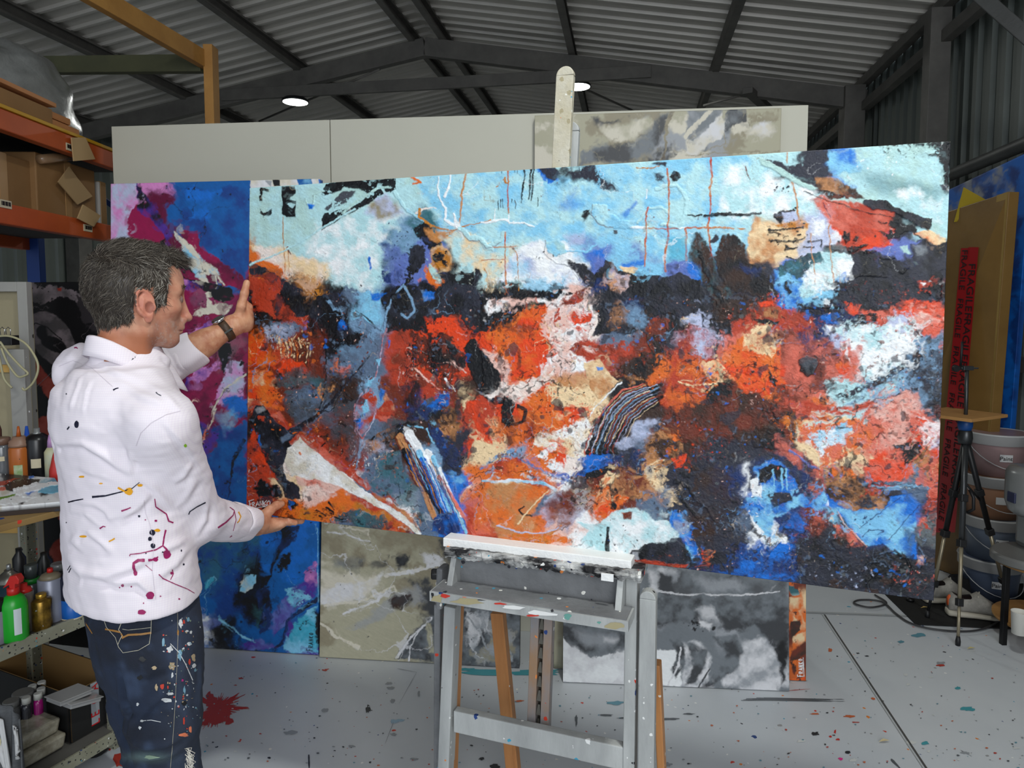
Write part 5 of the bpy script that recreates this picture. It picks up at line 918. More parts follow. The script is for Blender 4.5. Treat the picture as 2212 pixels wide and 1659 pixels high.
# rear wooden legs
A, B = down(1076, 1322, 1108, 1650, .30); MB().bar(A, B, .042, .03, EX).bar(A + EX * .012 + EN * -.016, B + EX * .012 + EN * -.016, .004, .003, EX).build('rear_leg', M_easwood, eas, .003)
A, B = down(1419, 1430, 1429, 1650, .12); MB().bar(A, B, .020, .04, EX).build('rear_leg', M_easwood, eas, .003)
# cross bar
A0, B0 = ep(984, 1557, -.005), ep(1350, 1629, -.005); zc = (A0.z + B0.z) / 2; A0.z = B0.z = zc
MB().bar(A0, B0, .062, .028, (0, 0, 1)).build('cross_bar', M_eas, eas, .003)
# lower mast with ratchet slot
mA, mB_ = ep(1174, 1300, .06), ep(1164, 1568, .06); mB_.z -= .01
mast = MB().bar(mA - EX * .019, mB_ - EX * .019, .024, .03, EX).bar(mA + EX * .019, mB_ + EX * .019, .024, .03, EX).build('lower_mast', mat('mast_paint', (112, 140, 160), .5, c2=(150, 116, 84), vscale=7, vcon=.6, aniso=(1, 1, .5), spk=[('multi', 40, .3, .3)]), eas, .002)
mb = MB(); n = 9
for i in range(n):
    c = mA + (mB_ - mA) * ((i + .5) / n); mb.bar(c + Vector((0, 0, .014)) - EN * .004, c - Vector((0, 0, .012)) - EN * .012, .006, .004, EX, w2=.013)
mb.bar(mA + EN * .01, mB_ + EN * .01, .014, .004, EX); mb.build('ratchet', mat('ratchet_metal', (84, 80, 72), .4, .6), mast)
# upper mast: rounded front board plus the slider behind it
uT, uB = ep(1222, 165, .06), ep(1199, 620, .06)
def mastboard(A, B, w, d, name, m):
    mb = MB(); ax = (A - B).normalized(); mb.bar(A, B, w, d, EX)
    mb.prism([(w / 2 * math.cos(a), w / 2 * math.sin(a)) for a in [math.pi * k / 14 for k in range(15)]], A - EN * d / 2, EX, ax, EN * d); return mb.build(name, m, eas, .002)
M_mast = mat('mast_cream', (196, 192, 178), .6, 0, c2=(176, 166, 138), vscale=18, bump=.3, bscale=60, spk=[('multi', 70, .3, .3), ((160, 150, 120), 45, .4, .5)])
mastboard(uT, uB, .046, .020, 'upper_mast', M_mast)
uT2, uB2 = ep(1232, 285, .085), ep(1214, 640, .085); mastboard(uT2, uB2, .050, .018, 'mast_slider', M_eas)
# the mast carries on down behind the canvas to the drawer
MB().bar(ep(1196, 600, .115), Vector(ep(1174, 1310, .115)), .05, .02, EX).build('mast_back', M_eas, eas, .002)
# canvas ledge: white strip, crusted edge
zL = cBL.z - .004
def L3(px, py, c): return ep(px, py, c)
a, b = ep(956, 1172, -.05), ep(1363, 1223, -.05); zz = (a.z + b.z) / 2; a.z = b.z = zz
led = MB().bar(a + EN * .045, b + EN * .045, .024, .085, (0, 0, 1)).build('canvas_ledge', M_white, eas, .002)
a2, b2 = ep(962, 1192, -.062), ep(1385, 1246, -.062); a2.z = b2.z = (a2.z + b2.z) / 2
mb = MB(); n = 70; V = []; Fc = []
for i in range(n + 1):      # crusted lip, uneven in height and depth
    c = a2 + (b2 - a2) * (i / n); r1, r2, r3 = [random.uniform(-1, 1) for _ in range(3)]
    V += [c + Vector((0, 0, .012 + .0015 * r1)), c + Vector((0, 0, -.014 + .005 * r2)) - EN * .003 * r3, c + Vector((0, 0, -.012)) + EN * .10, c + Vector((0, 0, .010)) + EN * .10, c - EN * (.007 + .004 * r3)]
for i in range(n):
    o = i * 5; q = o + 5; Fc += [(o, q, q + 4, o + 4), (o + 4, q + 4, q + 1, o + 1), (o + 1, q + 1, q + 2, o + 2), (o + 3, q + 3, q, o), (o + 2, q + 2, q + 3, o + 3)]
Fc += [(0, 4, 1, 2, 3), tuple(n * 5 + k for k in (3, 2, 1, 4, 0))]
mb.add(V, Fc, 0).build('crusted_ledge', M_crust, eas)
# open drawer box
fl, fr = ep(972, 1205, -.06), ep(1346, 1256, -.06); bl, br_ = ep(984, 1296, -.06), ep(1349, 1346, -.06)
zt_, zb_ = (fl.z + fr.z) / 2, (bl.z + br_.z) / 2 + .004; x0 = (fl - EO).dot(EX); x1 = (fr - EO).dot(EX)
def EP(x, c, z): return EO + EX * x + EN * c + Vector((0, 0, z))
R_E = Rz(EY); zm = (zt_ + zb_) / 2; hh = zt_ - zb_
MB().box(EP((x0 + x1) / 2, -.024, zm), (x1 - x0, .012, hh), R_E).build('box_back', M_easdark, eas, .002)
for xs in (x0 + .008, x1 - .008): MB().hexa([EP(xs - .008, -.10, zb_), EP(xs + .008, -.10, zb_), EP(xs + .008, .01, zb_), EP(xs - .008, .01, zb_), EP(xs - .008, -.055, zt_), EP(xs + .008, -.055, zt_), EP(xs + .008, .01, zt_), EP(xs - .008, .01, zt_)]).build('box_side', M_eas, eas, .002)
MB().box(EP((x0 + x1) / 2, -.02, zt_ + .004), (x1 - x0, .07, .008), R_E).build('box_top', M_easdark, eas, .001)
sl, sr = ep(928, 1290, -.13), ep(1357, 1352, -.13); zs = (sl.z + sr.z) / 2; xa, xb = (sl - EO).dot(EX), (sr - EO).dot(EX)
smb = MB().box(EP((xa + xb) / 2, -.0875, zs), (xb - xa, .085, .026), R_E); rs = random.Random(4)
for (px, py, rx, ry, m_) in ((962, 1287, 14, 5, 1), (975, 1281, 6, 7, 1), (1004, 1289, 6, 3, 2), (945, 1293, 14, 9, 3), (1010, 1300, 40, 8, 3), (1110, 1312, 34, 5, 4), (1180, 1322, 40, 8, 4), (1294, 1345, 4, 3, 5), (1226, 1332, 9, 8, 5), (1080, 1304, 16, 3, 1), (1330, 1352, 24, 7, 3), (1150, 1330, 14, 3, 1), (934, 1284, 3, 7, 6), (1040, 1296, 10, 2, 6)):
    q_ = [ep(px + rx * rs.uniform(.6, 1.2) * math.cos(a), py + ry * rs.uniform(.6, 1.2) * math.sin(a), -.1312) for a in [k * .52 for k in range(12)]]
    smb.add([v for v in q_ if abs(v.z - zs) < .0127], [tuple(range(len([v for v in q_ if abs(v.z - zs) < .0127])))], m_)
smb.build('paint_shelf', [M_eas] + [mat('shelf_' + n_, c_, .5) for n_, c_ in (('red', (190, 50, 36)), ('orange', (222, 110, 60)), ('ochre', (160, 150, 116)), ('white', (222, 222, 220)), ('teal', (96, 150, 140)), ('black', (30, 30, 34)))], eas)
MB().box(EP((xa + xb) / 2, -.087, zs + .0135), (xb - xa - .01, .078, .003), R_E).build('shelf_top', M_easdark, eas)
# clamp knob and bracket on the left
kb = ep(955, 1225, -.01); MB().bar(ep(957, 1222, 0), ep(955, 1310, 0), .020, .05, EX).build('bracket', M_easdark, eas, .006)
MB().lathe([(.014, -.012), (.017, -.008), (.017, .008), (.014, .012)], ep(941, 1240, -.01), 6, Matrix(((0, 0, 1), (0, 1, 0), (-1, 0, 0))) @ Rz(.2)).build('clamp_knob', M_blackm, eas, .002)
MB().box(ep(1312, 1247, -.078), (.03, .004, .018), R_E).build('tape_scrap', M_white, eas)

# ---------------------------------------------------------------- right side: wrapped parcels, tripod, buckets, coffee machine, shoes
M_kraft = mat('kraft_wrap', (128, 98, 52), .38, 0, c2=(104, 78, 40), vscale=3, bump=.25, bscale=7, coat=.25)
M_kraftl = mat('taped_kraft', (160, 134, 76), .4, 0, c2=(140, 112, 62), vscale=4)
M_fragile = mat('red_tape', (150, 10, 18), .35, coat=.3)
M_ink = mat('black_ink', (20, 8, 10), .5)
fbase = [onz(1985, 1330, .01), onz(2092, 1268, .01)]
def text_mesh(s, size, m_depth=.0004):
    c = bpy.data.curves.new('t', 'FONT'); c.body = s; c.size = size; c.extrude = m_depth; c.align_x = 'CENTER'; c.align_y = 'CENTER'
    o = bpy.data.objects.new('t', c); COL.objects.link(o); bpy.context.view_layer.update()
    me = bpy.data.meshes.new_from_object(o.evaluated_get(bpy.context.evaluated_depsgraph_get())); bpy.data.objects.remove(o); bpy.data.curves.remove(c)
    V = [v.co.copy() for v in me.vertices]; Fc = [tuple(p.vertices) for p in me.polygons]; bpy.data.meshes.remove(me); return V, Fc
def put_text(mb, s, size, O, X, Y, m=0, squeeze=1.0):
    V, Fc = text_mesh(s, size); N = X.cross(Y); mb.add([O + X * v.x * squeeze + Y * v.y + N * v.z for v in V], Fc, m)
# parcel: outline from the photo at its own distance, leaning on the wall
pb0, pb1 = onz(2020, 1300, .005), onz(2105, 1262, .005)
Yp = 3.75
def P3(px, py, Y): return at(px, py, Y)
def slab(name, q, thick, m, lab=None, cat='parcel', bevel=.004, parent=None):
    """thick flat thing from its four front corners TL TR BR BL"""
    TL, TR, BR, BL = q; n = (TR - TL).cross(BL - TL).normalized()
    if n.dot(TL - CAM) < 0: n = -n
    o = MB().hexa([BL, BR, BR + n * thick, BL + n * thick, TL, TR, TR + n * thick, TL + n * thick]).build(name, m, parent, bevel)
    return o, n
# front face runs along the shed wall: farther towards the left
q = [P3(1900, 505, 4.7), P3(2179, 414, 3.62), onz(2113, 1262, .005), onz(1880, 1175, .005)]
t = thing('wrapped_parcel', (q[2] + q[3]) / 2, 'flat brown-wrapped parcel with red warning tape leaning on the right wall', 'parcel')
slab('wrapping', q, .06, M_kraft, parent=t)
nf = (q[1] - q[0]).cross(q[3] - q[0]).normalized(); nf = nf if nf.dot(q[0] - CAM) < 0 else -nf
def PQ(u, v, off=.003):   # u across (1 = near right edge), v down
    return (q[0] * (1 - u) + q[1] * u) * (1 - v) + (q[3] * (1 - u) + q[2] * u) * v + nf * off
MB().add([PQ(.93, .0), PQ(1, .0), PQ(1, 1), PQ(.93, 1)], [(0, 1, 2, 3)]).build('edge_tape', M_kraftl, t)
for v, w_ in ((.15, .02), (.42, .02), (.66, .018)): MB().add([PQ(0, v, .002), PQ(1, v + .01, .002), PQ(1, v + w_ + .01, .002), PQ(0, v + w_, .002)], [(0, 1, 2, 3)]).build('packing_tape', M_kraftl, t)
def inq(px, py): return onplane(px, py, q[0] + nf * .004, nf)
for k, (xt0, xt1, xb0, xb1, y0) in enumerate(((2076, 2094, 2020, 2040, 536), (2092, 2114, 2040, 2063, 534))):
    a, b, c, d = inq(xt0, y0), inq(xt1, y0), inq(xb1, 1150), inq(xb0, 1150)
    e = (a - d) * 1; tp = MB().add([a, b, c, d], [(0, 1, 2, 3)]).build('warning_tape', M_fragile, t)
    mb = MB(); Yv = (b - a).normalized(); Xv = ((d + c) / 2 - (a + b) / 2); Lg = Xv.length; Xv.normalize(); Yv = -Xv.cross(nf).normalized(); 
    if Yv.dot(b - a) < 0: Yv = -Yv
    X2 = Xv if k else Xv; Y2 = nf.cross(X2)
    wd = (b - a).length; i = .12 + .1 * k
    while i < Lg - .1:
        O = (a + b) / 2 + ((d + c) / 2 - (a + b) / 2) * (i / Lg) + nf * .002; put_text(mb, 'FRAGILE', wd * .95, O, X2, Y2); put_text(mb, 'o', wd * .5, O + Xv * .17, X2, Y2); i += .27
    mb.build('printed_letters', M_ink, tp)
# blue painting behind the parcel
q2 = [P3(1900, 470, 5.1), P3(2204, 321, 3.72), onz(2135, 1258, .005), onz(1880, 1165, .005)]
for i in range(4): q2[i] = q2[i] + Vector((.085, .03, 0)) * 1.0
pp = quad_painter(150, 420, [topx(v) for v in q2], 8); paint_sea(pp)
o = canvas_mesh('painted_canvas', pp, q2[3], q2[2], q2[0], q2[1], .0005, M_paintflat, .04, (30, 80, 150)); tag(o, 'blue and white canvas leaning on the right wall behind the brown parcel', 'painting')
M_yel = mat('yellow_board', (150, 128, 22), .6)
a, b, c, d = P3(2066, 465, 3.95), P3(2081, 404, 3.95), P3(2134, 434, 3.85), P3(2128, 470, 3.85)
yc, _ = slab('yellow_sign', [b, c, P3(2134, 470, 3.9), P3(2060, 480, 3.99)], .006, M_yel); tag(yc, 'yellow card sticking up between the parcel and the blue canvas', 'card')
# tripod with a little board
M_trip = mat('tripod_metal', (70, 72, 74), .35, .6); M_tripb = mat('tripod_black', (24, 24, 26), .5); M_tripc = mat('tripod_champagne', (150, 140, 118), .35, .5)
foot = onz(2069, 1394, 0); ty = foot.y; tY = ty + .22
tp = thing('camera_tripod', Vector((foot.x + .0, tY, 0)), 'black camera tripod with a small wooden board, beside the wrapped parcel', 'tripod')
hub = at(2085, 945, tY)
for (tx, tyy, lab) in ((foot.x, foot.y, 0), (onz(2184, 1326, 0).x, onz(2184, 1326, 0).y, 1), (onz(2003, 1336, 0).x, onz(2003, 1336, 0).y, 2)):
    F0 = Vector((tx, tyy, .0)); mid = hub + (F0 - hub) * .52; mid2 = hub + (F0 - hub) * .80
    lg = MB().tube([hub, mid], .0125, 10).tube([hub + Vector((.012, 0, 0)), mid + Vector((.008, 0, 0))], .007, 8).build('leg', M_tripb if lab else M_trip, tp)
    MB().tube([mid, mid2], .009, 10).build('leg_section', M_tripc, lg); MB().tube([mid2, F0 + Vector((0, 0, .03))], .007, 10).build('leg_section', M_tripc if lab == 0 else M_tripb, lg)
    for c_, r_ in ((mid, .017), (mid2, .014), (hub + (F0 - hub) * .30, .017)): MB().bar(c_ + (F0 - hub).normalized() * -.018, c_ + (F0 - hub).normalized() * .018, r_ * 2, r_ * 2, (1, 0, 0)).build('leg_lock', M_tripb, lg, .003)
    MB().lathe([(.011, 0), (.012, .02), (.008, .045)], F0).build('rubber_foot', M_tripb, lg)
    MB().tube([hub + Vector((0, 0, -.22)), hub + (F0 - hub) * .36], .005, 6).build('brace', M_tripb, tp)
MB().tube([hub + Vector((0, 0, .06)), hub + Vector((0, 0, -.30))], .014, 12).build('centre_column', M_trip, tp)
MB().lathe([(.03, -.03), (.034, 0), (.03, .03), (.018, .05)], hub).build('hub', M_trip, tp)
MB().tube([hub, at(2089, 792, tY)], .009, 10).build('mast', M_trip, tp)
MB().lathe([(.028, -.03), (.034, -.01), (.034, .018), (.02, .03)], at(2085, 916, tY)).build('head_knob', mat('blue_plastic', (30, 76, 140), .4), tp)
c_ = at(2089, 795, tY); MB().box(c_, (.05, .03, .022)).tube([c_ + Vector((-.03, 0, 0)), c_ + Vector((.05, -.01, 0))], .005, 8).build('phone_clamp', M_trip, tp, .003)
MB().tube([at(2075, 792, tY), at(2079, 738, tY)], .006, 8).lathe([(.016, -.01), (.018, 0), (.016, .01)], at(2065, 796, tY), 14, Rax(math.pi / 2, 'X')).build('handle', M_tripb, tp)
MB().tube([at(2095, 1058, tY - .03), at(2103, 1075, tY - .05), at(2103, 1100, tY - .05), at(2090, 1107, tY - .03)], .008, 8).build('carry_handle', M_tripb, tp)
a, b = onz(2010, 886, at(2085, 902, tY).z), 0
zbd = at(2085, 899, tY).z; c_ = at(2100, 895, tY); M_ply = mat('pine_ply', (186, 140, 86), .5, c2=(160, 116, 66), vscale=5)
bd = MB().box(Vector((at(2087, 896, tY).x, tY + .06, zbd)), (.33, .30, .016), Rz(.5)).build('wooden_board', M_ply, None, .002); tag(bd, 'small square plywood board resting on the tripod head', 'board')
# stack of paint buckets
M_bk = [mat('bucket_pink', (150, 124, 124), .4), mat('bucket_peach', (160, 118, 92), .4), mat('bucket_grey', (96, 106, 122), .4), mat('bucket_slate', (76, 86, 106), .4)]
M_rim = mat('bucket_rim', (176, 176, 176), .4); M_lab = mat('label_print', (196, 196, 196), .5)
gb = onz(2176, 1310, 0); bz = gb; Rb = .150
def bucket(z0, m, lab, h, i):
    t = thing('paint_bucket', Vector((bz.x, bz.y + Rb, z0)), lab, 'bucket', 'stacked paint buckets'); c = Vector((bz.x + .01 * (i % 2), bz.y + Rb, z0))
    MB().lathe([(Rb * .86, 0), (Rb * .98, h * .82), (Rb * .98, h - .002)], c, 40).build('body', m, t)
    MB().lathe([(Rb * .99, h * .74), (Rb * 1.05, h * .75), (Rb * 1.05, h * .96), (Rb * 1.08, h * .97), (Rb * 1.06, h), (Rb * .97, h), (Rb * .95, h * .9)], c, 40).build('rim', M_rim, t)
    MB().tube([c + Vector((Rb * 1.06 * math.cos(a), Rb * 1.06 * math.sin(a), h * .7 - .5 * h * max(0, math.sin((a - math.pi) * 1.0)))) for a in [math.pi + k * math.pi / 14 for k in range(15)]], .0025, 6).build('wire_handle', M_rim, t)
    a0 = -2.1; mb = MB(); V = []
    for k in range(7):
        a = a0 + k * .07; V += [c + Vector((Rb * .955 * math.cos(a), Rb * .955 * math.sin(a), h * .38)), c + Vector((Rb * .965 * math.cos(a), Rb * .965 * math.sin(a), h * .55))]
    lb = mb.add(V, [(2 * k, 2 * k + 2, 2 * k + 3, 2 * k + 1) for k in range(6)]).build('printed_label', M_lab, t)
    if i in (0, 1, 3):
        a = a0 + .2; X = Vector((-math.sin(a), math.cos(a), 0)); O = c + Vector((Rb * .98 * math.cos(a), Rb * .98 * math.sin(a), h * .46)); mm = MB(); put_text(mm, 'Paint', .030, O, X, Vector((0, 0, 1))); mm.build('lettering', M_ink, lb)
hz = .235
for i, (m, lab) in enumerate(((M_bk[3], 'slate paint bucket at the bottom of the bucket stack'), (M_bk[2], 'grey paint bucket second from the bottom of the stack'), (M_bk[1], 'peach-tinted paint bucket below the topmost one'), (M_bk[0], 'pinkish open paint bucket on top of the stack'))):
    bucket(i * hz, m, lab, hz, i)
# round side table, coffee machine, cup
M_tab = mat('table_top_wood', (176, 132, 78), .45, c2=(150, 108, 60), vscale=4, aniso=(1, 6, 1)); M_blk = mat('black_metal', (20, 20, 22), .45, .3)
lf = onz(2181, 1402, 0); TC = Vector((lf.x + .235, lf.y + .07, 0)); tz1 = at(2181, 1222, lf.y).z; tz0 = at(2200, 1352, lf.y).z
t = thing('side_table', TC, 'small round two-tier wooden side table with black legs by the buckets', 'table')
MB().lathe([(.245, tz1 - .02), (.25, tz1 - .016), (.25, tz1 - .002), (.247, tz1)], TC, 48).build('table_top', M_tab, t)
MB().lathe([(.225, tz0 - .018), (.23, tz0 - .012), (.23, tz0)], TC, 48).build('lower_shelf', M_tab, t)
for a in (math.pi + .1, math.pi * .4, -math.pi * .38): q_ = TC + Vector((.236 * math.cos(a), .236 * math.sin(a), 0)); MB().bar(q_, q_ + Vector((0, 0, tz1 - .02)), .024, .024).build('leg', M_blk, t, .002)
M_silver = mat('silver_plastic', (150, 152, 152), .3, .5); M_grill = mat('drip_tray_grey', (120, 120, 118), .4, .3)
mc = TC + Vector((-.09, -.03, tz1)); t = thing('coffee_machine', mc, 'silver pod coffee machine standing on the round side table', 'coffee machine')
MB().lathe([(.19, 0), (.2, .006), (.2, .035), (.19, .045)], mc + Vector((0, -.0, 0)), 40, sy=.9).build('drip_tray', M_grill, t, .002)
MB().box(mc + Vector((.08, .05, .19)), (.2, .2, .30)).build('column', M_silver, t, .03)
MB().lathe([(.06, .26), (.085, .28), (.1, .33), (.1, .46), (.085, .49), (.03, .495)], mc + Vector((-.075, -.03, -.02)), 32, sx=1.0, sy=1.1).build('brew_head', M_silver, t)
MB().lathe([(.012, .2), (.012, .25)], mc + Vector((-.10, -.06, 0)), 14).build('spout', M_blk, t)
MB().box(mc + Vector((-.172, -.04, .33)), (.012, .05, .05)).build('badge', mat('dark_badge', (40, 44, 70), .3), t, .004)
MB().lathe([(.05, 0), (.05, .10), (.042, .11)], mc + Vector((.12, -.05, .49)), 24).build('pod_holder', mat('pale_plastic', (190, 190, 190), .4), t)
cp = onz(2206, 1376, tz0 + .001); cp = Vector((cp.x + .012, cp.y + .03, tz0 + .001)); c_ = MB().lathe([(.026, 0), (.030, .002), (.036, .105), (.038, .107), (.035, .108), (.029, .01)], cp, 28).build('paper_cup', mat('white_card', (214, 212, 204), .6), None); tag(c_, 'white paper cup on the lower shelf of the round table', 'cup')
# rubber mat, shoes, cable
M_mat = mat('black_rubber_mat', (26, 26, 26), .8, wave=(60, 0, (12, 12, 12)), bump=.2)
mt = [onz(1905, 1278, .001), onz(1978, 1350, .001), onz(2230, 1362, .001), onz(2212, 1262, .001)]
o = MB().hexa(mt + [v + Vector((0, 0, .006)) for v in mt]).build('rubber_mat', M_mat); tag(o, 'black ribbed rubber mat on the floor under the grey shoes', 'mat')
M_shoe = mat('grey_knit', (158, 154, 146), .8, c2=(124, 121, 115), vscale=40, bump=.3, bscale=200); M_sole = mat('dirty_sole', (176, 170, 156), .6); M_or = mat('orange_trim', (206, 90, 40), .6)
def shoe(heel, toe, lab):
    L_ = (toe - heel).length; X = (toe - heel).normalized(); Y = Vector((-X.y, X.x, 0)); t = thing('running_shoe', heel, lab, 'shoe', 'grey running shoes')
    def loft(sec, name, m, seg=20):
        V = []; Fc = []
        for (x, w, z0, z1) in sec:
            for k in range(seg): a = 2 * math.pi * k / seg; V.append(heel + X * x * L_ + Y * math.copysign(abs(math.cos(a)) ** .8, math.cos(a)) * w + Vector((0, 0, (z0 + z1) / 2 + math.copysign(abs(math.sin(a)) ** .7, math.sin(a)) * (z1 - z0) / 2)))
        for j in range(len(sec) - 1):
            for k in range(seg): l = (k + 1) % seg; Fc.append((j * seg + k, (j + 1) * seg + k, (j + 1) * seg + l, j * seg + l))
        Fc += [tuple(range(seg)), tuple((len(sec) - 1) * seg + k for k in range(seg - 1, -1, -1))]
        return MB().add(V, Fc, 0, True).build(name, m, t)
    loft([(-.02, .02, .008, .03), (0, .035, .002, .038), (.2, .04, 0, .036), (.45, .038, .0, .030), (.7, .05, 0, .026), (.9, .042, .006, .028), (1.0, .02, .014, .026)], 'sole', M_sole)
    loft([(0, .028, .03, .09), (.06, .038, .03, .125), (.2, .040, .03, .105), (.34, .038, .03, .108), (.48, .040, .027, .135), (.62, .042, .024, .105), (.8, .042, .024, .072), (.96, .026, .022, .042)], 'upper', M_shoe)
    loft([(.07, .018, .08, .1275), (.2, .028, .07, .109), (.36, .024, .07, .118)], 'opening', M_ink); loft([(-.01, .012, .05, .10), (.02, .014, .06, .112), (.05, .01, .08, .108)], 'heel_tab', M_or)
    MB().tube([heel + X * L_ * .45 + Y * -.03 + Vector((0, 0, .118)), heel + X * L_ * .5 + Vector((0, 0, .137)), heel + X * L_ * .55 + Y * .03 + Vector((0, 0, .112))], .003, 6).build('lace', M_sole, t)
h0 = onz(2046, 1328, .008); t0 = onz(2160, 1338, .008); shoe(h0, h0 + (t0 - h0).normalized() * .29, 'grey running shoe with a pale sole lying nearest the tripod foot')
h0 = onz(1996, 1300, .008); t0 = onz(2110, 1300, .008); shoe(h0, h0 + (t0 - h0).normalized() * .28, 'grey running shoe standing behind the other one, partly behind the canvas')
bs = onz(2098, 1298, .008); o = MB().lathe([(.05, 0), (.055, .03), (.045, .09), (.04, .10), (.03, .09)], bs + Vector((0, .1, 0)), 20, sx=1.5, sy=.9).build('black_cap', mat('black_cloth', (16, 16, 18), .9, bump=.4)); tag(o, 'crumpled black cap lying behind the grey running shoe', 'cap')
def smooth_path(pts, n=8):
    out = []
    for i in range(len(pts) - 1):
        p0, p1, p2, p3 = pts[max(i - 1, 0)], pts[i], pts[i + 1], pts[min(i + 2, len(pts) - 1)]
        for k in range(n):
            u = k / n; out.append(.5 * ((2 * p1) + (p2 - p0) * u + (2 * p0 - 5 * p1 + 4 * p2 - p3) * u * u + (3 * p1 - p0 - 3 * p2 + p3) * u ** 3))
    return out + [pts[-1]]
cab = [onz(x, y, .012) for x, y in ((1890, 1285), (1915, 1303), (1880, 1312), (1845, 1303), (1860, 1296), (1905, 1300), (1935, 1325), (1965, 1345), (2010, 1358), (2075, 1364), (2125, 1358), (2165, 1335), (2185, 1300))]
o = MB().tube(smooth_path(cab), .005, 8).build('power_cable', mat('grey_cable', (52, 52, 54), .5)); tag(o, 'dark power cable looping over the floor in front of the rubber mat', 'cable')
for (px, py) in ((1966, 1298),):
    g = onz(px, py, .007); o = MB().tube([g, g + Vector((.0, .0, .17))], .008, 10).lathe([(.02, 0), (.022, .012), (.01, .02)], g).build('stand_foot', M_blk); tag(o, 'thin black metal foot standing on the rubber mat under the canvas' if px < 1990 else 'thin black metal foot near the corner of the rubber mat', 'stand')
# ---------------------------------------------------------------- left side: pallet racking
M_orange = mat('orange_beam', (188, 84, 34), .5, 0, c2=(158, 68, 28), vscale=5, spk=[((60, 40, 30), 40, .2, .2)])
M_blueup = mat('blue_upright', (24, 60, 130), .45, .1); M_yellow = mat('yellow_edge', (186, 140, 24), .5); M_shelf = mat('dark_shelf', (50, 44, 38), .8)
M_card = mat('cardboard', (150, 112, 70), .7, 0, c2=(132, 98, 60), vscale=4, bump=.1); M_card2 = mat('cardboard_shiny_tape', (170, 132, 88), .25, coat=.6)
M_corr = mat('corrugated_card', (176, 146, 104), .75, wave=(22, 0, (122, 94, 62)))
M_labelp = mat('paper_label', (196, 186, 158), .6)
RX0, RX1, RY0, RY1 = -2.2, -3.0, 1.2, 4.35
t = thing('pallet_rack', (RX0 - .4, (RY0 + RY1) / 2, 0), 'pallet racking with orange beams and blue uprights at the left wall', 'rack')
for y in (RY0, RY1):
    for x in (RX0 - .04, RX1 + .04): MB().bar((x, y, 0), (x, y, 2.72), .08, .06).build('upright', M_blueup, t, .004)
    for k in range(4): MB().bar((RX0 - .04, y, .3 + .6 * k), (RX1 + .04, y, .3 + .6 * k + (.5 if k % 2 else -.0)), .03, .03, (0, 1, 0)).build('brace', M_blueup, t)
rz = [2.385, 1.985]
for z in rz:
    for x, nm in ((RX0, 'front_beam'), (RX1, 'rear_beam')):
        bm = MB().box((x, (RY0 + RY1) / 2, z + .045), (.05, RY1 - RY0 - .05, .09)).build(nm, M_orange, t, .005)
    MB().box(((RX0 + RX1) / 2, (RY0 + RY1) / 2, z + .078), (.74, RY1 - RY0 - .08, .018)).build('shelf_board', M_shelf, t)
MB().box((RX0 + .004, (RY0 + RY1) / 2, rz[0] + .098), (.06, RY1 - RY0 - .06, .016)).build('yellow_strip', M_yellow, t, .002)
def onx(px, py, x): d = ray(px, py); return CAM + d * (x / d.x)
for (px, py, w_) in ((150, 318, .05), (12, 441, .07), (190, 493, .07)):
    c = onx(px, py, RX0 + .027); lb = MB().box(c, (.003, w_, .034)).build('barcode_label', M_labelp, t); mb = MB()
    for k in range(9): mb.box(c + Vector((.002, (k - 4) * w_ * .09, .002)), (.001, w_ * (.03 + .03 * (k % 3)), .018))
    mb.build('barcode', M_ink, lb)
def cbox(name, px0, px1, y_top, y_bot, z, x0, dep, m, lab, cat='box', group=None, flap=False):
    """box standing on a rack shelf, front corners from its picture columns on plane x0"""
    a = onx(px0, y_bot, x0); b = onx(px1, y_bot, x0); zt2 = onx((px0 + px1) / 2, y_top, x0).z
    ya, yb = sorted((a.y, b.y)); t = thing(name, ((x0 - dep / 2), (ya + yb) / 2, z), lab, cat, group)
    MB().box((x0 - dep / 2, (ya + yb) / 2, (z + zt2) / 2), (dep, yb - ya, zt2 - z)).build('carton', m, t, .006)
    yl = (ya + yb) / 2
    MB().box((x0 + .001, yl, (z + zt2) / 2), (.003, .05, zt2 - z - .002)).build('tape', M_card2, t)
    MB().box((x0 - dep / 2, yl, zt2 + .001), (dep, .05, .003)).build('tape', M_card2, t)
    return t, ya, yb, zt2
zs1 = rz[1] + .088
cbox('cardboard_box', -60, 70, 330, 425, zs1, -2.33, .4, M_card, 'taped brown carton at the left end of the middle rack shelf', group='cartons on the rack')
cbox('cardboard_box', 82, 208, 350, 460, zs1, -2.3, .45, M_card, 'larger brown carton beside the leaning corrugated card scraps', group='cartons on the rack')
cbox('cardboard_box', 216, 232, 395, 460, zs1, -2.3, .3, mat('white_carton', (180, 176, 170), .6), 'pale carton at the right end of the middle rack shelf', group='cartons on the rack')
c0 = onx(86, 344, -2.28); c1 = onx(160, 337, -2.28); o = MB().tube([c0, c1], .022, 14).build('wrapped_tube', mat('shiny_wrap', (150, 120, 90), .2, coat=.8, bump=.5, bscale=30)); tag(o, 'shiny wrapped roll lying on the larger carton', 'tube')
for px, lab in (((155, 297), (185, 297), (206, 344), (160, 348)), 'piece of corrugated card hanging over the top orange beam'), (((150, 360), (168, 385), (200, 424), (168, 442), (126, 393)), 'piece of corrugated card stuck on the larger carton'), (((180, 442), (218, 466), (203, 490), (168, 472)), 'piece of corrugated card stuck on the lower orange beam'):
    q_ = [onx(x, y, RX0 + .045 - (.0 if 'top' in lab or 'lower' in lab else .115)) for x, y in px]; V = q_ + [v + Vector((-.006, 0, 0)) for v in q_]; n = len(q_)
    o = MB().add(V, [tuple(range(n)), tuple(range(2 * n - 1, n - 1, -1))] + [(i, n + i, n + (i + 1) % n, (i + 1) % n) for i in range(n)]).build('corrugated_scrap', M_corr); tag(o, lab, 'cardboard', 'corrugated card scraps')
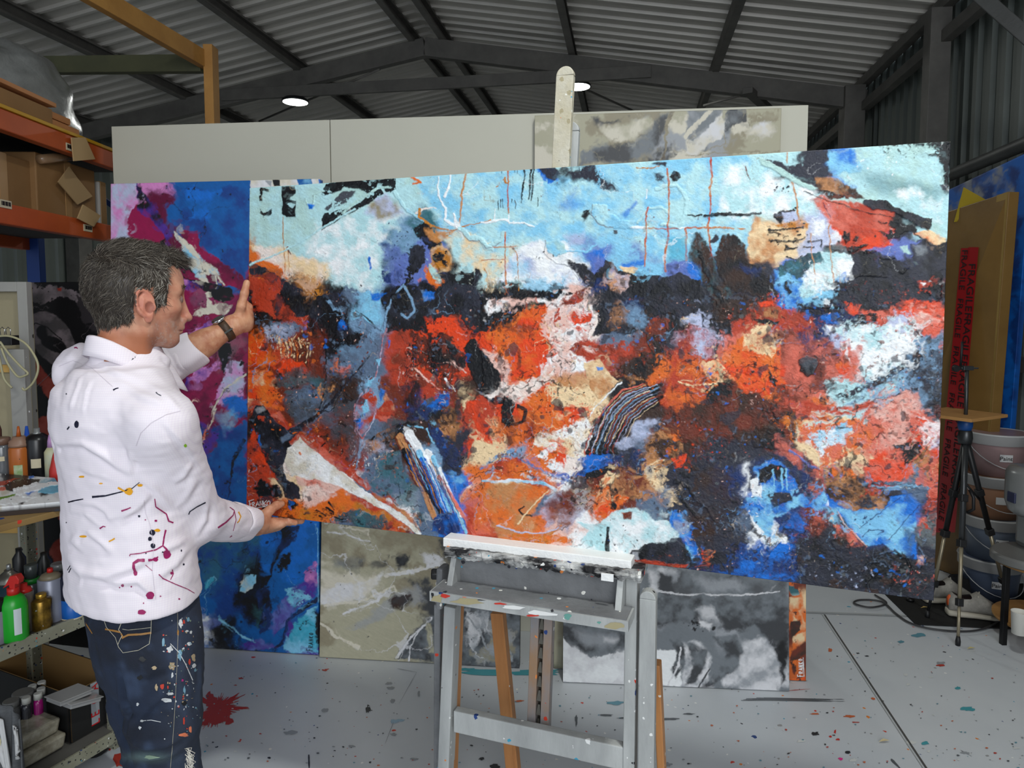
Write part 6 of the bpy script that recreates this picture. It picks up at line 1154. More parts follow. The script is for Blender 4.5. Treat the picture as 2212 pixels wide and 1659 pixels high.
# top shelf load
M_plastic = mat('plastic_wrap', (150, 152, 150), .3, 0, c2=(112, 114, 112), vscale=9, bump=1.0, bscale=9, coat=.7, trans=.15)
zt1 = rz[0] + .088
c = onx(55, 175, -2.62); mb = MB(); V = []; Fc = []; nu, nv = 40, 22
for j in range(nv + 1):
    th = math.pi * j / nv
    for i in range(nu):
        a = 2 * math.pi * i / nu; r = 1 + .05 * math.sin(7 * a + 3 * math.cos(4 * th)) * math.sin(th) + .03 * math.sin(13 * th + 2 * a)
        V.append(Vector((-2.64 + .30 * r * math.cos(a) * math.sin(th) ** .7, 3.72 + .36 * r * math.sin(a) * math.sin(th) ** .7, max(zt1, zt1 + .10 + .42 * r * math.cos(th)))))
for j in range(nv):
    for i in range(nu): k = (i + 1) % nu; Fc.append((j * nu + i, (j + 1) * nu + i, (j + 1) * nu + k, j * nu + k))
o = mb.add(V, Fc, 0, True).build('wrapped_bundle', M_plastic, None, subsurf=1); tag(o, 'bulky bundle in cloudy plastic wrap on top of the racking', 'bundle')
M_batten = mat('batten_pine', (200, 140, 92), .6, c2=(176, 118, 74), vscale=6, aniso=(8, 1, 8))
k = 0
for r_ in range(3):
    for c_ in range(5):
        y1 = onx(150, 250, -2.3).y - .03 + random.uniform(-.03, .05) - .05 * r_
        b0 = (-2.245 - c_ * .036, y1 - .95, zt1 + .016 + r_ * .036 + .0); b1 = (b0[0], y1, b0[2])
        o = MB().bar(b0, b1, .032, .032).build('pine_batten', M_batten, None, .002); tag(o, 'pine batten in the %s row of the bundle on top of the racking' % ('bottom', 'middle', 'top')[r_], 'batten', 'pine battens bundled on the racking')
o = MB().bar((-2.22, 1.9, zt1 + .135), (-2.25, onx(105, 200, -2.25).y, zt1 + .135), .07, .02).build('pine_plank', M_batten, None, .002); tag(o, 'flat pine plank lying on top of the batten bundle', 'plank')
ca = onx(30, 240, -2.235); o = MB().box((-2.228, onx(40, 240, -2.228).y - .05, zt1 + .055), (.012, .55, .11)).build('cardboard_sleeve', M_card, None, .002); tag(o, 'cardboard sleeve taped along the front of the batten bundle', 'cardboard')
# red and dark boxes low on the rack seen above the head of the frames
for (a_, b_, m_, lab) in ((-3, 33, mat('dark_red_box', (90, 24, 16), .6), 'tall dark red panel standing on the floor under the racking'),):
    cc = onx(18, 620, -2.5); o = MB().box((-2.6, cc.y, .876), (.06, .5, 1.75)).build('red_panel', m_, None, .004); tag(o, lab, 'panel')
# ---------------------------------------------------------------- stretcher frames turned to the wall
M_stretch = mat('stretcher_bar', (164, 162, 156), .6, c2=(146, 144, 140), vscale=4, spk=[((60, 56, 52), 24, .25, .25), ((240, 240, 240), 40, .2, .2)]); M_linen = mat('raw_linen', (156, 146, 118), .8, bump=.1, bscale=200); M_pinebar = mat('pine_bar', (200, 158, 86), .6)
def stretcher(px_r, py_top, Y, w, z0, wbar, lab, braces):
    tr = at(px_r, py_top, Y); h = tr.z - z0; x1 = tr.x; x0 = x1 - w; t = thing('stretched_canvas', ((x0 + x1) / 2, Y, z0), lab, 'canvas')
    for nm, c, s_ in (('stretcher_bar', (x1 - wbar / 2, Y, z0 + h / 2), (wbar, .034, h)), ('stretcher_bar', (x0 + wbar / 2, Y, z0 + h / 2), (wbar, .034, h)), ('stretcher_bar', ((x0 + x1) / 2, Y, z0 + h - wbar / 2), (w - 2 * wbar, .034, wbar)), ('stretcher_bar', ((x0 + x1) / 2, Y, z0 + wbar / 2), (w - 2 * wbar, .034, wbar))):
        MB().box(c, s_).build(nm, M_stretch, t, .002)
    MB().box(((x0 + x1) / 2, Y + .02, z0 + h / 2), (w - .004, .004, h - .004)).build('canvas_back', M_linen, t)
    for py in braces: zz = at(px_r, py, Y).z; MB().box(((x0 + x1) / 2, Y + .004, zz), (w - 2 * wbar, .02, .035)).build('cross_brace', M_pinebar, t)
stretcher(62, 609, 3.02, .28, .005, .042, 'taller bare stretcher frame seen from the back, left of the black canvas', [])
stretcher(57, 754, 2.90, .34, .005, .064, 'lower paint-marked stretcher frame with a bulldog clip on its top corner', [795, 1142])
cl = at(20, 735, 2.86); t = thing('bulldog_clip', cl, 'black bulldog clip with wire arms on the lower stretcher frame', 'clip'); MB().hexa([cl + Vector((x, y, z)) for z, s_ in ((-.02, .024), (.02, .022)) for x, y in ((-.03, -s_), (.026, -s_), (.026, s_), (-.03, s_))]).build('clip_body', M_blackm, t, .002)
M_chrome = mat('chrome', (200, 200, 200), .2, 1)
for dx in (-.012, .012): MB().tube([cl + Vector((dx - .008, -.02, .02)), cl + Vector((dx - .010, -.02, .045)), cl + Vector((dx, -.02, .055)), cl + Vector((dx + .010, -.02, .045)), cl + Vector((dx + .008, -.02, .02))], .0015, 6).build('wire_arm', M_chrome, t)
cabp = [at(x, y, 2.80) for x, y in ((-15, 728), (20, 726), (55, 742), (78, 775), (82, 800), (72, 826), (55, 842), (48, 838))]
cabp2 = [at(x, y, 2.81) for x, y in ((0, 738), (20, 765), (45, 792), (60, 806), (52, 812), (40, 814), (28, 802), (14, 780), (3, 752))]
cabp3 = [at(x, y, 2.82) for x, y in ((-6, 745), (2, 790), (10, 820), (26, 838))]
o = MB().tube(smooth_path(cabp), .0045, 8).tube(smooth_path(cabp2), .0045, 8).tube(smooth_path(cabp3), .0045, 8).build('coiled_cable', mat('cream_cable', (168, 162, 128), .5)); tag(o, 'cream cable hanging in loops from the bulldog clip', 'cable')
# ---------------------------------------------------------------- paint trolley
M_troll = mat('trolley_paint', (150, 150, 132), .5, .1, c2=(128, 126, 108), vscale=14, spk=[('multi', 90, .38, .45), ((30, 30, 34), 120, .4, .6)]); M_tshelf = mat('trolley_shelf', (96, 94, 90), .6, c2=(80, 78, 74), vscale=6, spk=[('multi', 30, .25, .3)])
M_plyt = mat('ply_top', (150, 122, 76), .6, c2=(118, 92, 54), vscale=5, spk=[('multi', 22, .4, .5)])
TD = Vector((.42, .907, 0)).normalized(); TN = Vector((-TD.y, TD.x, 0))     # along the shelf, away from the front edge
zt3, zt2_, zt1_ = .985, .625, .175
P0 = onz(0, 1400, zt2_); FE = onz(250, 1567, zt1_); FE = P0 + TD * (FE - P0).dot(TD)
Lt = (FE - P0).length; tE = P0 + TD * (Lt + .02); tS = P0 - TD * .42
t = thing('paint_trolley', ((tS + tE) / 2 + TN * .25) * 1.0, 'paint-spattered three-tier trolley crowded with bottles at the left', 'trolley'); t.location.z = 0
trolley = t
def TP(u, v, z): return Vector((P0.x, P0.y, 0)) + TD * u + TN * v + Vector((0, 0, z))
RT = Rz(math.atan2(TD.y, TD.x)); Lu = (tE - P0).dot(TD)
for z, m_ in ((zt2_, M_tshelf), (zt1_, M_tshelf)):
    MB().box(TP((Lu - .42) / 2, .26, z - .012), (Lu + .42, .52, .012), RT).build('shelf', m_, t)
    MB().box(TP((Lu - .42) / 2, .002, z - .020), (Lu + .42, .012, .042), RT).build('front_rail', M_troll, t, .003)
    MB().box(TP((Lu - .42) / 2, .515, z - .020), (Lu + .42, .012, .042), RT).build('rear_rail', M_troll, t, .003)
MB().box(TP((Lu - .44) / 2, .26, zt3 - .010), (Lu + .40, .50, .020), RT).build('plywood_top', M_plyt, t, .002)
lu = (onz(74, 1385, zt2_) - P0).dot(TD)
lu = (onplane(74, 1430, TP(0, .47, 0), TN) - P0).dot(TD)
for u, v in ((lu, .47), (Lu - .02, .47), (Lu - .02, .03), (-.4, .02), (-.4, .48)): MB().bar(TP(u, v, .10), TP(u, v, zt3 - .02), .040, .034, TD).build('leg', M_troll, t, .003)
M_tyre = mat('tyre_rubber', (24, 23, 22), .7); M_redw = mat('red_wheel', (140, 30, 24), .5)
for u, v in ((Lu + .02, .18), (Lu - .05, .46), (-.38, .1), (-.38, .42)):
    c = TP(u, v, .075); wl = MB().lathe([(.03, -.018), (.062, -.018), (.073, -.008), (.073, .008), (.062, .018), (.03, .018)], c, 24, RT @ Rax(math.pi / 2, 'X')).build('wheel', M_tyre, t); MB().lathe([(.008, -.02), (.032, -.019), (.032, .019), (.008, .02)], c, 16, RT @ Rax(math.pi / 2, 'X')).build('hub', M_redw, wl)
    MB().box(c + Vector((0, 0, .058)), (.05, .05, .05), RT).build('castor_bracket', M_redw, t, .004)
# palette board crusted with paint on the trolley top
def at_z(px, py, z): return onz(px, py, z)
zp = zt3 + .030
pc = [at_z(150, 1082, zp), at_z(128, 1042, zp), at_z(30, 1024, zp), at_z(-45, 1080, zp), at_z(-40, 1098, zp), at_z(62, 1098, zp)]
A_, B_, C_, D_ = at_z(-30, 1098, zp), at_z(150, 1082, zp), at_z(118, 1032, zp), at_z(-30, 1020, zp)
def paint_palette(p):
    p.grid(-40, 20, 1020, 10, ["xxrkkkwkbb", "wrwkkkkwww", "prkkkkwwaa", "wpwkiwwaax", "xgwiwwbxax", "iwwwxwwkxx", "wxwwxkwwww", "wwiwwwwwww"], sharp=2.5, warp=9)
    p.frame(0, 900, 6.91); P = p.P
    P('k', "160,1000 440,950 680,960 640,1040 420,1080 300,1120 170,1090", r=3, soft=1.5, h=1); P('r', "0,960 380,930 180,1010 0,1040", r=3, soft=1.5, h=1); P('p', "0,1050 160,1040 180,1090 0,1110", r=3, h=1, soft=1.5); P('w', "280,1090 420,1050 700,1000 980,970 1000,1000 700,1080 400,1160 300,1150", r=4, soft=1.5, h=1.5); P('a', "700,1080 1000,1040 1010,1110 800,1170 660,1130", r=4, soft=1.5, h=1, k2='B')
    p.P((96, 140, 30), "0,1200 350,1150 330,1180 60,1230", r=2, soft=1.5, h=1); P('b', "450,1180 600,1185 590,1200 460,1200", r=2, h=1, soft=1); P('w', "0,1230 400,1180 700,1200 350,1290 0,1280", r=4, h=1, soft=1.5); P('b', "520,920 590,905 600,930 540,950", r=2, h=2, soft=1); p.speck('k', np.ones_like(p.ht), 7, .6); p.speck('w', np.ones_like(p.ht), 6, .6, 777)
pp = quad_painter(260, 170, [topx(D_), topx(C_), topx(B_), topx(A_)], 9); paint_palette(pp)
o = canvas_mesh('palette_board', pp, A_, B_, D_, C_, .0022, M_paint, .016, (40, 34, 30)); tag(o, 'board crusted with red, black and pale blue paint on the trolley top', 'palette')
for k_, m_ in ((0, (46, 34, 28)),): o = MB().hexa([v - Vector((0, 0, .030)) for v in (A_, B_, C_, D_)] + [v - Vector((0, 0, .0165)) for v in (A_, B_, C_, D_)]).build('backing_board', mat('old_board', m_, .7, spk=[('multi', 40, .3, .4)]), None, .001); tag(o, 'dark paint-edged board lying under the crusted palette board', 'board')
# bottles and cans
def bot(name, px, pyb, z, lab, parts, group=None, dy=0, cat='bottle'):
    """parts: (part name, material, profile in px of height/width at that distance)"""
    g = onz(px, pyb, z); s = (g.y) / F_PX; g = g + Vector((0, dy, 0)); t = thing(name, g, lab, cat, group)
    for nm, m, prof in parts:
        if 'label' in nm:
            (r_, h0_), (_, h1_) = prof; V = [g + Vector((r_ * s * math.cos(a), r_ * s * math.sin(a), h_ * s)) for a in [-1.55 + .16 * k for k in range(6)] for h_ in (h0_, h1_)]; MB().add(V, [(2 * k, 2 * k + 2, 2 * k + 3, 2 * k + 1) for k in range(5)]).build(nm, m, t); continue
        MB().lathe([(r * s, h * s) for r, h in prof], g, 28).build(nm, m, t)
    return t, g, s
def pl(n, c, rough=.4, **k): return mat(n, c, rough, **k)
G1 = 'paint bottles and cans on the trolley top'; G2 = 'bottles and cans on the trolley middle shelf'
zt = zt3 + .001
bot('squeeze_bottle', 45, 1034, zt, 'orange-brown squeeze bottle with a pointed nozzle beside the black spray can', [('bottle', pl('ochre_paint', (170, 94, 38), .35, spk=[((40, 24, 16), 60, .2, .3)]), [(19, 0), (20.5, 2), (20.5, 66), (19, 70), (18, 72)]), ('cap', pl('cap_clay', (140, 110, 92)), [(20, 72), (20, 78), (19, 79), (19, 84), (14, 88), (12, 94)]), ('nozzle', pl('nozzle_orange', (170, 84, 30)), [(5, 92), (2, 116)]), ('label', pl('label_white_green', (190, 196, 170), c2=(96, 140, 40), vscale=40), [(20.9, 8), (20.9, 34)])], G1)
bot('spray_can', 84, 1030, zt, 'black aerosol can with a silver nozzle on the trolley top', [('can', pl('satin_black', (24, 24, 26), .3), [(22.5, 0), (23.5, 2), (23.5, 82), (20, 90), (12, 96)]), ('nozzle', M_silver, [(8, 95), (8, 98), (6, 99), (6, 108)]), ('barcode_label', M_labelp, [(23.7, 24), (23.7, 44)])], G1)
bot('nozzle_bottle', 62, 1018, zt, 'bottle with a blue pointed nozzle behind the ochre squeeze bottle', [('bottle', pl('dark_blue_paint', (30, 50, 100)), [(15, 0), (16, 2), (16, 66), (12, 72)]), ('cap', pl('blue_cap', (40, 84, 180)), [(12, 72), (12, 78), (5, 80), (2.5, 100)])], G1)
bot('glass_jar', 8, 1034, zt, 'cloudy paint-water jar at the left edge of the trolley top', [('jar', pl('cloudy_glass', (104, 108, 112), .2, c2=(80, 86, 92), vscale=20, coat=.5, spk=[('multi', 50, .3, .3)]), [(17, 0), (18, 3), (18, 70), (15, 78)]), ('lid', pl('dirty_lid', (110, 84, 70)), [(16, 76), (16, 90), (13, 92)]), ('label', M_labelp, [(18.3, 42), (18.3, 52)])], G1)
bot('tall_jar', -6, 1022, zt, 'rusty-lidded jar behind the cloudy jar at the trolley edge', [('jar', pl('brown_jar', (90, 60, 48)), [(11, 0), (12, 2), (12, 96), (8, 112)])], G1)
bot('glue_bottle', 114, 1034, zt, 'pale bottle with a pink and lilac paint-smeared cap near the man', [('bottle', pl('pale_bottle', (150, 170, 172), .4, c2=(196, 186, 130), vscale=14), [(13, 0), (14, 2), (14, 60), (8, 70)]), ('cap', pl('lilac_cap', (206, 140, 160), c2=(150, 130, 190), vscale=20), [(8, 68), (7, 84), (4, 98)])], G1)
bot('sauce_bottle', 128, 1040, zt, 'red paint bottle with sloping shoulders beside the man', [('bottle', pl('red_paint_bottle', (200, 44, 44), .3, c2=(170, 70, 60), vscale=10), [(17, 0), (18.5, 3), (18, 26), (10, 60), (5, 74)])], G1)
z2 = zt2_ - .005
def trig(t, g, s, m):   # trigger head pointing left
    mb = MB(); prof = [(-18, 118), (-10, 128), (0, 146), (14, 148), (20, 138), (18, 128), (10, 128), (9, 112), (-2, 112), (-3, 126), (-10, 122)]
    X = Vector((1, .0, 0)); mb.prism([(a * s, b * s) for a, b in prof], g - Vector((0, .012, 0)), X, Vector((0, 0, 1)), Vector((0, .024, 0))); mb.build('trigger_head', m, t, .002)
M_red = pl('red_plastic', (186, 34, 28), .35)
t_, g, s = bot('spray_bottle', 34, 1380, z2, 'bright green trigger spray bottle with a red head', [('bottle', pl('green_plastic', (34, 160, 44), .3), [(24, 0), (26, 3), (26, 72), (25, 84), (20, 96), (12, 103)]), ('collar', M_red, [(12, 102), (12, 118), (9, 119)]), ], G2); trig(t_, g, s, M_red)
mb = MB(); V = []
for a0, a1, z0, z1, nm in ((-2.6, -1.95, 12, 68, 'front_label'), (-1.0, -.45, 18, 76, 'back_label')):
    V = []; n = 8
    for k in range(n + 1): a = a0 + (a1 - a0) * k / n; V += [g + Vector((26.3 * s * math.cos(a), 26.3 * s * math.sin(a), z0 * s)), g + Vector((26.3 * s * math.cos(a), 26.3 * s * math.sin(a), z1 * s))]
    MB().add(V, [(2 * k, 2 * k + 2, 2 * k + 3, 2 * k + 1) for k in range(n)]).build(nm, pl('label_paper', (200, 208, 210)), t_)
bot('spray_can', 56, 1362, z2, 'aerosol can with a red cap right behind the green spray bottle', [('can', pl('grey_can', (120, 116, 110), .3, metal=.5), [(17, 0), (18, 2), (18, 88), (17, 90)]), ('cap', M_red, [(17, 89), (13, 98), (7, 101), (7, 108), (4, 109)])], G2)
bot('paint_tin', 92, 1357, z2, 'small gold screw-top tin covered in black drips', [('tin', pl('gold_tin', (176, 136, 50), .3, metal=.7, c2=(30, 26, 22), vscale=34, vcon=.5, spk=[((190, 190, 190), 60, .3, .4)]), [(19, 0), (20, 1), (20, 64), (18, 67), (10, 69), (10, 71)]), ('screw_cap', pl('gold_cap', (190, 150, 60), .3, metal=.7), [(9, 70), (10.5, 71), (10.5, 79), (9, 80)])], G2)
bot('spray_can', 113, 1338, z2, 'large lilac-grey aerosol can with a red nozzle', [('can', pl('lilac_can', (136, 140, 156), .35, metal=.2), [(24, 0), (25, 2), (25, 94), (23, 96)]), ('dome', pl('dirty_dome', (126, 116, 96), .4), [(23, 96), (17, 104), (8, 108)]), ('nozzle', M_red, [(6, 107), (6, 114), (5, 117)])], G2)
bot('spray_can', 157, 1332, z2, 'blue aerosol can with a red diamond label by the hip', [('can', pl('blue_can', (24, 90, 170), .35), [(21, 0), (22, 2), (22, 44)]), ('upper', pl('navy_can', (26, 30, 50), .35), [(22, 44), (22, 90), (18, 98)]), ('foot_ring', M_labelp, [(22.5, 0), (22.5, 3)])], G2)
bot('spray_can', 25, 1345, z2, 'aerosol can with a bare silver cone top behind the green bottle', [('can', pl('teal_can', (30, 56, 66), .35), [(24, 0), (25, 2), (25, 92)]), ('cone', pl('pewter', (110, 108, 100), .3, metal=.7), [(25, 92), (26, 96), (16, 112), (9, 118), (9, 121)]), ('nozzle', M_silver, [(4.5, 120), (4.5, 132), (3, 133)])], G2)
bot('spray_can', -2, 1388, z2, 'scuffed grey can at the left edge of the middle shelf', [('can', pl('scuffed_can', (140, 138, 148), .35, metal=.2), [(17, 0), (18, 2), (18, 70), (16, 74)]), ('cap', M_blackm, [(16, 74), (16, 96), (13, 99)])], G2)
bot('clear_bottle', 72, 1330, z2, 'clear bottle with a green band behind the gold tin', [('bottle', pl('smoky_plastic', (76, 82, 84), .2, coat=.5), [(17, 0), (18, 2), (18, 60), (16, 74), (12, 78)]), ('band', pl('green_band', (30, 120, 44)), [(15, 76), (15, 86), (13, 87)]), ('cup', pl('smoky_cap', (60, 66, 66), .2), [(12, 86), (13, 116), (11, 117)])], G2)
bot('paint_jar', 130, 1310, z2, 'jar with a clear lid behind the lilac-grey can', [('jar', pl('dark_jar', (36, 40, 42)), [(15, 0), (16, 2), (16, 84)]), ('lid', pl('clear_lid', (110, 112, 112), .2), [(15, 84), (15, 98), (13, 99)])], G2)
bot('dark_bottle', 100, 1300, z2, 'dark bottle standing at the back of the middle shelf', [('bottle', pl('near_black', (24, 26, 26)), [(13, 0), (14, 2), (14, 92), (7, 104), (7, 112)])], G2)
bot('dark_bottle', 46, 1300, z2, 'slim black bottle behind the silver-coned can', [('bottle', pl('near_black2', (28, 28, 30)), [(12, 0), (13, 2), (13, 100), (6, 112), (6, 122)])], G2)
# black carton with jars, lids, fragments of red lettering
zb = zt1_ + .001; M_bcard = pl('black_carton', (30, 30, 30), .6); M_incard = pl('carton_inside', (128, 98, 56), .8)
nb = onz(152, 1606, zb)                       # nearest bottom corner
rb = onz(247, 1553, zb); lb = nb + TN * .42 - TD * .0; rb = nb + TD * (rb - nb).dot(TD); hb = .165
t = thing('storage_carton', (nb + rb + TN * .3) / 2, 'black open carton full of jars and lids on the lowest shelf', 'box'); t.location = Vector(((nb + rb + TN * .42) / 2).xy.to_tuple() + (zb,))
cs = [nb, rb, rb + TN * .42, nb + TN * .42]
for i, nm in enumerate(('front_panel', 'end_panel', 'rear_panel', 'end_panel')):
    a, b = cs[i], cs[(i + 1) % 4]; inn = ((cs[0] + cs[2]) / 2 - (a + b) / 2).normalized(); up = Vector((0, 0, hb)); hb2 = hb + (.03 if i in (1, 2) else 0)
    MB().hexa([a, b, b + inn * .004, a + inn * .004] + [v + Vector((0, 0, hb2)) for v in (a, b, b + inn * .004, a + inn * .004)]).build(nm, M_bcard, t)
    MB().hexa([v + inn * .0045 for v in (a, b, b + inn * .002, a + inn * .002)] + [v + inn * .0045 + Vector((0, 0, hb2 + .001)) for v in (a, b, b + inn * .002, a + inn * .002)]).build('lining', M_incard, t)
MB().add(cs, [(0, 1, 2, 3)]).build('bottom', M_incard, t).location.z += .002
st = [nb + (rb - nb) * .48 - TN * .0015, nb + (rb - nb) * .67 - TN * .0015]; tpz = [zb + .02, zb + hb + .002]
lb_ = MB().add([Vector((st[0].x, st[0].y, tpz[0])), Vector((st[1].x, st[1].y, tpz[0])), Vector((st[1].x, st[1].y, tpz[1])), Vector((st[0].x, st[0].y, tpz[1]))], [(0, 1, 2, 3)]).build('warning_tape', pl('silver_tape', (150, 154, 160), .3), t)
mb = MB(); mid = (st[0] + st[1]) / 2 - TN * .001
for ch, zz in (('E', zb + .055), ('G', zb + .105), ('L', zb + .025), ('A', zb + .150)): put_text(mb, ch, .042, Vector((mid.x, mid.y, zz)), Vector((0, 0, 1)), -TD, squeeze=.9)
mb.build('red_letters', pl('letter_red', (190, 20, 30)), lb_)
M_cap = pl('white_cap', (196, 196, 190), .4)
def inbox(px, py, z): return onz(px, py, z)
zc_ = zb + hb - .01
for i, (px, py, r, m_, lab) in enumerate(((90, 1474, 8.5, (60, 60, 64), 'rearmost little jar with a white cap in the black carton'), (70, 1482, 8.5, (70, 70, 74), 'white-capped jar second from the back in the black carton'), (89, 1488, 8.5, (50, 50, 54), 'white-capped jar touching the carton lining, behind the magenta one'), (82, 1499, 8.5, (150, 20, 110), 'little jar of magenta pigment with a white cap'), (57, 1508, 9, (44, 44, 50), 'dark little jar with a white cap left of the magenta one'), (50, 1496, 21, (90, 90, 96), 'wide grey-lidded tub among the little jars'), (24, 1515, 16, (80, 80, 80), 'grey-lidded tub at the left end of the carton'))):
    g = inbox(px, py + 8, zc_ - .002); s = g.y / F_PX; t_ = thing('pigment_jar', Vector((g.x, g.y, zb + .004)), lab, 'jar', 'jars in the black carton'); g0 = Vector((g.x, g.y, zb + .004)); hh_ = zc_ - zb - .01
    MB().lathe([(r * s * 1.05, 0), (r * s * 1.1, .003), (r * s * 1.1, hh_ - .018), (r * s * .9, hh_)], g0, 20).build('jar', pl('jar_%d' % i, m_, .25, coat=.5), t_); MB().lathe([(r * s, 0), (r * s, .018), (r * s * .92, .020)], g0 + Vector((0, 0, hh_)), 20).build('cap', M_cap if r < 10 else pl('grey_lid', (110, 110, 108)), t_)
M_clear = pl('frosted_lid', (150, 150, 150), .25, coat=.6)
for c_, rot, lab in (((150, 1497), .2, 'frosted plastic box lid lying on top in the carton'), ((172, 1508), .5, 'second frosted lid tilted under the upper one in the carton')):
    g = onz(c_[0], c_[1], zb + hb + (.005 if rot < .3 else -.02)); R_ = RT @ Rax(rot * .5, 'Y'); o = MB().box(g, (.115, .085, .004), R_).box(g + R_ @ Vector((0, 0, -.008)), (.105, .075, .014), R_).build('plastic_lid', M_clear, None, .006); tag(o, lab, 'lid', 'frosted lids in the carton')
for i, (px, py, lab) in enumerate(((70, 1632, 'lower takeaway tub with dried paint beside the black carton'), (62, 1608, 'upper takeaway tub with white smears stacked on the other'))):
    g = onz(px, py, zb); g = onz(px, 1632, zb) + Vector((-.005 * i, 0, .052 * i)); o = MB().hexa([g + RT @ Vector((x * .9, y * .9, 0)) for x, y in ((-.08, -.055), (.08, -.055), (.08, .055), (-.08, .055))] + [g + RT @ Vector((x, y, .048)) for x, y in ((-.08, -.055), (.08, -.055), (.08, .055), (-.08, .055))]).build('takeaway_tub', pl('dirty_tub_%d' % i, (96, 84, 60), .25, c2=(190, 186, 170), vscale=22, coat=.5), None, .008); tag(o, lab, 'tub', 'takeaway tubs on the lowest shelf')
# striped grey cloth draped at the corner
M_cloth = mat('grey_denim_cloth', (92, 94, 96), .85, c2=(70, 72, 76), vscale=50, aniso=(1, 1, 6), bump=.3, bscale=150); M_cloth2 = pl('white_stripe_cloth', (196, 196, 196), .85)
t = thing('striped_apron', onz(20, 1640, .3), 'grey cloth with white strips and a yellowish patch draped over the trolley corner', 'cloth')
def cloth(pts_top, pts_bot, name, m, n=24, mmm=14, amp=.012, off=0):
    V = []; Fc = []
    for j in range(mmm + 1):
        v = j / mmm
        for i in range(n + 1):
            u = i / n; k = u * (len(pts_top) - 1); a = int(min(k, len(pts_top) - 2)); f_ = k - a; T0 = pts_top[a].lerp(pts_top[a + 1], f_); B0_ = pts_bot[a].lerp(pts_bot[a + 1], f_)
            V.append(T0.lerp(B0_, v) + Vector((0, -amp * math.sin(u * 19 + v * 2) * (.4 + v) - off, 0)))
    for j in range(mmm):
        for i in range(n): Fc.append((j * (n + 1) + i, j * (n + 1) + i + 1, (j + 1) * (n + 1) + i + 1, (j + 1) * (n + 1) + i))
    o = MB().add(V, Fc, 0, True).build(name, m, t); sd = o.modifiers.new('thick', 'SOLIDIFY'); sd.thickness = .004; return o
Yc = 1.86
cloth([at(-60, 1530, Yc), at(0, 1518, Yc), at(30, 1528, Yc), at(44, 1556, Yc)], [at(-60, 1760, Yc), at(0, 1760, Yc), at(40, 1760, Yc), at(66, 1760, Yc)], 'cloth', M_cloth)
cloth([at(-40, 1534, Yc), at(0, 1536, Yc), at(16, 1550, Yc)], [at(20, 1650, Yc), at(26, 1660, Yc), at(34, 1650, Yc)], 'white_strip', M_cloth2, 10, 10, .006, .014)
cloth([at(37, 1560, Yc), at(41, 1564, Yc), at(44, 1572, Yc)], [at(43, 1630, Yc), at(46, 1634, Yc), at(49, 1600, Yc)], 'white_strip', M_cloth2, 8, 8, .004, .012)
cloth([at(-20, 1582, Yc), at(0, 1580, Yc), at(12, 1590, Yc)], [at(-20, 1622, Yc), at(0, 1624, Yc), at(12, 1615, Yc)], 'patch', pl('cream_patch', (206, 200, 160), .8), 8, 6, .003, .016)
# floor cable by the trolley
o = MB().tube(smooth_path([onz(x, y, .01) for x, y in ((232, 1418), (205, 1436), (175, 1450), (140, 1462), (90, 1470))]), .006, 8).build('air_hose', M_blackm); tag(o, 'black hose on the floor behind the black carton', 'hose')
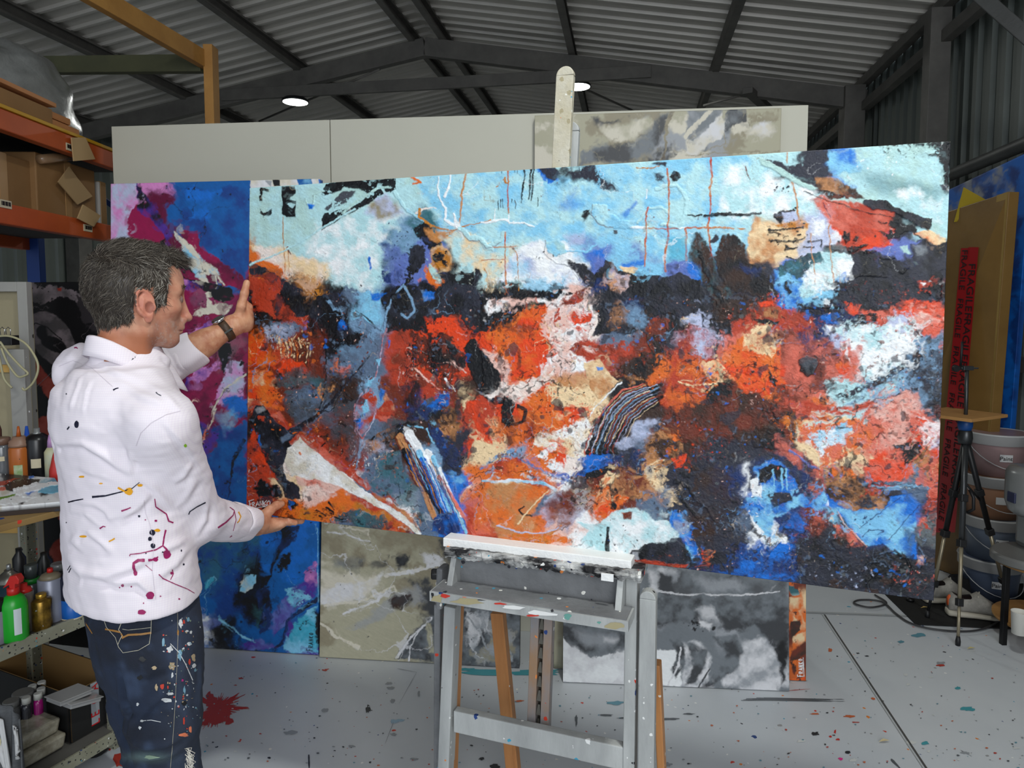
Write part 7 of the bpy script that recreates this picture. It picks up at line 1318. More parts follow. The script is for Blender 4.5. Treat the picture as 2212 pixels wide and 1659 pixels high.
# ---------------------------------------------------------------- the painter: distance fields meshed into continuous surfaces
class Field:
    def __init__(s, lo, hi, h):
        s.lo = np.array(lo, float); s.h = h; n = np.ceil((np.array(hi, float) - s.lo) / h).astype(int) + 1
        ax = [(s.lo[i] + h * np.arange(n[i])).astype(np.float32) for i in range(3)]
        s.x, s.y, s.z = ax[0][:, None, None], ax[1][None, :, None], ax[2][None, None, :]
        s.F = np.full(tuple(n), 1.0, np.float32)
    def caps(s, a, b, r1, r2=None):
        r2 = r1 if r2 is None else r2; a = np.array(a, np.float32); b = np.array(b, np.float32); e = b - a; L = float(e @ e) + 1e-12
        t = np.clip(((s.x - a[0]) * e[0] + (s.y - a[1]) * e[1] + (s.z - a[2]) * e[2]) / L, 0, 1)
        return np.sqrt((s.x - a[0] - t * e[0]) ** 2 + (s.y - a[1] - t * e[1]) ** 2 + (s.z - a[2] - t * e[2]) ** 2) - (r1 + (r2 - r1) * t)
    def ell(s, c, r, R=None):
        c = np.array(c, np.float32); r = np.array(r, np.float32); dx, dy, dz = s.x - c[0], s.y - c[1], s.z - c[2]
        if R is not None:
            R = np.array(R, np.float32); dx, dy, dz = [R[0][i] * dx + R[1][i] * dy + R[2][i] * dz for i in range(3)]
        k0 = np.sqrt((dx / r[0]) ** 2 + (dy / r[1]) ** 2 + (dz / r[2]) ** 2); k1 = np.sqrt((dx / r[0] ** 2) ** 2 + (dy / r[1] ** 2) ** 2 + (dz / r[2] ** 2) ** 2)
        return k0 * (k0 - 1) / np.maximum(k1, 1e-6)
    def add(s, d, k=.01):
        h = np.clip(.5 + .5 * (d - s.F) / k, 0, 1); s.F = (d * (1 - h) + s.F * h - k * h * (1 - h)).astype(np.float32)
    def cut(s, d, k=.005):
        d = -d; h = np.clip(.5 - .5 * (d - s.F) / k, 0, 1); s.F = (d * (1 - h) + s.F * h + k * h * (1 - h)).astype(np.float32)
    def mesh(s):
        F = s.F; I = F < 0; nx, ny, nz = F.shape; offs = [(i, j, k) for i in (0, 1) for j in (0, 1) for k in (0, 1)]
        sub = lambda A, o: A[o[0]:nx - 1 + o[0], o[1]:ny - 1 + o[1], o[2]:nz - 1 + o[2]]
        cnt = sum(sub(I, o).astype(np.int8) for o in offs); act = (cnt > 0) & (cnt < 8); ids = np.full(act.shape, -1, np.int64); C = np.argwhere(act); ids[act] = np.arange(len(C))
        P = np.zeros((len(C), 3)); Wt = np.zeros(len(C)); vals = {o: F[C[:, 0] + o[0], C[:, 1] + o[1], C[:, 2] + o[2]] for o in offs}
        for o in offs:
            for a in range(3):
                if o[a] == 1: continue
                q = list(o); q[a] = 1; q = tuple(q); f0, f1 = vals[o], vals[q]; m = (f0 < 0) != (f1 < 0); t = np.where(m, f0 / np.where(m, f0 - f1, 1), 0)
                p = np.array(o, float)[None] + np.zeros((len(C), 3)); p[:, a] += t; P += p * m[:, None]; Wt += m
        P = (C + P / Wt[:, None]) * s.h + s.lo; Q = []
        for a in range(3):
            b, c = (a + 1) % 3, (a + 2) % 3; sl0 = [slice(None)] * 3; sl1 = [slice(None)] * 3; sl0[a] = slice(0, -1); sl1[a] = slice(1, None)
            e0, e1 = I[tuple(sl0)], I[tuple(sl1)]; E = np.argwhere(e0 != e1); E = E[(E[:, b] > 0) & (E[:, c] > 0) & (E[:, b] < F.shape[b] - 1) & (E[:, c] < F.shape[c] - 1)]
            fl_ = I[E[:, 0], E[:, 1], E[:, 2]]; q = []
            for (db, dc) in ((-1, -1), (0, -1), (0, 0), (-1, 0)): G = E.copy(); G[:, b] += db; G[:, c] += dc; q.append(ids[G[:, 0], G[:, 1], G[:, 2]])
            q = np.stack(q, 1); q[~fl_] = q[~fl_][:, ::-1]; Q.append(q)
        Q = np.concatenate(Q); return P, Q[(Q >= 0).all(1)]
def relax(P, Q, n=2, f=.5):
    for _ in range(n):
        S = np.zeros_like(P); c = np.zeros(len(P))
        for i in range(4):
            for j in ((i + 1) % 4, (i - 1) % 4): np.add.at(S, Q[:, i], P[Q[:, j]]); np.add.at(c, Q[:, i], 1)
        P = P * (1 - f) + S / np.maximum(c, 1)[:, None] * f
    return P
def vnorm(P, Q):
    n = np.cross(P[Q[:, 2]] - P[Q[:, 0]], P[Q[:, 3]] - P[Q[:, 1]]); N = np.zeros_like(P)
    for i in range(4): np.add.at(N, Q[:, i], n)
    return N / np.maximum(np.linalg.norm(N, axis=1), 1e-12)[:, None]
def px_np(P):
    z = P[:, 2] - CAM_H; d = P[:, 1] * math.cos(PITCH) - z * math.sin(PITCH); u = P[:, 1] * math.sin(PITCH) + z * math.cos(PITCH); return CXP + F_PX * P[:, 0] / d, CYP - F_PX * u / d
def npmesh(name, P, Q, mats, col=None, parent=None, smooth=True):
    me = bpy.data.meshes.new(name); me.vertices.add(len(P)); me.vertices.foreach_set('co', P.astype(np.float32).ravel()); k = Q.shape[1]
    me.loops.add(Q.size); me.loops.foreach_set('vertex_index', Q.astype(np.int32).ravel()); me.polygons.add(len(Q)); me.polygons.foreach_set('loop_start', (np.arange(len(Q)) * k).astype(np.int32))
    me.polygons.foreach_set('use_smooth', np.full(len(Q), smooth)); me.update(calc_edges=True)
    if col is not None:
        c4 = np.ones((len(P), 4), np.float32); c4[:, :3] = col; a = me.color_attributes.new('Col', 'FLOAT_COLOR', 'POINT'); a.data.foreach_set('color', c4.ravel())
    for m in (mats if isinstance(mats, list) else [mats]): me.materials.append(m)
    o = bpy.data.objects.new(name, me); COL.objects.link(o)
    if parent is not None: o.parent = parent; o.matrix_parent_inverse = parent_inv(parent)
    return o
def n3(P, sc, seed, oc=3):
    x, y, z = (P * 1000).T; return (fbm(x + .3 * z, y, sc, seed, oc) + fbm(y + .3 * x, z, sc, seed + 40, oc) + fbm(z + .3 * y, x, sc, seed + 80, oc)) * .6
man = thing('person', Vector((-.88, 1.68, 0)), 'person in a paint-splashed white shirt and dark jeans gripping the big canvas, seen from behind', 'person')
# ---- head
AZ = math.radians(42); HO = np.array(at(298, 660, 1.66)); HM = np.array([[math.cos(AZ), -math.sin(AZ), 0], [math.sin(AZ), math.cos(AZ), 0], [0, 0, 1.0]])
tl = math.radians(2); HM = HM @ np.array([[math.cos(tl), 0, math.sin(tl)], [0, 1, 0], [-math.sin(tl), 0, math.cos(tl)]])
f = Field((-.135, -.115, -.215), (.135, .115, .165), .0022); A = f.add
A(f.ell((-.014, 0, .045), (.098, .077, .095)), .001); A(f.ell((.030, 0, .052), (.070, .064, .074)), .03); A(f.ell((.034, 0, -.026), (.058, .056, .074)), .03)
A(f.ell((.066, 0, -.076), (.028, .026, .022)), .022)
for s_ in (-1, 1):
    A(f.caps((.0, s_ * .056, -.040), (.006, s_ * .054, -.058), .015, .013), .025); A(f.caps((.006, s_ * .053, -.060), (.064, s_ * .020, -.082), .014, .014), .022)
    A(f.ell((.060, s_ * .045, -.004), (.022, .020, .016)), .02); A(f.caps((.082, s_ * .012, .040), (.072, s_ * .048, .040), .012, .011), .014)
    f.cut(f.ell((.098, s_ * .031, .020), (.017, .017, .012)), .014); A(f.ell((.0765, s_ * .031, .017), (.0145, .0150, .0135)), .006); f.cut(f.ell((.092, s_ * .036, .0168), (.017, .014, .0048)), .002)
A(f.caps((.094, 0, .030), (.109, 0, -.020), .0062, .0095), .012); A(f.ell((.1115, 0, -.0265), (.0120, .0105, .0095)), .008)
for s_ in (-1, 1): A(f.ell((.098, s_ * .0125, -.031), (.010, .0065, .0075)), .006); f.cut(f.ell((.103, s_ * .006, -.0395), (.005, .003, .004)), .003)
A(f.ell((.087, 0, -.048), (.016, .024, .015)), .014); A(f.ell((.0935, 0, -.0515), (.0095, .021, .0050)), .005); A(f.ell((.0915, 0, -.0625), (.0095, .018, .0055)), .005)
f.cut(f.caps((.1035, 0, -.0572), (.085, -.026, -.0585), .0016), .003); f.cut(f.caps((.1035, 0, -.0572), (.085, .026, -.0585), .0016), .003); f.cut(f.ell((.100, 0, -.0735), (.009, .02, .005)), .012)
A(f.caps((-.026, 0, -.05), (-.036, 0, -.20), .055, .060), .03)
for s_ in (-1, 1): A(f.caps((-.022, s_ * .058, -.03), (.020, s_ * .026, -.17), .014, .013), .02)
f.cut(f.caps((.030, 0, -.125), (.028, 0, -.16), .02), .03)
for s_ in (-1, 1):       # ears: plate, folded rim, bowl, lobe
    for k in range(13):
        a0 = -2.3 + k * .36; a1 = a0 + .36; E = lambda a: (-.006 - .019 * math.cos(a) * 1.0 - .006 * math.sin(a), s_ * (.083 + .006 * math.cos(a)), .004 + .030 * math.sin(a))
        A(f.caps(E(a0), E(a1), .0036, .0036), .003)
    A(f.ell((-.004, s_ * .079, .002), (.020, .0065, .029), [[.98, 0, .17], [0, 1, 0], [-.17, 0, .98]]), .004); A(f.ell((.003, s_ * .0795, -.029), (.0095, .0055, .011)), .005); A(f.ell((.0145, s_ * .078, -.004), (.005, .006, .009)), .004)
    f.cut(f.ell((.004, s_ * .089, -.004), (.0105, .0095, .0145)), .004); f.cut(f.ell((-.003, s_ * .0885, .017), (.009, .005, .009)), .004); A(f.caps((-.011, s_ * .083, -.012), (-.009, s_ * .0835, .012), .003), .003)
Ph, Qh = f.mesh(); Ph = relax(Ph, Qh, 1, .4)
x, y, z = Ph.T; ay = np.abs(y); Nh = vnorm(Ph, Qh)
def hairmask(x, y, z):
    ay = np.abs(y); w = .006 * np.sin(x * 300 + z * 170) + .004 * np.sin(z * 500 + ay * 300)
    front = np.where(ay < .045, .104 - .25 * ay + (.0 if 0 else 0), .092 + (x - .045) * .3); lim = np.where(x > .046, front, np.where(x > .016, -.002 + (x - .03) * .6, np.where(x > -.026, .038, -.036 + np.minimum(0, (x + .026)) * .40)))
    return z - lim + w * .7
hm = hairmask(x, y, z)
def C(c): return srgb2lin(np.array(c, np.float32) / 255)
def mixv(a, b, m): m = np.clip(m, 0, 1)[:, None]; return a * (1 - m) + b * m
sn = n3(Ph, 14, 61); fn_ = n3(Ph, 4, 62); 
ch = np.tile(C((198, 146, 118)), (len(Ph), 1)); ch = mixv(ch, C((178, 116, 92)), .5 + sn * .8)
ch = mixv(ch, C((168, 104, 72)), (-.055 - z) / .02 * (x < .03)); ch = mixv(ch, C((196, 118, 102)), ((ay > .077) & (x > -.035) & (x < .02)) * .45)
ch = mixv(ch, C((188, 104, 92)), np.exp(-((x - .105) ** 2 + y ** 2 + (z + .028) ** 2) / .0004) * .5); ch = mixv(ch, C((176, 98, 90)), np.exp(-((x - .098) ** 2) / .0002 - (z + .057) ** 2 / .00005 - y ** 2 / .0006) * .8)
beard = np.clip((-.026 - z + (x - .04) * .12) / .016, 0, 1) * np.clip((z + .115) / .015, 0, 1) * np.clip((x + .002) / .012, 0, 1) * (1 - np.exp(-((z + .057) ** 2) / .00003 - (ay / .02) ** 2)); ch = mixv(ch, C((128, 104, 96)), beard * (.34 + .25 * fn_)); ch = mixv(ch, C((206, 196, 186)), beard * np.clip(fn_ * 2 - .5, 0, .2))
ch = mixv(ch, C((74, 60, 50)), np.clip((hm + .004) / .012, 0, 1) * .95); ch = mixv(ch, C((110, 70, 58)), np.exp(-((x - .088) / .012) ** 2 - ((ay - .036) / .014) ** 2 - ((z - .0168) / .006) ** 2) * .7); ch = mixv(ch, C((92, 74, 62)), np.exp(-((z - .0445 - .004 * np.cos(ay * 60)) ** 2) / .00002) * (x > .06) * (ay > .012) * (ay < .05) * np.clip(.6 + fn_ * 2, 0, 1))
ch = mixv(ch, C((120, 60, 50)), ((ay > .079) & ((x - .004) ** 2 / .0001 + (z + .004) ** 2 / .0002 < 1)) * .6)
M_skin = mat('skin', (190, 140, 115), .48, attr=True, bump=.12, bscale=260, sss=.08)
toW = lambda P: P @ HM.T + HO
parts_P, parts_Q, parts_C = [toW(Ph)], [Qh], [ch]
def part_add(P, Q, c): parts_Q.append(Q + sum(len(p) for p in parts_P)); parts_P.append(P); parts_C.append(c)
# ---- arms and hands
V3 = lambda v: np.array(v, float)
sR, sL = V3(at(352, 912, 1.52)), V3(at(186, 802, 1.76)); eR, wR = V3(at(428, 1118, 1.70)), V3(at(556, 1133, 1.985)); eL, wL = V3(at(335, 806, 1.95)), V3(at(503, 703, 2.075))
exn, enn = V3(EX), V3(EN)
def Ledge(z): return V3(cBL) + V3(cTL - cBL) * ((z - cBL.z) / (cTL.z - cBL.z))
def arm_mesh(build, pts, pad, h, tint):
    pts = np.array(pts); f = Field(pts.min(0) - pad, pts.max(0) + pad, h); build(f); P, Q = f.mesh(); P = relax(P, Q, 1, .4); n = n3(P, 16, 71); n2_ = n3(P, 5, 72)
    c = np.tile(C(tint), (len(P), 1)); c = mixv(c, C((176, 112, 84)), .45 + n * .9); c = mixv(c, C((214, 168, 140)), n2_ * .8); return P, Q, c
# left hand: palm against the canvas's left edge, thumb up, fingers round the back
zk = at(541, 668, 2.12).z; Lk = Ledge(zk); Lth = [V3(at(514, 694, 2.088)), V3(at(521, 662, 2.078)), V3(at(528, 634, 2.086)), V3(at(533, 611, 2.094))]
Kn = [Ledge(zk + dz) - exn * ox + enn * .052 for dz, ox in ((.034, .018), (.012, .014), (-.010, .013), (-.031, .017))]
def lhand(f):
    A = f.add; A(f.caps(eL, wL, .044, .029), .001); A(f.caps(eL + (wL - eL) * .25, eL + (wL - eL) * .6, .043, .034), .03)
    heel = V3(at(524, 698, 2.10)); A(f.caps(wL, heel, .027, .026), .02)
    for K, w in zip(Kn, (.0, .2, .45, .7)): A(f.caps(heel + np.array([0, .012, .012 - .03 * w]), K, .017, .0125), .014)
    A(f.caps(V3(at(523, 690, 2.098)), V3(at(524, 655, 2.105)), .023, .016), .014); A(f.caps(V3(at(535, 704, 2.108)), V3(at(537, 664, 2.118)), .013, .013), .014)
    for i in range(3): A(f.caps(Lth[i], Lth[i + 1], (.016, .0125, .0115)[i], (.0125, .0115, .0098)[i]), .007)
    for K, l in zip(Kn, (.068, .078, .072, .056)): M_ = K + exn * l * .42 + enn * .020; T_ = K + exn * l * 1.0 + enn * .006; A(f.caps(K, M_, .0100, .0092), .004); A(f.caps(M_, T_, .0092, .0080), .003)
P, Q, c = arm_mesh(lhand, [eL, wL, Lth[3]] + [K + exn * .08 for K in Kn], .05, .0028, (202, 150, 116)); part_add(P, Q, c)
# right hand: under the lower corner, thumb on the face of the canvas
def onface(px, py, off): return V3(onplane(px, py, cBL - EN * off, EN))
hb_ = V3(at(565, 1132, 2.01)); zb0 = cBL.z
th = [V3(at(566, 1118, 2.00)), V3(at(583, 1102, 2.015)), onface(597, 1092, .030), onface(608, 1089, .0135)]
kn = [V3(at(606, 1119, 2.035)), V3(at(604, 1127, 2.055)), V3(at(599, 1134, 2.08)), V3(at(592, 1139, 2.10))]
for k_ in kn: k_[2] = min(k_[2], zb0 - .012)
def rhand(f):
    A = f.add; A(f.caps(eR, wR, .046, .028), .001); A(f.caps(wR, hb_, .027, .026), .02)
    for K in kn: A(f.caps(hb_, K, .020, .0135), .014)
    A(f.caps(V3(at(572, 1138, 2.03)), V3(at(600, 1136, 2.06)), .018, .014), .016)
    A(f.caps(hb_, th[0], .020, .019), .012)
    for i in range(3): A(f.caps(th[i], th[i + 1], (.018, .0135, .012)[i], (.0135, .012, .0100)[i]), .008)
    tip = V3(at(638, 1129.5, 2.045)); md = V3(at(623, 1127, 2.035)); A(f.caps(kn[0], md, .0110, .0098), .006); A(f.caps(md, tip, .0098, .0082), .004)
    for i, (K, l) in enumerate(zip(kn[1:], (.052, .048, .038))):
        a = K + exn * l * .55 + enn * .012; a[2] = zb0 - .0135; b = a + exn * l * .35 + enn * .030 + np.array([0, 0, -.002]); c = b + enn * .014 + np.array([0, 0, .022]); A(f.caps(K, a, .0108, .0098), .005); A(f.caps(a, b, .0098, .009), .004); A(f.caps(b, c, .009, .008), .004)
P, Q, c = arm_mesh(rhand, [eR, wR, th[3], V3(at(645, 1130, 2.1))], .06, .0028, (196, 142, 112)); part_add(P, Q, c)
# hidden trunk and limbs, coarse, so the figure is whole under its clothes
TAZ = math.radians(50); FW = np.array([math.cos(TAZ), math.sin(TAZ)]); LT = np.array([-FW[1], FW[0]])
def sections(f, S, latk, fwk, inset=0.0):
    """stack of ellipses; S rows (py, px left, px right, Y)"""
    zs, cx, cy, aa, bb = [], [], [], [], []
    for (py, xl, xr, Y) in S:
        p = at((xl + xr) / 2, py, Y); w = (xr - xl) / 2 * Y / F_PX; zs.append(p.z); cx.append(p.x); cy.append(p.y); aa.append(w * latk - inset); bb.append(w * fwk - inset)
    o = np.argsort(zs); I = lambda v: np.interp(f.z[0, 0], np.array(zs)[o], np.array(v)[o]).astype(np.float32)[None, None, :]
    X, Y = f.x - I(cx), f.y - I(cy); u = X * LT[0] + Y * LT[1]; v = X * FW[0] + Y * FW[1]; a, b = I(aa), I(bb)
    d = (np.sqrt((u / a) ** 2 + (v / b) ** 2) - 1) * np.minimum(a, b); return np.maximum(d, np.maximum(min(zs) - f.z, f.z - max(zs)))
TOR = [(1345, 172, 430, 1.66), (1300, 160, 432, 1.66), (1262, 150, 428, 1.66), (1220, 146, 421, 1.66), (1150, 142, 412, 1.66), (1080, 142, 404, 1.66), (1010, 137, 400, 1.65), (950, 128, 396, 1.65), (900, 118, 388, 1.64), (860, 120, 376, 1.64), (825, 138, 360, 1.64), (795, 170, 345, 1.64)]
neckb = V3(at(283, 800, 1.66))
LEG = [dict(h=at(345, 1400, 1.60), k=at(344, 1640, 1.585), f=(at(342, 1640, 1.60).x + .0, 1.62)), dict(h=at(292, 1400, 1.755), k=at(318, 1650, 1.74), f=(at(322, 1640, 1.76).x, 1.80))]
f = Field((-1.28, 1.35, .03), (-.55, 2.1, 1.52), .012); A = f.add; A(sections(f, TOR[2:], 1.2, .85, .03), .001); A(f.caps(neckb - [0, 0, .06], sR - [0, 0, .02], .04, .045), .04); A(f.caps(neckb - [0, 0, .06], sL - [0, 0, .02], .04, .045), .04); A(f.caps(sR, eR, .048, .04), .03); A(f.caps(sL, eL, .048, .04), .03); A(f.caps(neckb - np.array([0, 0, .08]), neckb + np.array([0, 0, .0]), .05), .03)
for L_ in LEG:
    k_ = V3(L_['k']); ft = np.array([L_['f'][0], L_['f'][1], .08]); kk = V3(L_['h']) + (ft - V3(L_['h'])) * .5; kk = kk + np.array([FW[0], FW[1], 0]) * .01; A(f.caps(V3(L_['h']), kk, .07, .05), .03); A(f.caps(kk, ft, .05, .035), .02)
P, Q = f.mesh(); part_add(P, Q, np.tile(C((190, 140, 112)), (len(P), 1)))
body = npmesh('body', np.concatenate(parts_P), np.concatenate(parts_Q), M_skin, np.concatenate(parts_C), man)
# finger and thumb nails are small plates on the skin
M_nail = mat('nail', (214, 170, 156), .3, coat=.3)
def nail(P0, d, n, w, l):
    d = Vector(d).normalized(); n = Vector(n).normalized(); s_ = d.cross(n); P0 = Vector(P0); V = []
    for i in range(5):
        for j in range(5): u = (i / 4 - .5); v = (j / 4 - .5); rr = 1 - (max(0, v) * 2) ** 2 * .45; V.append(P0 + s_ * u * w * rr + d * v * l + n * (-u * u * w * .9 - v * v * l * .15))
    MB().add(V, [(i * 5 + j, i * 5 + j + 1, i * 5 + j + 6, i * 5 + j + 5) for i in range(4) for j in range(4)], 0, True).build('nail', M_nail, man)
nail(Lth[3] + np.array([-.006, -.0068, -.002]), Lth[3] - Lth[2], (-.75, -.7, .1), .011, .013)
# eyes
M_eye = mat('eyeball', (222, 214, 206), .35, attr=True, coat=.1)
for s_ in (-1, 1):
    c = np.array([.0790, s_ * .032, .0168]); th_, ph_ = np.meshgrid(np.linspace(0, np.pi, 17), np.linspace(0, 2 * np.pi, 25)[:-1], indexing='ij'); n = np.stack([np.cos(th_), np.sin(th_) * np.cos(ph_), np.sin(th_) * np.sin(ph_)], -1).reshape(-1, 3); P = c + n * .0128
    Q = np.array([[i * 24 + j, i * 24 + (j + 1) % 24, (i + 1) * 24 + (j + 1) % 24, (i + 1) * 24 + j] for i in range(16) for j in range(24)]); ce = np.tile(C((128, 104, 94)), (len(P), 1)); ce[n[:, 0] > .80] = C((52, 58, 60)); ce[n[:, 0] > .96] = C((8, 8, 8)); npmesh('eye', toW(P), Q, M_eye, ce, man)
# ---- hair: a dark cap hugging the scalp and thousands of short strands over it
sel = np.where((hm[Qh] > -.001).all(1) & ~((np.abs(Ph[Qh][:, :, 1]).max(1) > .0765) & (Ph[Qh][:, :, 0].max(1) > -.034) & (Ph[Qh][:, :, 2].min(1) < .034)))[0]; Qc = Qh[sel]; used = np.unique(Qc); mp = np.full(len(Ph), -1); mp[used] = np.arange(len(used))
capP = Ph[used] + Nh[used] * (np.clip(hm[used] / .03, 0, 1) * .0045 + .0006)[:, None]; capQ = mp[Qc]
R_ = np.random.RandomState(3); cen = Ph[Qc].mean(1); nn = Nh[Qc].mean(1); N_S = 15000; idx = R_.randint(0, len(Qc), N_S); p0 = cen[idx] + R_.randn(N_S, 3) * .0008; n0 = nn[idx]; X_, Y_, Z_ = p0.T
topw = np.clip((Z_ - .075) / .04, 0, 1)[:, None]; frontw = np.clip((X_ - .03) / .04, 0, 1)[:, None] * topw
side = np.stack([np.where(X_ > .0, -.25, -.55) * np.ones(N_S), np.zeros(N_S), -np.ones(N_S) * .9], 1); fwd = np.tile(np.array([.75, 0, .55]), (N_S, 1)); 
swirl = np.stack([np.sin(Z_ * 90 + X_ * 40), np.cos(X_ * 110 + Y_ * 70), np.sin(X_ * 60 - Y_ * 90)], 1) * .45
d0 = side * (1 - topw) + fwd * topw + swirl + R_.randn(N_S, 3) * .32; d0 -= n0 * (d0 * n0).sum(1)[:, None]; d0 /= np.linalg.norm(d0, axis=1)[:, None] + 1e-9
lift = (.22 + .36 * topw + .55 * frontw + R_.randn(N_S, 1) * .12); ln = (.015 + .017 * topw + .012 * frontw) * R_.uniform(.7, 1.25, (N_S, 1)) * np.clip(.55 + (Z_ + .06) / .08, .45, 1)[:, None]
ks = []; base = p0 + n0 * (np.clip(hairmask(X_, Y_, Z_) / .03, 0, 1) * .004)[:, None]
for t in (0, .35, .7, 1.0): ks.append(base + (d0 * t + n0 * lift * (t - .45 * t * t)) * ln + np.array([0, 0, -.10]) * ln * t * t * (1 - frontw))
ks = np.stack(ks, 1); rad = np.array([.00050, .00048, .00036, .00008])
tv = ks[:, -1] - ks[:, 0]; a1 = np.cross(tv, n0 + .01); a1 /= np.linalg.norm(a1, axis=1)[:, None] + 1e-9; a2 = np.cross(tv, a1); a2 /= np.linalg.norm(a2, axis=1)[:, None] + 1e-9
SV = np.stack([ks + (a1 * math.cos(q) + a2 * math.sin(q))[:, None, :] * rad[None, :, None] for q in (0, 2.094, 4.189)], 2)      # strand, knot, corner
SV = SV.reshape(-1, 3); b_ = (np.arange(N_S) * 12)[:, None]; qq = []
for j in range(3):
    for k in range(3): l = (k + 1) % 3; qq.append(np.stack([b_[:, 0] + j * 3 + k, b_[:, 0] + j * 3 + l, b_[:, 0] + j * 3 + 3 + l, b_[:, 0] + j * 3 + 3 + k], 1))
SQ = np.concatenate(qq); pal = np.array([C((52, 46, 40)), C((70, 62, 54)), C((92, 84, 74)), C((128, 120, 110)), C((176, 170, 160))]); pr_ = R_.rand(N_S) + .22 * np.clip(1 - topw[:, 0], 0, 1) * (X_ > -.02)
ci = np.digitize(pr_, [.34, .62, .84, 1.0]); hc = np.concatenate([np.tile(C((48, 40, 34)), (len(capP), 1)), np.repeat(pal[ci], 12, 0)])
M_hair = mat('hair_strands', (60, 50, 40), .42, attr=True)
npmesh('hair', toW(np.concatenate([capP, SV])), np.concatenate([capQ, SQ + len(capP)]), M_hair, hc, man)
# eyebrows
eb = []; 
for s_ in (-1, 1):
    for k in range(150):
        u = R_.rand(); yv = s_ * (.014 + .036 * u); xv = .0965 - .018 * u ** 1.5; p = np.array([xv + .001, yv, .0440 + .006 * math.sin(u * 2.6) + R_.randn() * .0016]); d = np.array([-.2, s_ * .8, .35 - u * .7]) + R_.randn(3) * .25; d /= np.linalg.norm(d); eb.append((p, p + d * .008 + np.array([.0022, 0, 0])))
mb = MB()
for a, b in eb: A_, B_ = toW(np.array([a, b])); mb.bar(A_, B_, .0006, .0006, (1, 0, 0))
mb.build('eyebrows', mat('brow_hair', (80, 68, 58), .6), man)
# ---- shirt
f = Field((-1.30, 1.30, .84), (-.56, 2.15, 1.56), .0052); A = f.add
A(sections(f, TOR, 1.30, .90), .001); A(f.caps(neckb + np.array([0, 0, -.035]), sR + np.array([0, 0, -.004]), .062, .062), .05); A(f.caps(neckb + np.array([0, 0, -.04]), sL, .060, .060), .05)
cR = eR + (wR - eR) * .62; A(f.caps(sR, eR, .066, .058), .035); A(f.caps(eR, cR, .057, .050), .03); cL = eL + (V3(at(505, 705, 2.07)) - eL) * .33; A(f.caps(sL, eL, .062, .056), .035); A(f.caps(eL, cL, .055, .050), .03)
aR = (wR - eR) / np.linalg.norm(wR - eR); aL = (wL - eL) / np.linalg.norm(wL - eL)
A(f.caps(neckb + np.array([-.01, 0, -.03]), neckb + np.array([-.004, 0, .016]), .088, .080), .03)
hemz = at(300, 1327, 1.62).z; rr = f.x * FW[0] + f.y * FW[1]; r0 = float(neckb[0] * FW[0] + neckb[1] * FW[1]); f.F = np.maximum(f.F, (hemz + .036 + (rr - r0) * .01) - f.z).astype(np.float32)
Ps, Qs = f.mesh(); Ps = relax(Ps, Qs, 2, .5); Ns = vnorm(Ps, Qs)
# cloth folds as ridges on the cloth, drawn where the photo has them
FOLD = [(0, 880, 3.95, "430,160 500,300 700,300 880,400 1010,500 1130,560", 9, 7), (0, 880, 3.95, "600,500 800,560 1000,620", 7, 3), (0, 880, 3.95, "620,800 800,830 900,880 960,980", 7, 4), (0, 880, 3.95, "560,1260 700,1420 900,1440 1120,1370 1290,1270", 10, 7),
        (0, 880, 3.95, "860,1470 1000,1500 1180,1480 1260,1560 1310,1640", 8, 7), (0, 880, 3.95, "740,1060 860,1150 950,1240", 7, 5), (0, 880, 3.95, "1290,740 1150,860 980,1010", 7, 5), (0, 880, 3.95, "1250,780 1180,880 900,960", 6, 4), (0, 880, 3.95, "600,880 720,900 840,1000 900,1020", 6, 3), (0, 880, 3.95, "680,1060 620,1150 720,1240", 7, 4),
        (0, 880, 3.95, "1350,1440 1500,1340 1600,1200", 8, 4), (0, 880, 3.95, "1360,1250 1480,1180 1600,1130", 7, 3), (0, 880, 3.95, "1100,320 1130,450 1110,560", 6, 4), (0, 880, 3.95, "1200,600 1320,700 1500,900", 8, 4), (0, 880, 3.95, "1400,120 1560,300 1700,480", 8, 3), (0, 880, 3.95, "1640,470 1560,600 1480,640", 7, 4), (0, 880, 3.95, "1680,620 1600,760 1500,860", 8, 3), (0, 880, 3.95, "1780,820 1760,960 1680,1080", 7, 4),
        (0, 480, 3.95, "740,1010 640,1090 560,1180", 8, 5), (0, 480, 3.95, "690,1310 640,1450 590,1600", 4, 2), (0, 480, 3.95, "780,1350 740,1440 700,1640", 4, 2), (0, 480, 3.95, "500,1200 470,1350 440,1500", 9, 4), (0, 480, 3.95, "1000,1340 1200,1480 1500,1560", 9, 3), (0, 480, 3.95, "1250,1380 1400,1470 1560,1620", 7, 3), (0, 480, 3.95, "840,1200 1000,1290 1180,1330", 7, 3),
        (0, 480, 3.95, "1480,1110 1510,1200 1560,1260", 5, 5), (0, 480, 3.95, "1380,1130 1440,1180 1500,1260", 5, 4)]
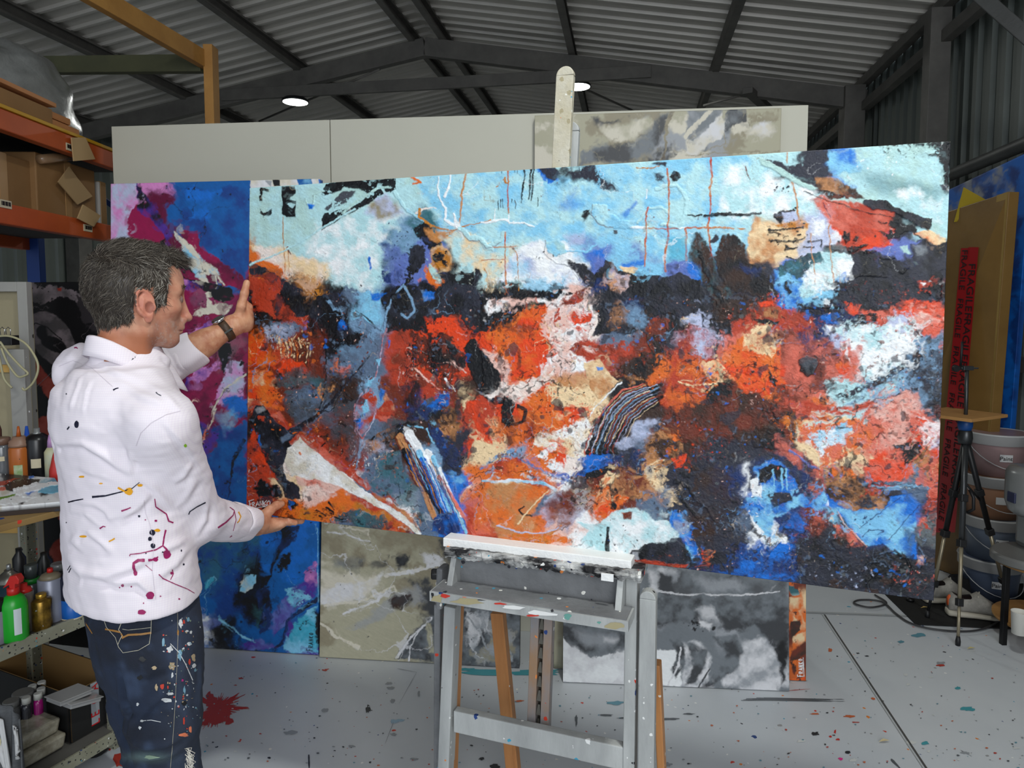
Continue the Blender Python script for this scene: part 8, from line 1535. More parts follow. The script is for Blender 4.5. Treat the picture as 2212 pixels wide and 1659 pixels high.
def fold(P, N, L, scale=1.0):
    X, Y = px_np(P); vis = ((P - np.array([0, 0, CAM_H])) * N).sum(1) < 0; D = np.zeros(len(P))
    for (ox, oy, sc, t, w, amp) in L:
        q = np.array([[float(v) for v in s_.split(',')] for s_ in t.split()]) / sc + np.array([ox, oy]); best = np.full(len(P), 1e9); sd = np.zeros(len(P)); tt_ = np.zeros(len(P)); n = len(q) - 1
        for i in range(n):
            e = q[i + 1] - q[i]; LL = e @ e; tp_ = np.clip(((X - q[i][0]) * e[0] + (Y - q[i][1]) * e[1]) / LL, 0, 1); dx = X - q[i][0] - tp_ * e[0]; dy = Y - q[i][1] - tp_ * e[1]; d2 = dx * dx + dy * dy; m = d2 < best
            best = np.where(m, d2, best); sd = np.where(m, (dy * abs(e[0]) - dx * e[1] * np.sign(e[0] + 1e-9)) / math.sqrt(LL), sd); tt_ = np.where(m, (i + tp_) / n, tt_)
        env = np.sin(np.clip(tt_, 0, 1) * math.pi) ** .5 * .9 + .1; g = np.exp(-(sd / w) ** 2) * (best < (w * 3) ** 2) - .75 * np.exp(-((sd - w * 1.5) / (w * 1.0)) ** 2) * (best < (w * 4) ** 2); D += g * env * amp * .001 * vis * np.exp(-np.maximum(0, best - sd ** 2) / (w * w))
    return P + N * (D * scale)[:, None]
Ps = fold(Ps, Ns, FOLD, 1.25)
t_ = Ps[:, 2] * 30 + Ps[:, 0] * 22; wr = n3(Ps * np.array([1, 1, 1.8]), 120, 81, 3) * .006 + n3(Ps * np.array([1.6, 1, 2.6]), 46, 82, 3) * .0024; Ps = Ps + Ns * wr[:, None]; Ps = relax(Ps, Qs, 1, .3)
M_shirt = mat('white_cotton', (232, 224, 230), .75, 0, bump=.06, bscale=500)
nt = M_shirt.node_tree; bs = nt.nodes['Principled BSDF']; src = bs.inputs['Base Color'].links[0].from_socket; tcn = nt.nodes.new('ShaderNodeTexCoord')
for dr in ('X', 'Z'):      # faint lilac checks woven in the cloth
    w_ = nt.nodes.new('ShaderNodeTexWave'); w_.bands_direction = dr; w_.inputs['Scale'].default_value = 70 if dr == 'X' else 62; w_.inputs['Distortion'].default_value = .3; nt.links.new(tcn.outputs['Object'], w_.inputs[0]); mx = nt.nodes.new('ShaderNodeMix'); mx.data_type = 'RGBA'; mr = nt.nodes.new('ShaderNodeMapRange'); mr.inputs[1].default_value = .7; mr.inputs[2].default_value = 1; mr.inputs[4].default_value = .17
    nt.links.new(w_.outputs[0], mr.inputs[0]); nt.links.new(mr.outputs[0], mx.inputs[0]); nt.links.new(src, mx.inputs[6]); mx.inputs[7].default_value = lin((206, 186, 212)); src = mx.outputs[2]
nt.links.new(src, bs.inputs['Base Color'])
SPC = dict(mag=(150, 30, 90), nav=(22, 22, 44), yel=(226, 160, 20), lim=(140, 190, 30), gry=(70, 74, 84)); SPN = list(SPC); M_sp = [mat('splash_' + k, SPC[k], .4) for k in SPN]
class Decal:
    """paint splashes laid on a surface: polygons and strips following the mesh under them"""
    def __init__(s, P, Q, off=.0012): s.bvh = BVHTree.FromPolygons([tuple(p) for p in P], [tuple(int(i) for i in q) for q in Q]); s.mb = MB(); s.off = off; s.k = 1.0
    def hit(s, x, y):
        h = s.bvh.ray_cast(CAM, ray(x, y).normalized())
        if h[0] is None: return None
        return h[0] - ray(x, y).normalized() * s.off
    def poly(s, m, pts):
        pts = np.array(pts); c = pts.mean(0); n = len(pts); rings = [[s.hit(*(c + (p - c) * r)) for p in pts] for r in (1.0, .55)]; cc = s.hit(*c)
        if cc is None or any(p is None for r in rings for p in r): return
        s.mb.add(rings[0] + rings[1] + [cc], [(i, (i + 1) % n, n + (i + 1) % n, n + i) for i in range(n)] + [(n + i, n + (i + 1) % n, 2 * n) for i in range(n)], m, True)
    def blob(s, m, x, y, rx, ry, ang=0, j=.12, n=14):
        P = []
        for k in range(n): a = 2 * math.pi * k / n; r = s.k * (1 + random.uniform(-j, j)); u, v = rx * r * math.cos(a), ry * r * math.sin(a); P.append((x + u * math.cos(ang) - v * math.sin(ang), y + u * math.sin(ang) + v * math.cos(ang)))
        s.poly(m, P)
    def line(s, m, pts, w0, w1=None):
        w1 = w0 if w1 is None else w1; q = []; pts = [np.array(p, float) for p in pts]
        for i in range(len(pts) - 1):
            n = max(2, int(np.linalg.norm(pts[i + 1] - pts[i]) / 4)); q += [pts[i] + (pts[i + 1] - pts[i]) * k / n for k in range(n)]
        q.append(pts[-1]); n = len(q); A_, B_ = [], []
        for i in range(n):
            t = q[min(i + 1, n - 1)] - q[max(i - 1, 0)]; t = t / (np.linalg.norm(t) + 1e-9); nn_ = np.array([-t[1], t[0]]); w = s.k * (w0 + (w1 - w0) * i / (n - 1)) / 2 * random.uniform(.85, 1.15); a, b = s.hit(*(q[i] + nn_ * w)), s.hit(*(q[i] - nn_ * w)); A_.append(a); B_.append(b)
        for i in range(n - 1):
            if None in (A_[i], A_[i + 1], B_[i], B_[i + 1]) or (A_[i] - A_[i + 1]).length > .03: continue
            s.mb.add([A_[i], A_[i + 1], B_[i + 1], B_[i]], [(0, 1, 2, 3)], m, True)
def PX(t, o): return [(float(p.split(',')[0]) / o[2] + o[0], float(p.split(',')[1]) / o[2] + o[1]) for p in t.split()]
D_ = Decal(Ps, Qs); D_.k = 1.45; o5 = (0, 880, 3.95); o4 = (0, 480, 3.95)
for m, o, t, w0, w1 in (('nav', o5, "785,765 900,755 1040,720 1130,690 1190,640", 3.0, 1.0), ('nav', o5, "580,810 640,795 710,782", 2.5, 1.5), ('nav', o5, "1610,915 1620,890 1680,850 1755,812", 1.6, 1.8), ('nav', o5, "572,190 590,165", 2, 2), ('nav', o5, "585,1410 605,1370", 1.6, 1.2), ('nav', o5, "575,1390 598,1350", 1.2, 1), ('mag', o5, "1105,1270 1110,1255 1200,1245 1330,1215 1390,1180 1400,1110 1415,1045", 1.2, 2.4), ('mag', o5, "1390,1180 1420,1210 1435,1240", 2, 4),
                        ('mag', o5, "1235,1305 1180,1305 1140,1330 1140,1370 1160,1420", 5, 4), ('mag', o5, "1265,1305 1310,1300 1350,1275", 3.5, 2), ('mag', o5, "1240,1345 1300,1395", 1, .8), ('mag', o5, "1355,1425 1390,1460 1500,1510 1600,1550 1660,1585", 1.6, 1.0), ('mag', o5, "1470,1385 1480,1420 1455,1470", 1.6, 1.2), ('mag', o5, "1320,780 1330,850 1420,910 1440,970 1480,985", 1.6, 2.4), ('mag', o5, "1115,855 1080,870 1035,885", 1.6, 2.6), ('mag', o5, "1860,1028 1930,980 1990,920 2000,880 1960,850", 2.6, 1.4),
                        ('mag', o5, "2000,880 2015,960 1990,1055", 1.2, .8), ('mag', o5, "1980,1095 1960,1110", 1.6, 1), ('yel', o5, "2035,890 2055,930 2040,970 2025,985", 2, 1.5), ('yel', o5, "1005,685 1040,705 1070,720", 3, 3), ('mag', o5, "850,1035 880,1015 900,1020", 2.5, 1.5), ('yel', o5, "928,1145 960,1130 978,1118", 2, 2), ('nav', o4, "965,1432 990,1418 1012,1413", 2.2, 1), ('gry', o4, "1330,1450 1345,1465 1375,1480", 1.6, 1), ('mag', o4, "632,1072 650,1068 662,1078", 1.8, 1.6)):
    D_.line(SPN.index(m), PX(t, o), w0, w1)
for m, o, x, y, rx, ry in (('nav', o5, 652, 143, 13, 22), ('nav', o5, 1300, 1068, 17, 18), ('nav', o5, 1280, 1122, 12, 12), ('nav', o5, 1305, 1182, 15, 15), ('nav', o5, 1187, 929, 7, 7), ('nav', o5, 1548, 1222, 4, 7), ('nav', o5, 1568, 1340, 6, 6), ('nav', o5, 1245, 1245, 5, 4), ('nav', o5, 1390, 1235, 6, 4), ('yel', o5, 1098, 718, 24, 22), ('yel', o5, 1343, 1050, 18, 9), ('yel', o5, 710, 1102, 22, 7), ('yel', o5, 695, 592, 17, 6), ('yel', o5, 860, 650, 12, 4), ('yel', o5, 1195, 665, 16, 8), ('mag', o5, 1425, 1255, 24, 26), ('mag', o5, 1155, 1415, 12, 14), ('mag', o5, 1325, 1298, 18, 12),
                           ('mag', o5, 1280, 1605, 23, 24), ('mag', o5, 1045, 1522, 9, 8), ('mag', o5, 1120, 1530, 5, 5), ('mag', o5, 1020, 1538, 4, 4), ('mag', o5, 1330, 968, 8, 7), ('mag', o5, 1240, 960, 4, 4), ('mag', o5, 1370, 1612, 5, 4), ('mag', o5, 1465, 1415, 9, 8), ('mag', o5, 1530, 1635, 6, 5), ('lim', o5, 1582, 328, 9, 10), ('nav', o5, 565, 983, 3, 4), ('mag', (0, 1200, 3.614), 1106, 442, 22, 14), ('mag', (0, 1200, 3.614), 1120, 372, 4, 4), ('gry', o4, 565, 1465, 4, 5)):
    D_.blob(SPN.index(m), x / o[2] + o[0], y / o[2] + o[1], rx / o[2], ry / o[2])
D_.k = 1.0; M_seam = mat('shirt_seam', (206, 196, 206), .8)
for t in ("1230,790 1240,900 1280,1000 1310,1160 1300,1400 1330,1640",): D_.line(len(SPN), PX(t, o5), 1.0)
D_.line(len(SPN), PX("1160,330 1200,220 1290,130 1420,60 1540,30", o5), 1.2); D_.line(len(SPN), PX("700,1150 980,1130 1060,1140", (0, 480, 3.95)), .1)
D_.line(len(SPN), PX("500,1230 620,1180 780,1240 960,1400", o4), .9)
nS = len(Ps); shirt = npmesh('shirt', Ps, Qs, [M_shirt], None, man)
def join_decal(o, D, mats):
    """the splashes belong to the garment's own mesh"""
    bm = bmesh.new(); bm.from_mesh(o.data); k0 = len(o.data.materials)
    for m in mats: o.data.materials.append(m)
    vs = [bm.verts.new(v) for v in D.mb.v]
    for q, m, s_ in zip(D.mb.f, D.mb.m, D.mb.sm):
        try: fc = bm.faces.new([vs[i] for i in q]); fc.material_index = k0 + m; fc.smooth = s_
        except ValueError: pass
    bm.to_mesh(o.data); bm.free()
join_decal(shirt, D_, M_sp + [M_seam])
# collar: stand and folded leaf round the neck
cz0 = at(214, 724, 1.60).z; cz1 = at(372, 790, 1.70).z; V = []; n = 48; cc_ = Vector(neckb); rows = []
for r_, (ra, rb_, dz, dx) in enumerate(((.078, .080, -.110, 0), (.064, .066, -.040, 0), (.062, .066, 0, 0), (.067, .071, .0015, 0), (.075, .079, -.018, .004), (.083, .090, -.040, .008))):
    row = []
    for k in range(n + 1):
        a = math.radians(14) + (2 * math.pi - math.radians(28)) * k / n; fr_ = (1 + math.cos(a)) / 2; z_ = cz0 + (cz1 - cz0) * fr_ ** 1.1; dd_ = dz * (1.15 + .65 * fr_ ** 2)
        p = Vector((cc_.x, cc_.y, 0)) + Vector((FW[0], FW[1], 0)) * (math.cos(a) * rb_ * (1 + .56 * fr_ ** 2) - .017 + dx) + Vector((LT[0], LT[1], 0)) * (math.sin(a) * ra); row.append(Vector((p.x, p.y, z_ + dd_)))
    rows.append(row)
V = [p for r in rows for p in r]; col_o = MB().add(V, [(j * (n + 1) + k, j * (n + 1) + k + 1, (j + 1) * (n + 1) + k + 1, (j + 1) * (n + 1) + k) for j in range(5) for k in range(n)], 0, True).build('collar', M_shirt, man, subsurf=1)
sd = col_o.modifiers.new('thick', 'SOLIDIFY'); sd.thickness = .0018; sd.offset = -1
# collar splashes
Pc = [p for p in V]; Qc_ = [(j * (n + 1) + k, j * (n + 1) + k + 1, (j + 1) * (n + 1) + k + 1, (j + 1) * (n + 1) + k) for j in range(5) for k in range(n)]
Dc = Decal(Pc, Qc_, .0022)
Dc.blob(SPN.index('gry'), 288, 781, 4.5, 7.5); Dc.line(SPN.index('gry'), [(292, 770), (291, 798)], 1.2); Dc.blob(SPN.index('lim'), 356, 804.5, 4.8, 5.8)
for x_, y_ in ((340, 787), (347, 801), (298, 788), (360, 828), (349, 808)): Dc.blob(SPN.index('lim'), x_, y_, 1.3, 1.3)
cs_ = Dc.mb.build('collar_splashes', M_sp, col_o) if Dc.mb.v else None
# rolled cuffs
def cuff(c, ax, r0, r1, L0, name):
    ax = Vector(ax).normalized(); s_ = ax.orthogonal().normalized(); t_ = ax.cross(s_); V = []; n = 40; prof = [(-L0 * .5, r0), (-L0 * .42, r0 + .004), (0, (r0 + r1) / 2 + .005), (L0 * .40, r1 + .004), (L0 * .5, r1 + .001), (L0 * .46, r1 - .004), (L0 * .0, r1 - .007), (-L0 * .45, r1 - .012)]
    for (l, r) in prof:
        for k in range(n): a = 2 * math.pi * k / n; w = 1 + .05 * math.sin(3 * a + l * 30) + .025 * math.sin(7 * a + 1); V.append(Vector(c) + ax * (l + .008 * math.sin(2 * a + .6)) + (s_ * math.cos(a) + t_ * math.sin(a)) * r * w)
    o = MB().add(V, [(j * n + k, j * n + (k + 1) % n, (j + 1) * n + (k + 1) % n, (j + 1) * n + k) for j in range(len(prof) - 1) for k in range(n)], 0, True).build(name, M_shirt, man, subsurf=1); return o
cuff(cR + aR * .022, aR, .050, .046, .075, 'cuff'); cuff(cL + aL * .012, aL, .052, .051, .070, 'cuff')
# ---- watch on the left wrist
wc = Vector(wL - (wL - eL) * .105); ax = Vector(aL); M_strap = mat('brown_strap', (74, 52, 34), .5, c2=(54, 38, 26), vscale=30, bump=.2); s_ = (Vector((0, -1, .2)) - ax * Vector((0, -1, .2)).dot(ax)).normalized(); t_ = ax.cross(s_)
V = []; n = 36
for (l, r) in ((-.011, .0), (-.011, .003), (.011, .003), (.011, .0)):
    for k in range(n): a = 2 * math.pi * k / n; V.append(wc + ax * l + (s_ * math.cos(a) * .031 + t_ * math.sin(a) * .0335) + (s_ * math.cos(a) + t_ * math.sin(a)) * r)
w_o = MB().add(V, [(j * n + k, j * n + (k + 1) % n, ((j + 1) % 4) * n + (k + 1) % n, ((j + 1) % 4) * n + k) for j in range(4) for k in range(n)], 0, True).build('watch_strap', M_strap, man)
nd = (Vector(at(478, 680, 2.05)) - wc); nd = (nd - ax * nd.dot(ax)).normalized(); Rw = Matrix((ax, nd.cross(ax) * 1, nd)).transposed()
MB().lathe([(.019, -.004), (.020, -.001), (.020, .004), (.017, .006)], wc + nd * .036, 28, Rw).build('watch_case', M_chrome, w_o)
kd = (Vector(at(508, 708, 2.03)) - wc); kd = (kd - ax * kd.dot(ax)).normalized(); MB().bar(wc + kd * .0365 - ax * .013, wc + kd * .0365 + ax * .013, .005, .003, kd.cross(ax)).build('strap_bar', M_chrome, w_o)
# ---- jeans
f = Field((-1.12, 1.38, .06), (-.60, 2.0, 1.0), .0065); A = f.add
JE = [(1250, 176, 424, 1.665), (1300, 186, 426, 1.665), (1340, 194, 428, 1.665), (1400, 204, 426, 1.665), (1450, 214, 424, 1.665)]
A(sections(f, JE, 1.22, .90), .001); zc2 = at(300, 1450, 1.66).z
for i, L_ in enumerate(LEG):
    h_ = V3(L_['h']); ft = np.array([L_['f'][0], L_['f'][1], .07]); mid = h_ + (ft - h_) * .47; mid = mid + np.array([FW[0], FW[1], 0]) * .015
    th1 = h_ + (mid - h_) * .5; A(f.caps(h_, th1, .092, .080), .04); A(f.caps(th1, mid, .080, .068), .03); A(f.caps(mid, mid + (ft - mid) * .45, .068, .066), .02); A(f.caps(mid + (ft - mid) * .45, ft, .064, .058), .03)
A(f.ell(tuple(V3(at(300, 1385, 1.60))), (.095, .075, .10)), .05)
Pj, Qj = f.mesh(); Pj = relax(Pj, Qj, 2, .5); Nj = vnorm(Pj, Qj); o6 = (0, 1200, 3.614)
JF = [(0, 1200, 3.614, "930,860 965,1050 1010,1250 985,1440", 5, -11), (0, 1200, 3.614, "960,1560 985,1620", 5, -8), (0, 1200, 3.614, "985,1440 1060,1320 1180,1160 1330,1060", 8, 7), (0, 1200, 3.614, "1000,1440 1120,1500 1300,1480 1440,1400", 8, 6), (0, 1200, 3.614, "1000,1560 1150,1590 1330,1560 1420,1500", 7, 5), (0, 1200, 3.614, "930,780 960,950 1000,1200", 8, 4), (0, 1200, 3.614, "760,600 800,800 840,1000", 8, 4), (0, 1200, 3.614, "1060,1000 1200,900 1340,860", 9, 3), (0, 1200, 3.614, "1380,560 1420,760 1440,980", 8, 3), (0, 1200, 3.614, "900,1250 960,1380 940,1500", 8, 5), (0, 1200, 3.614, "660,430 800,480 930,470", 6, 3)]
Pj = fold(Pj, Nj, JF, 1.0); Pj = Pj + Nj * (n3(Pj * np.array([1, 1, 1.6]), 70, 91, 3) * .006)[:, None]; Pj[:, 2] = np.maximum(Pj[:, 2], .012)
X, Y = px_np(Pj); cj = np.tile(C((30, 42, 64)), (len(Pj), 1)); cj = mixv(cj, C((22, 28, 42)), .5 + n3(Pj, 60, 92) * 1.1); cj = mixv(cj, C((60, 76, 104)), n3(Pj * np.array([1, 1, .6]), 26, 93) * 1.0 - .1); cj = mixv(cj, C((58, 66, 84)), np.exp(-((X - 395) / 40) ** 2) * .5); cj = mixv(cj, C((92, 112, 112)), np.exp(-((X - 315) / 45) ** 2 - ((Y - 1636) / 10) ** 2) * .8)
M_jean = mat('denim', (34, 44, 66), .85, attr=True, bump=.35, bscale=420)
JC = dict(wht=(200, 202, 204), och=(150, 104, 40), blu=(110, 150, 170), red=(186, 60, 44), ora=(214, 120, 84), grn=(120, 140, 120), cre=(170, 150, 120), thr=(176, 170, 150), blk=(16, 18, 22), mag=(170, 30, 110)); JN = list(JC); Dj = Decal(Pj, Qj, .0015)
for m, t, w0, w1 in (('och', "820,575 900,590 940,600", 3.5, 3.5), ('och', "950,645 1000,620 1100,615 1182,603", 4, 4), ('och', "945,610 965,645", 3.5, 3.5), ('thr', "955,575 1000,582 1100,572 1182,562", .9, .9), ('thr', "1182,470 1178,600 1165,690 1080,740 960,760 925,715 900,640 830,560 810,500", 1, 1), ('thr', "960,465 950,520 925,580 955,620 935,660 918,700", 1.6, 1.2), ('thr', "1385,385 1390,620 1380,900 1365,1200 1345,1500 1330,1659", .7, .7), ('wht', "1330,688 1400,760 1450,850 1505,975", 1.4, 2), ('wht', "1110,1290 1180,1285 1255,1300", 1.2, 1.4), ('och', "650,500 720,610", 2.2, 2.2)):
    Dj.line(JN.index(m), PX(t, o6), w0, w1)
for m, x_, y_, rx, ry in (('wht', 1410, 530, 18, 34), ('red', 1436, 518, 9, 14), ('blu', 1470, 498, 12, 16), ('blu', 1275, 680, 12, 36), ('wht', 1325, 730, 22, 24), ('blu', 1405, 780, 16, 40), ('wht', 1478, 688, 16, 16), ('cre', 1205, 878, 20, 14), ('cre', 1345, 865, 24, 30), ('red', 1480, 830, 9, 24), ('wht', 1515, 860, 14, 18), ('cre', 1510, 800, 16, 28), ('red', 1265, 1022, 14, 22), ('cre', 1220, 1030, 12, 24), ('wht', 1305, 1130, 48, 14), ('wht', 1330, 1080, 26, 14), ('wht', 1074, 1162, 10, 12), ('wht', 1092, 1345, 12, 13), ('wht', 1108, 1292, 14, 8), ('ora', 1435, 1400, 34, 14), ('ora', 1485, 1360, 10, 26), ('red', 1436, 1290, 8, 26),
                          ('mag', 1425, 975, 8, 10), ('blk', 1110, 810, 26, 22), ('blk', 1090, 955, 22, 18), ('blk', 1440, 1150, 20, 20), ('red', 1310, 1028, 6, 12), ('wht', 1345, 935, 10, 18), ('blu', 1440, 1050, 8, 30), ('wht', 1490, 600, 10, 14), ('blu', 1525, 895, 8, 14), ('och', 1390, 600, 8, 24), ('wht', 1285, 1432, 5, 5), ('wht', 1345, 1197, 5, 5), ('grn', 1180, 1575, 60, 14), ('wht', 1460, 590, 14, 8)):
    Dj.blob(JN.index(m), x_ / o6[2], y_ / o6[2] + o6[1], rx / o6[2], ry / o6[2], j=.3)
for k in range(90):
    x_ = random.gauss(1430, 80); y_ = random.uniform(480, 1400); Dj.blob(JN.index(random.choice(['wht', 'blu', 'cre', 'red', 'grn', 'wht'])), x_ / o6[2], y_ / o6[2] + o6[1], random.uniform(.5, 2.2), random.uniform(.5, 2.6), j=.35, n=8)
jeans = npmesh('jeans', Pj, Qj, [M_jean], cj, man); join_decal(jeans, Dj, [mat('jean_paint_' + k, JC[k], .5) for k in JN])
# torn white threads on the thigh edge
mb = MB()
for k in range(26):
    p = at(403 + random.uniform(-4, 3), 1625 + random.uniform(-14, 36), 1.545); mb.tube([p, p + Vector((random.uniform(.0, .02), 0, random.uniform(-.02, .01))), p + Vector((random.uniform(.0, .018), 0, random.uniform(-.045, -.01)))], .0006, 4)
mb.build('torn_threads', mat('thread_white', (214, 208, 196), .9), jeans)
# shoes
M_boot = mat('work_shoe', (60, 52, 46), .6, spk=[((200, 200, 200), 40, .2, .2)])
for L_ in LEG:
    fx, fy = L_['f']; f = Field((fx - .16, fy - .16, -.002), (fx + .30, fy + .32, .16), .006); d = np.array([FW[0], FW[1], 0]); c = np.array([fx, fy, 0]); f.add(f.caps(c - d * .04 + [0, 0, .045], c + d * .02 + [0, 0, .06], .045, .045), .001); f.add(f.caps(c + d * .02 + [0, 0, .045], c + d * .17 + [0, 0, .035], .045, .035), .03); f.add(f.caps(c + [0, 0, .06], c + [0, 0, .12], .048, .046), .03)
    f.F = np.maximum(f.F, .001 - f.z).astype(np.float32); P, Q = f.mesh(); npmesh('shoe', relax(P, Q, 1), Q, M_boot, None, man)
# ---------------------------------------------------------------- paint marks and joints on the floor
def fpoly(mb, pts, z, m=0):
    mb.add([onz(x, y, z) for x, y in pts], [tuple(range(len(pts)))], m)
fl = bpy.data.objects['floor']
M_joint = mat('joint_line', (74, 72, 70), .8); M_jointl = mat('joint_edge', (166, 168, 166), .7)  # floor joints as flat strips, a dark line beside a pale one
cols = dict(red=(178, 62, 50), red2=(196, 48, 42), white=(206, 208, 206), black=(48, 50, 54), teal=(92, 142, 158), orange=(196, 104, 66), pink=(220, 60, 140), grey=(86, 90, 94), blue=(150, 178, 196), lgrey=(146, 150, 154), turq=(70, 150, 160))
names = list(cols); FM = [mat('floor_paint_' + n, cols[n], .4) for n in names]
class FD:
    def __init__(s): s.mb = MB(); s.z = .0012; s.R = random.Random(5)
    def blob(s, c, x, y, rx, ry, n=14, j=.3, ang=0):
        P = []
        for k in range(n):
            a = 2 * math.pi * k / n; r = 1 + s.R.uniform(-j, j); u, v = rx * r * math.cos(a), ry * r * math.sin(a); P.append((x + u * math.cos(ang) - v * math.sin(ang), y + u * math.sin(ang) + v * math.cos(ang)))
        s.z += .000004; fpoly(s.mb, P, s.z, names.index(c))
    def stroke(s, c, x0, y0, x1, y1, w):
        n = 6; L_ = math.hypot(x1 - x0, y1 - y0); nx, ny = -(y1 - y0) / L_, (x1 - x0) / L_; A = []; B = []
        for k in range(n + 1):
            u = k / n; ww = w * (math.sin(math.pi * min(1, u + .12)) * .7 + .3) * s.R.uniform(.6, 1.2) / 2; x = x0 + (x1 - x0) * u; y = y0 + (y1 - y0) * u; A.append((x + nx * ww, y + ny * ww)); B.append((x - nx * ww, y - ny * ww))
        s.z += .000004; fpoly(s.mb, A + B[::-1], s.z, names.index(c))
d = FD(); R = d.R
# red star-shaped scrub of paint
star = [(0, -22), (10, -31), (26, -25), (60, -34), (38, -10), (44, -4), (76, 2), (40, 10), (28, 22), (14, 34), (8, 44), (-8, 38), (-26, 44), (-44, 52), (-30, 26), (-58, 34), (-60, 28), (-28, 8), (-20, -6), (-34, -16), (-62, -26), (-30, -28)]
for k in range(150):
    i = R.randrange(len(star)); a = star[i]; b = star[(i + 1) % len(star)]; u = R.random(); e = (a[0] * (1 - u) + b[0] * u, a[1] * (1 - u) + b[1] * u); q = R.uniform(.0, .5)
    d.stroke('red' if R.random() < .75 else 'red2', 470 + e[0] * q * .6, 1528 + e[1] * q * .6, 470 + e[0] * R.uniform(.7, 1.08), 1528 + e[1] * R.uniform(.7, 1.08), R.uniform(1.5, 5))
for k in range(26): d.blob('red', 470 + R.gauss(0, 14), 1530 + R.gauss(0, 14), R.uniform(6, 14), R.uniform(5, 11), 10, .5)
for t_ in ((255, 1640, 12, 22), (235, 1610, 8, 14), (520, 1465, 5, 2), (508, 1480, 4, 1), (705, 1446, 5, 2), (700, 1448, 4, 2)): d.blob('red', t_[0], t_[1], t_[2], t_[3], 10, .6)
for c, x, y, rx, ry in (('lgrey', 627, 1583, 14, 5), ('blue', 852, 1558, 10, 4), ('blue', 866, 1556, 8, 3), ('lgrey', 702, 1534, 7, 4), ('lgrey', 840, 1476, 7, 3), ('lgrey', 844, 1486, 8, 3), ('lgrey', 848, 1514, 5, 4), ('black', 795, 1532, 5, 8), ('lgrey', 760, 1612, 8, 3), ('lgrey', 850, 1586, 6, 3), ('black', 582, 1637, 4, 2), ('lgrey', 895, 1640, 8, 2.5), ('lgrey', 868, 1637, 3, 1.5),
                        ('black', 1762, 1585, 7, 4), ('black', 1758, 1584, 5, 3), ('red2', 1804, 1580, 2.5, 4), ('red2', 1794, 1591, 3, 2), ('red2', 1810, 1597, 4, 2), ('pink', 1816, 1639, 5, 3), ('white', 1731, 1601, 9, 3), ('white', 1967, 1604, 10, 4), ('turq', 1998, 1605, 8, 3.5), ('white', 2006, 1623, 4, 2.5), ('white', 1843, 1642, 9, 3.5), ('orange', 1834, 1547, 11, 3), ('orange', 1760, 1542, 9, 2), ('orange', 1886, 1509, 4, 2.5), ('orange', 1793, 1404, 4, 4),
                        ('white', 1957, 1457, 4, 2.5), ('white', 1962, 1478, 4, 2.5), ('white', 2011, 1463, 4, 1.5), ('black', 1872, 1417, 4, 1.2), ('black', 1853, 1411, 4, 1.2), ('teal', 1985, 1372, 14, 4), ('teal', 1945, 1386, 7, 3), ('red', 2032, 1437, 8, 2.5), ('lgrey', 2032, 1432, 9, 3), ('turq', 2090, 1531, 14, 5), ('turq', 2070, 1486, 6, 3), ('black', 1832, 1625, 6, 2.5), ('lgrey', 2085, 1626, 10, 2), ('white', 2195, 1616, 8, 2), ('white', 1712, 1474, 3, 1.5), ('red', 1850, 1560, 8, 1.2),
                        ('turq', 1160, 1452, 60, 6), ('turq', 1060, 1452, 60, 6), ('turq', 1010, 1446, 20, 3), ('teal', 1330, 1518, 18, 4), ('grey', 1352, 1551, 20, 1.8), ('grey', 1310, 1545, 14, 2), ('orange', 1122, 1514, 9, 2), ('grey', 1245, 1556, 3, 13), ('grey', 1450, 1553, 18, 2.5), ('grey', 1488, 1542, 12, 1.5), ('black', 1068, 1655, 10, 5), ('black', 1040, 1639, 6, 3), ('lgrey', 1440, 1652, 12, 5), ('lgrey', 905, 1500, 3, 6)):
    d.blob(c, x, y, rx, ry, 14, .35)
for k in range(14): d.stroke('grey', 1640 + R.uniform(-40, 30), 1510 + R.uniform(-3, 3), 1700 + R.uniform(60, 130), 1513 + R.uniform(-3, 5), 1.6)
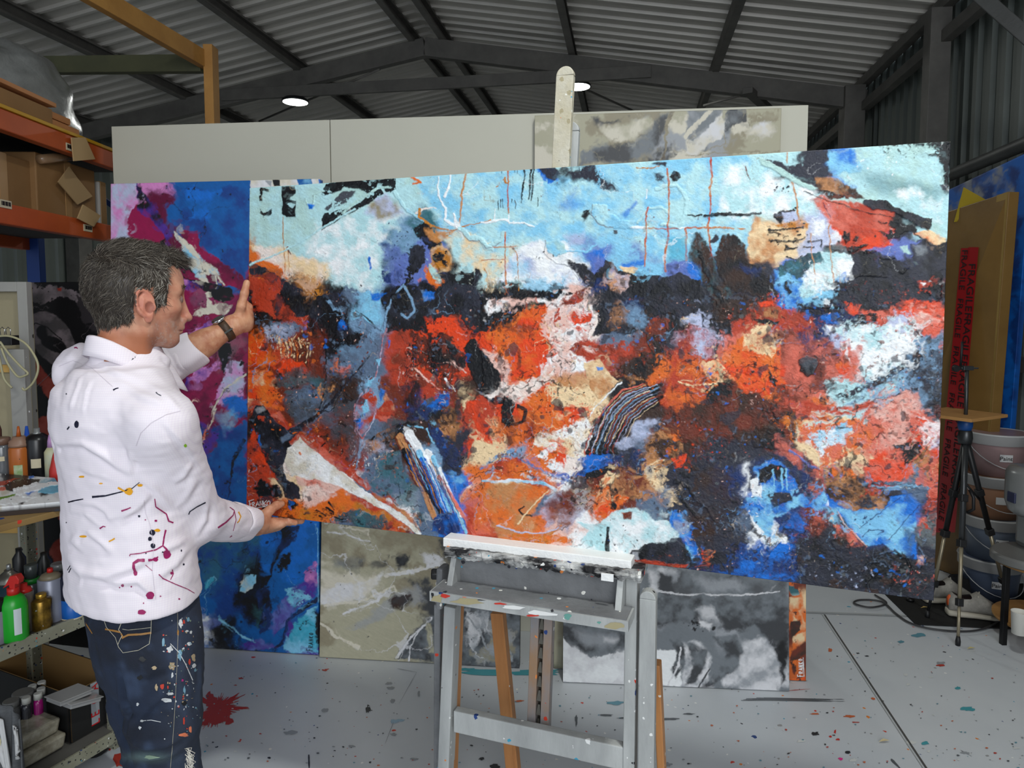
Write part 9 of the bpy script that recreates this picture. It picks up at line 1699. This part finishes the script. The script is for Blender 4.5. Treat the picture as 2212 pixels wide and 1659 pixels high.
for (c, x0, y0, x1, y1, w_) in (('lgrey', 858, 1444, 900, 1452, 1.2), ('lgrey', 900, 1452, 862, 1520, 1.2), ('lgrey', 850, 1560, 832, 1606, 1.6), ('grey', 1925, 1640, 1950, 1665, 6), ('black', 667, 1630, 668, 1665, 4), ('lgrey', 2075, 1620, 2100, 1634, 1.5), ('red', 1700, 1492, 1750, 1488, 1.2)): d.stroke(c, x0, y0, x1, y1, w_)
for k in range(420):
    y = 1380 + 279 * R.random() ** .8; x = R.uniform(430, 2212); s_ = R.uniform(.5, 1.5) * (y - 1100) / 420
    d.blob(R.choice(['white', 'white', 'lgrey', 'lgrey', 'black', 'black', 'red', 'teal', 'grey', 'orange']), x, y, 1.8 * s_, .9 * s_, 7, .4)
# joints
jm = MB()
def strip(mb, x0, y0, x1, y1, w0, w1, z, m):
    a, b = onz(x0, y0, z), onz(x1, y1, z); s_ = (b - a).normalized().cross(Vector((0, 0, 1))); mb.add([a - s_ * w0, a + s_ * w0, b + s_ * w0, b - s_ * w0], [(0, 1, 2, 3)], m)
k0 = len(names)
strip(d.mb, 1781, 1327, 2022, 1690, .0035, 0, .0035, k0); strip(d.mb, 1776, 1327, 2015, 1690, .0022, 0, .0033, k0 + 1)
strip(d.mb, 1740, 1321, 1960, 1329, .003, 0, .0035, k0 + 1); strip(d.mb, 1740, 1324, 1960, 1332, .002, 0, .0034, k0)
o = d.mb.build('floor_marks', FM + [M_joint, M_jointl]); structure(o); o.name = 'floor_2'
# small scraps lying about
for px, py, c, lab in ((1909, 1600, (196, 180, 140), 'curled pale wood shaving on the floor at the lower right'), (2097, 1400, (190, 176, 120), 'yellowish leaf scrap on the floor by the tripod foot'), (1996, 1312, (176, 150, 90), 'yellow leaf scrap on the rubber mat')):
    g = onz(px, py, .008); o = MB().add([g + Vector((-.02, -.004, 0)), g + Vector((0, -.008, .006)), g + Vector((.022, .002, .001)), g + Vector((.002, .008, .004))], [(0, 1, 2), (0, 2, 3)]).build('floor_scrap', mat('scrap', c, .8)); tag(o, lab, 'scrap'); sd = o.modifiers.new('t', 'SOLIDIFY'); sd.thickness = .001
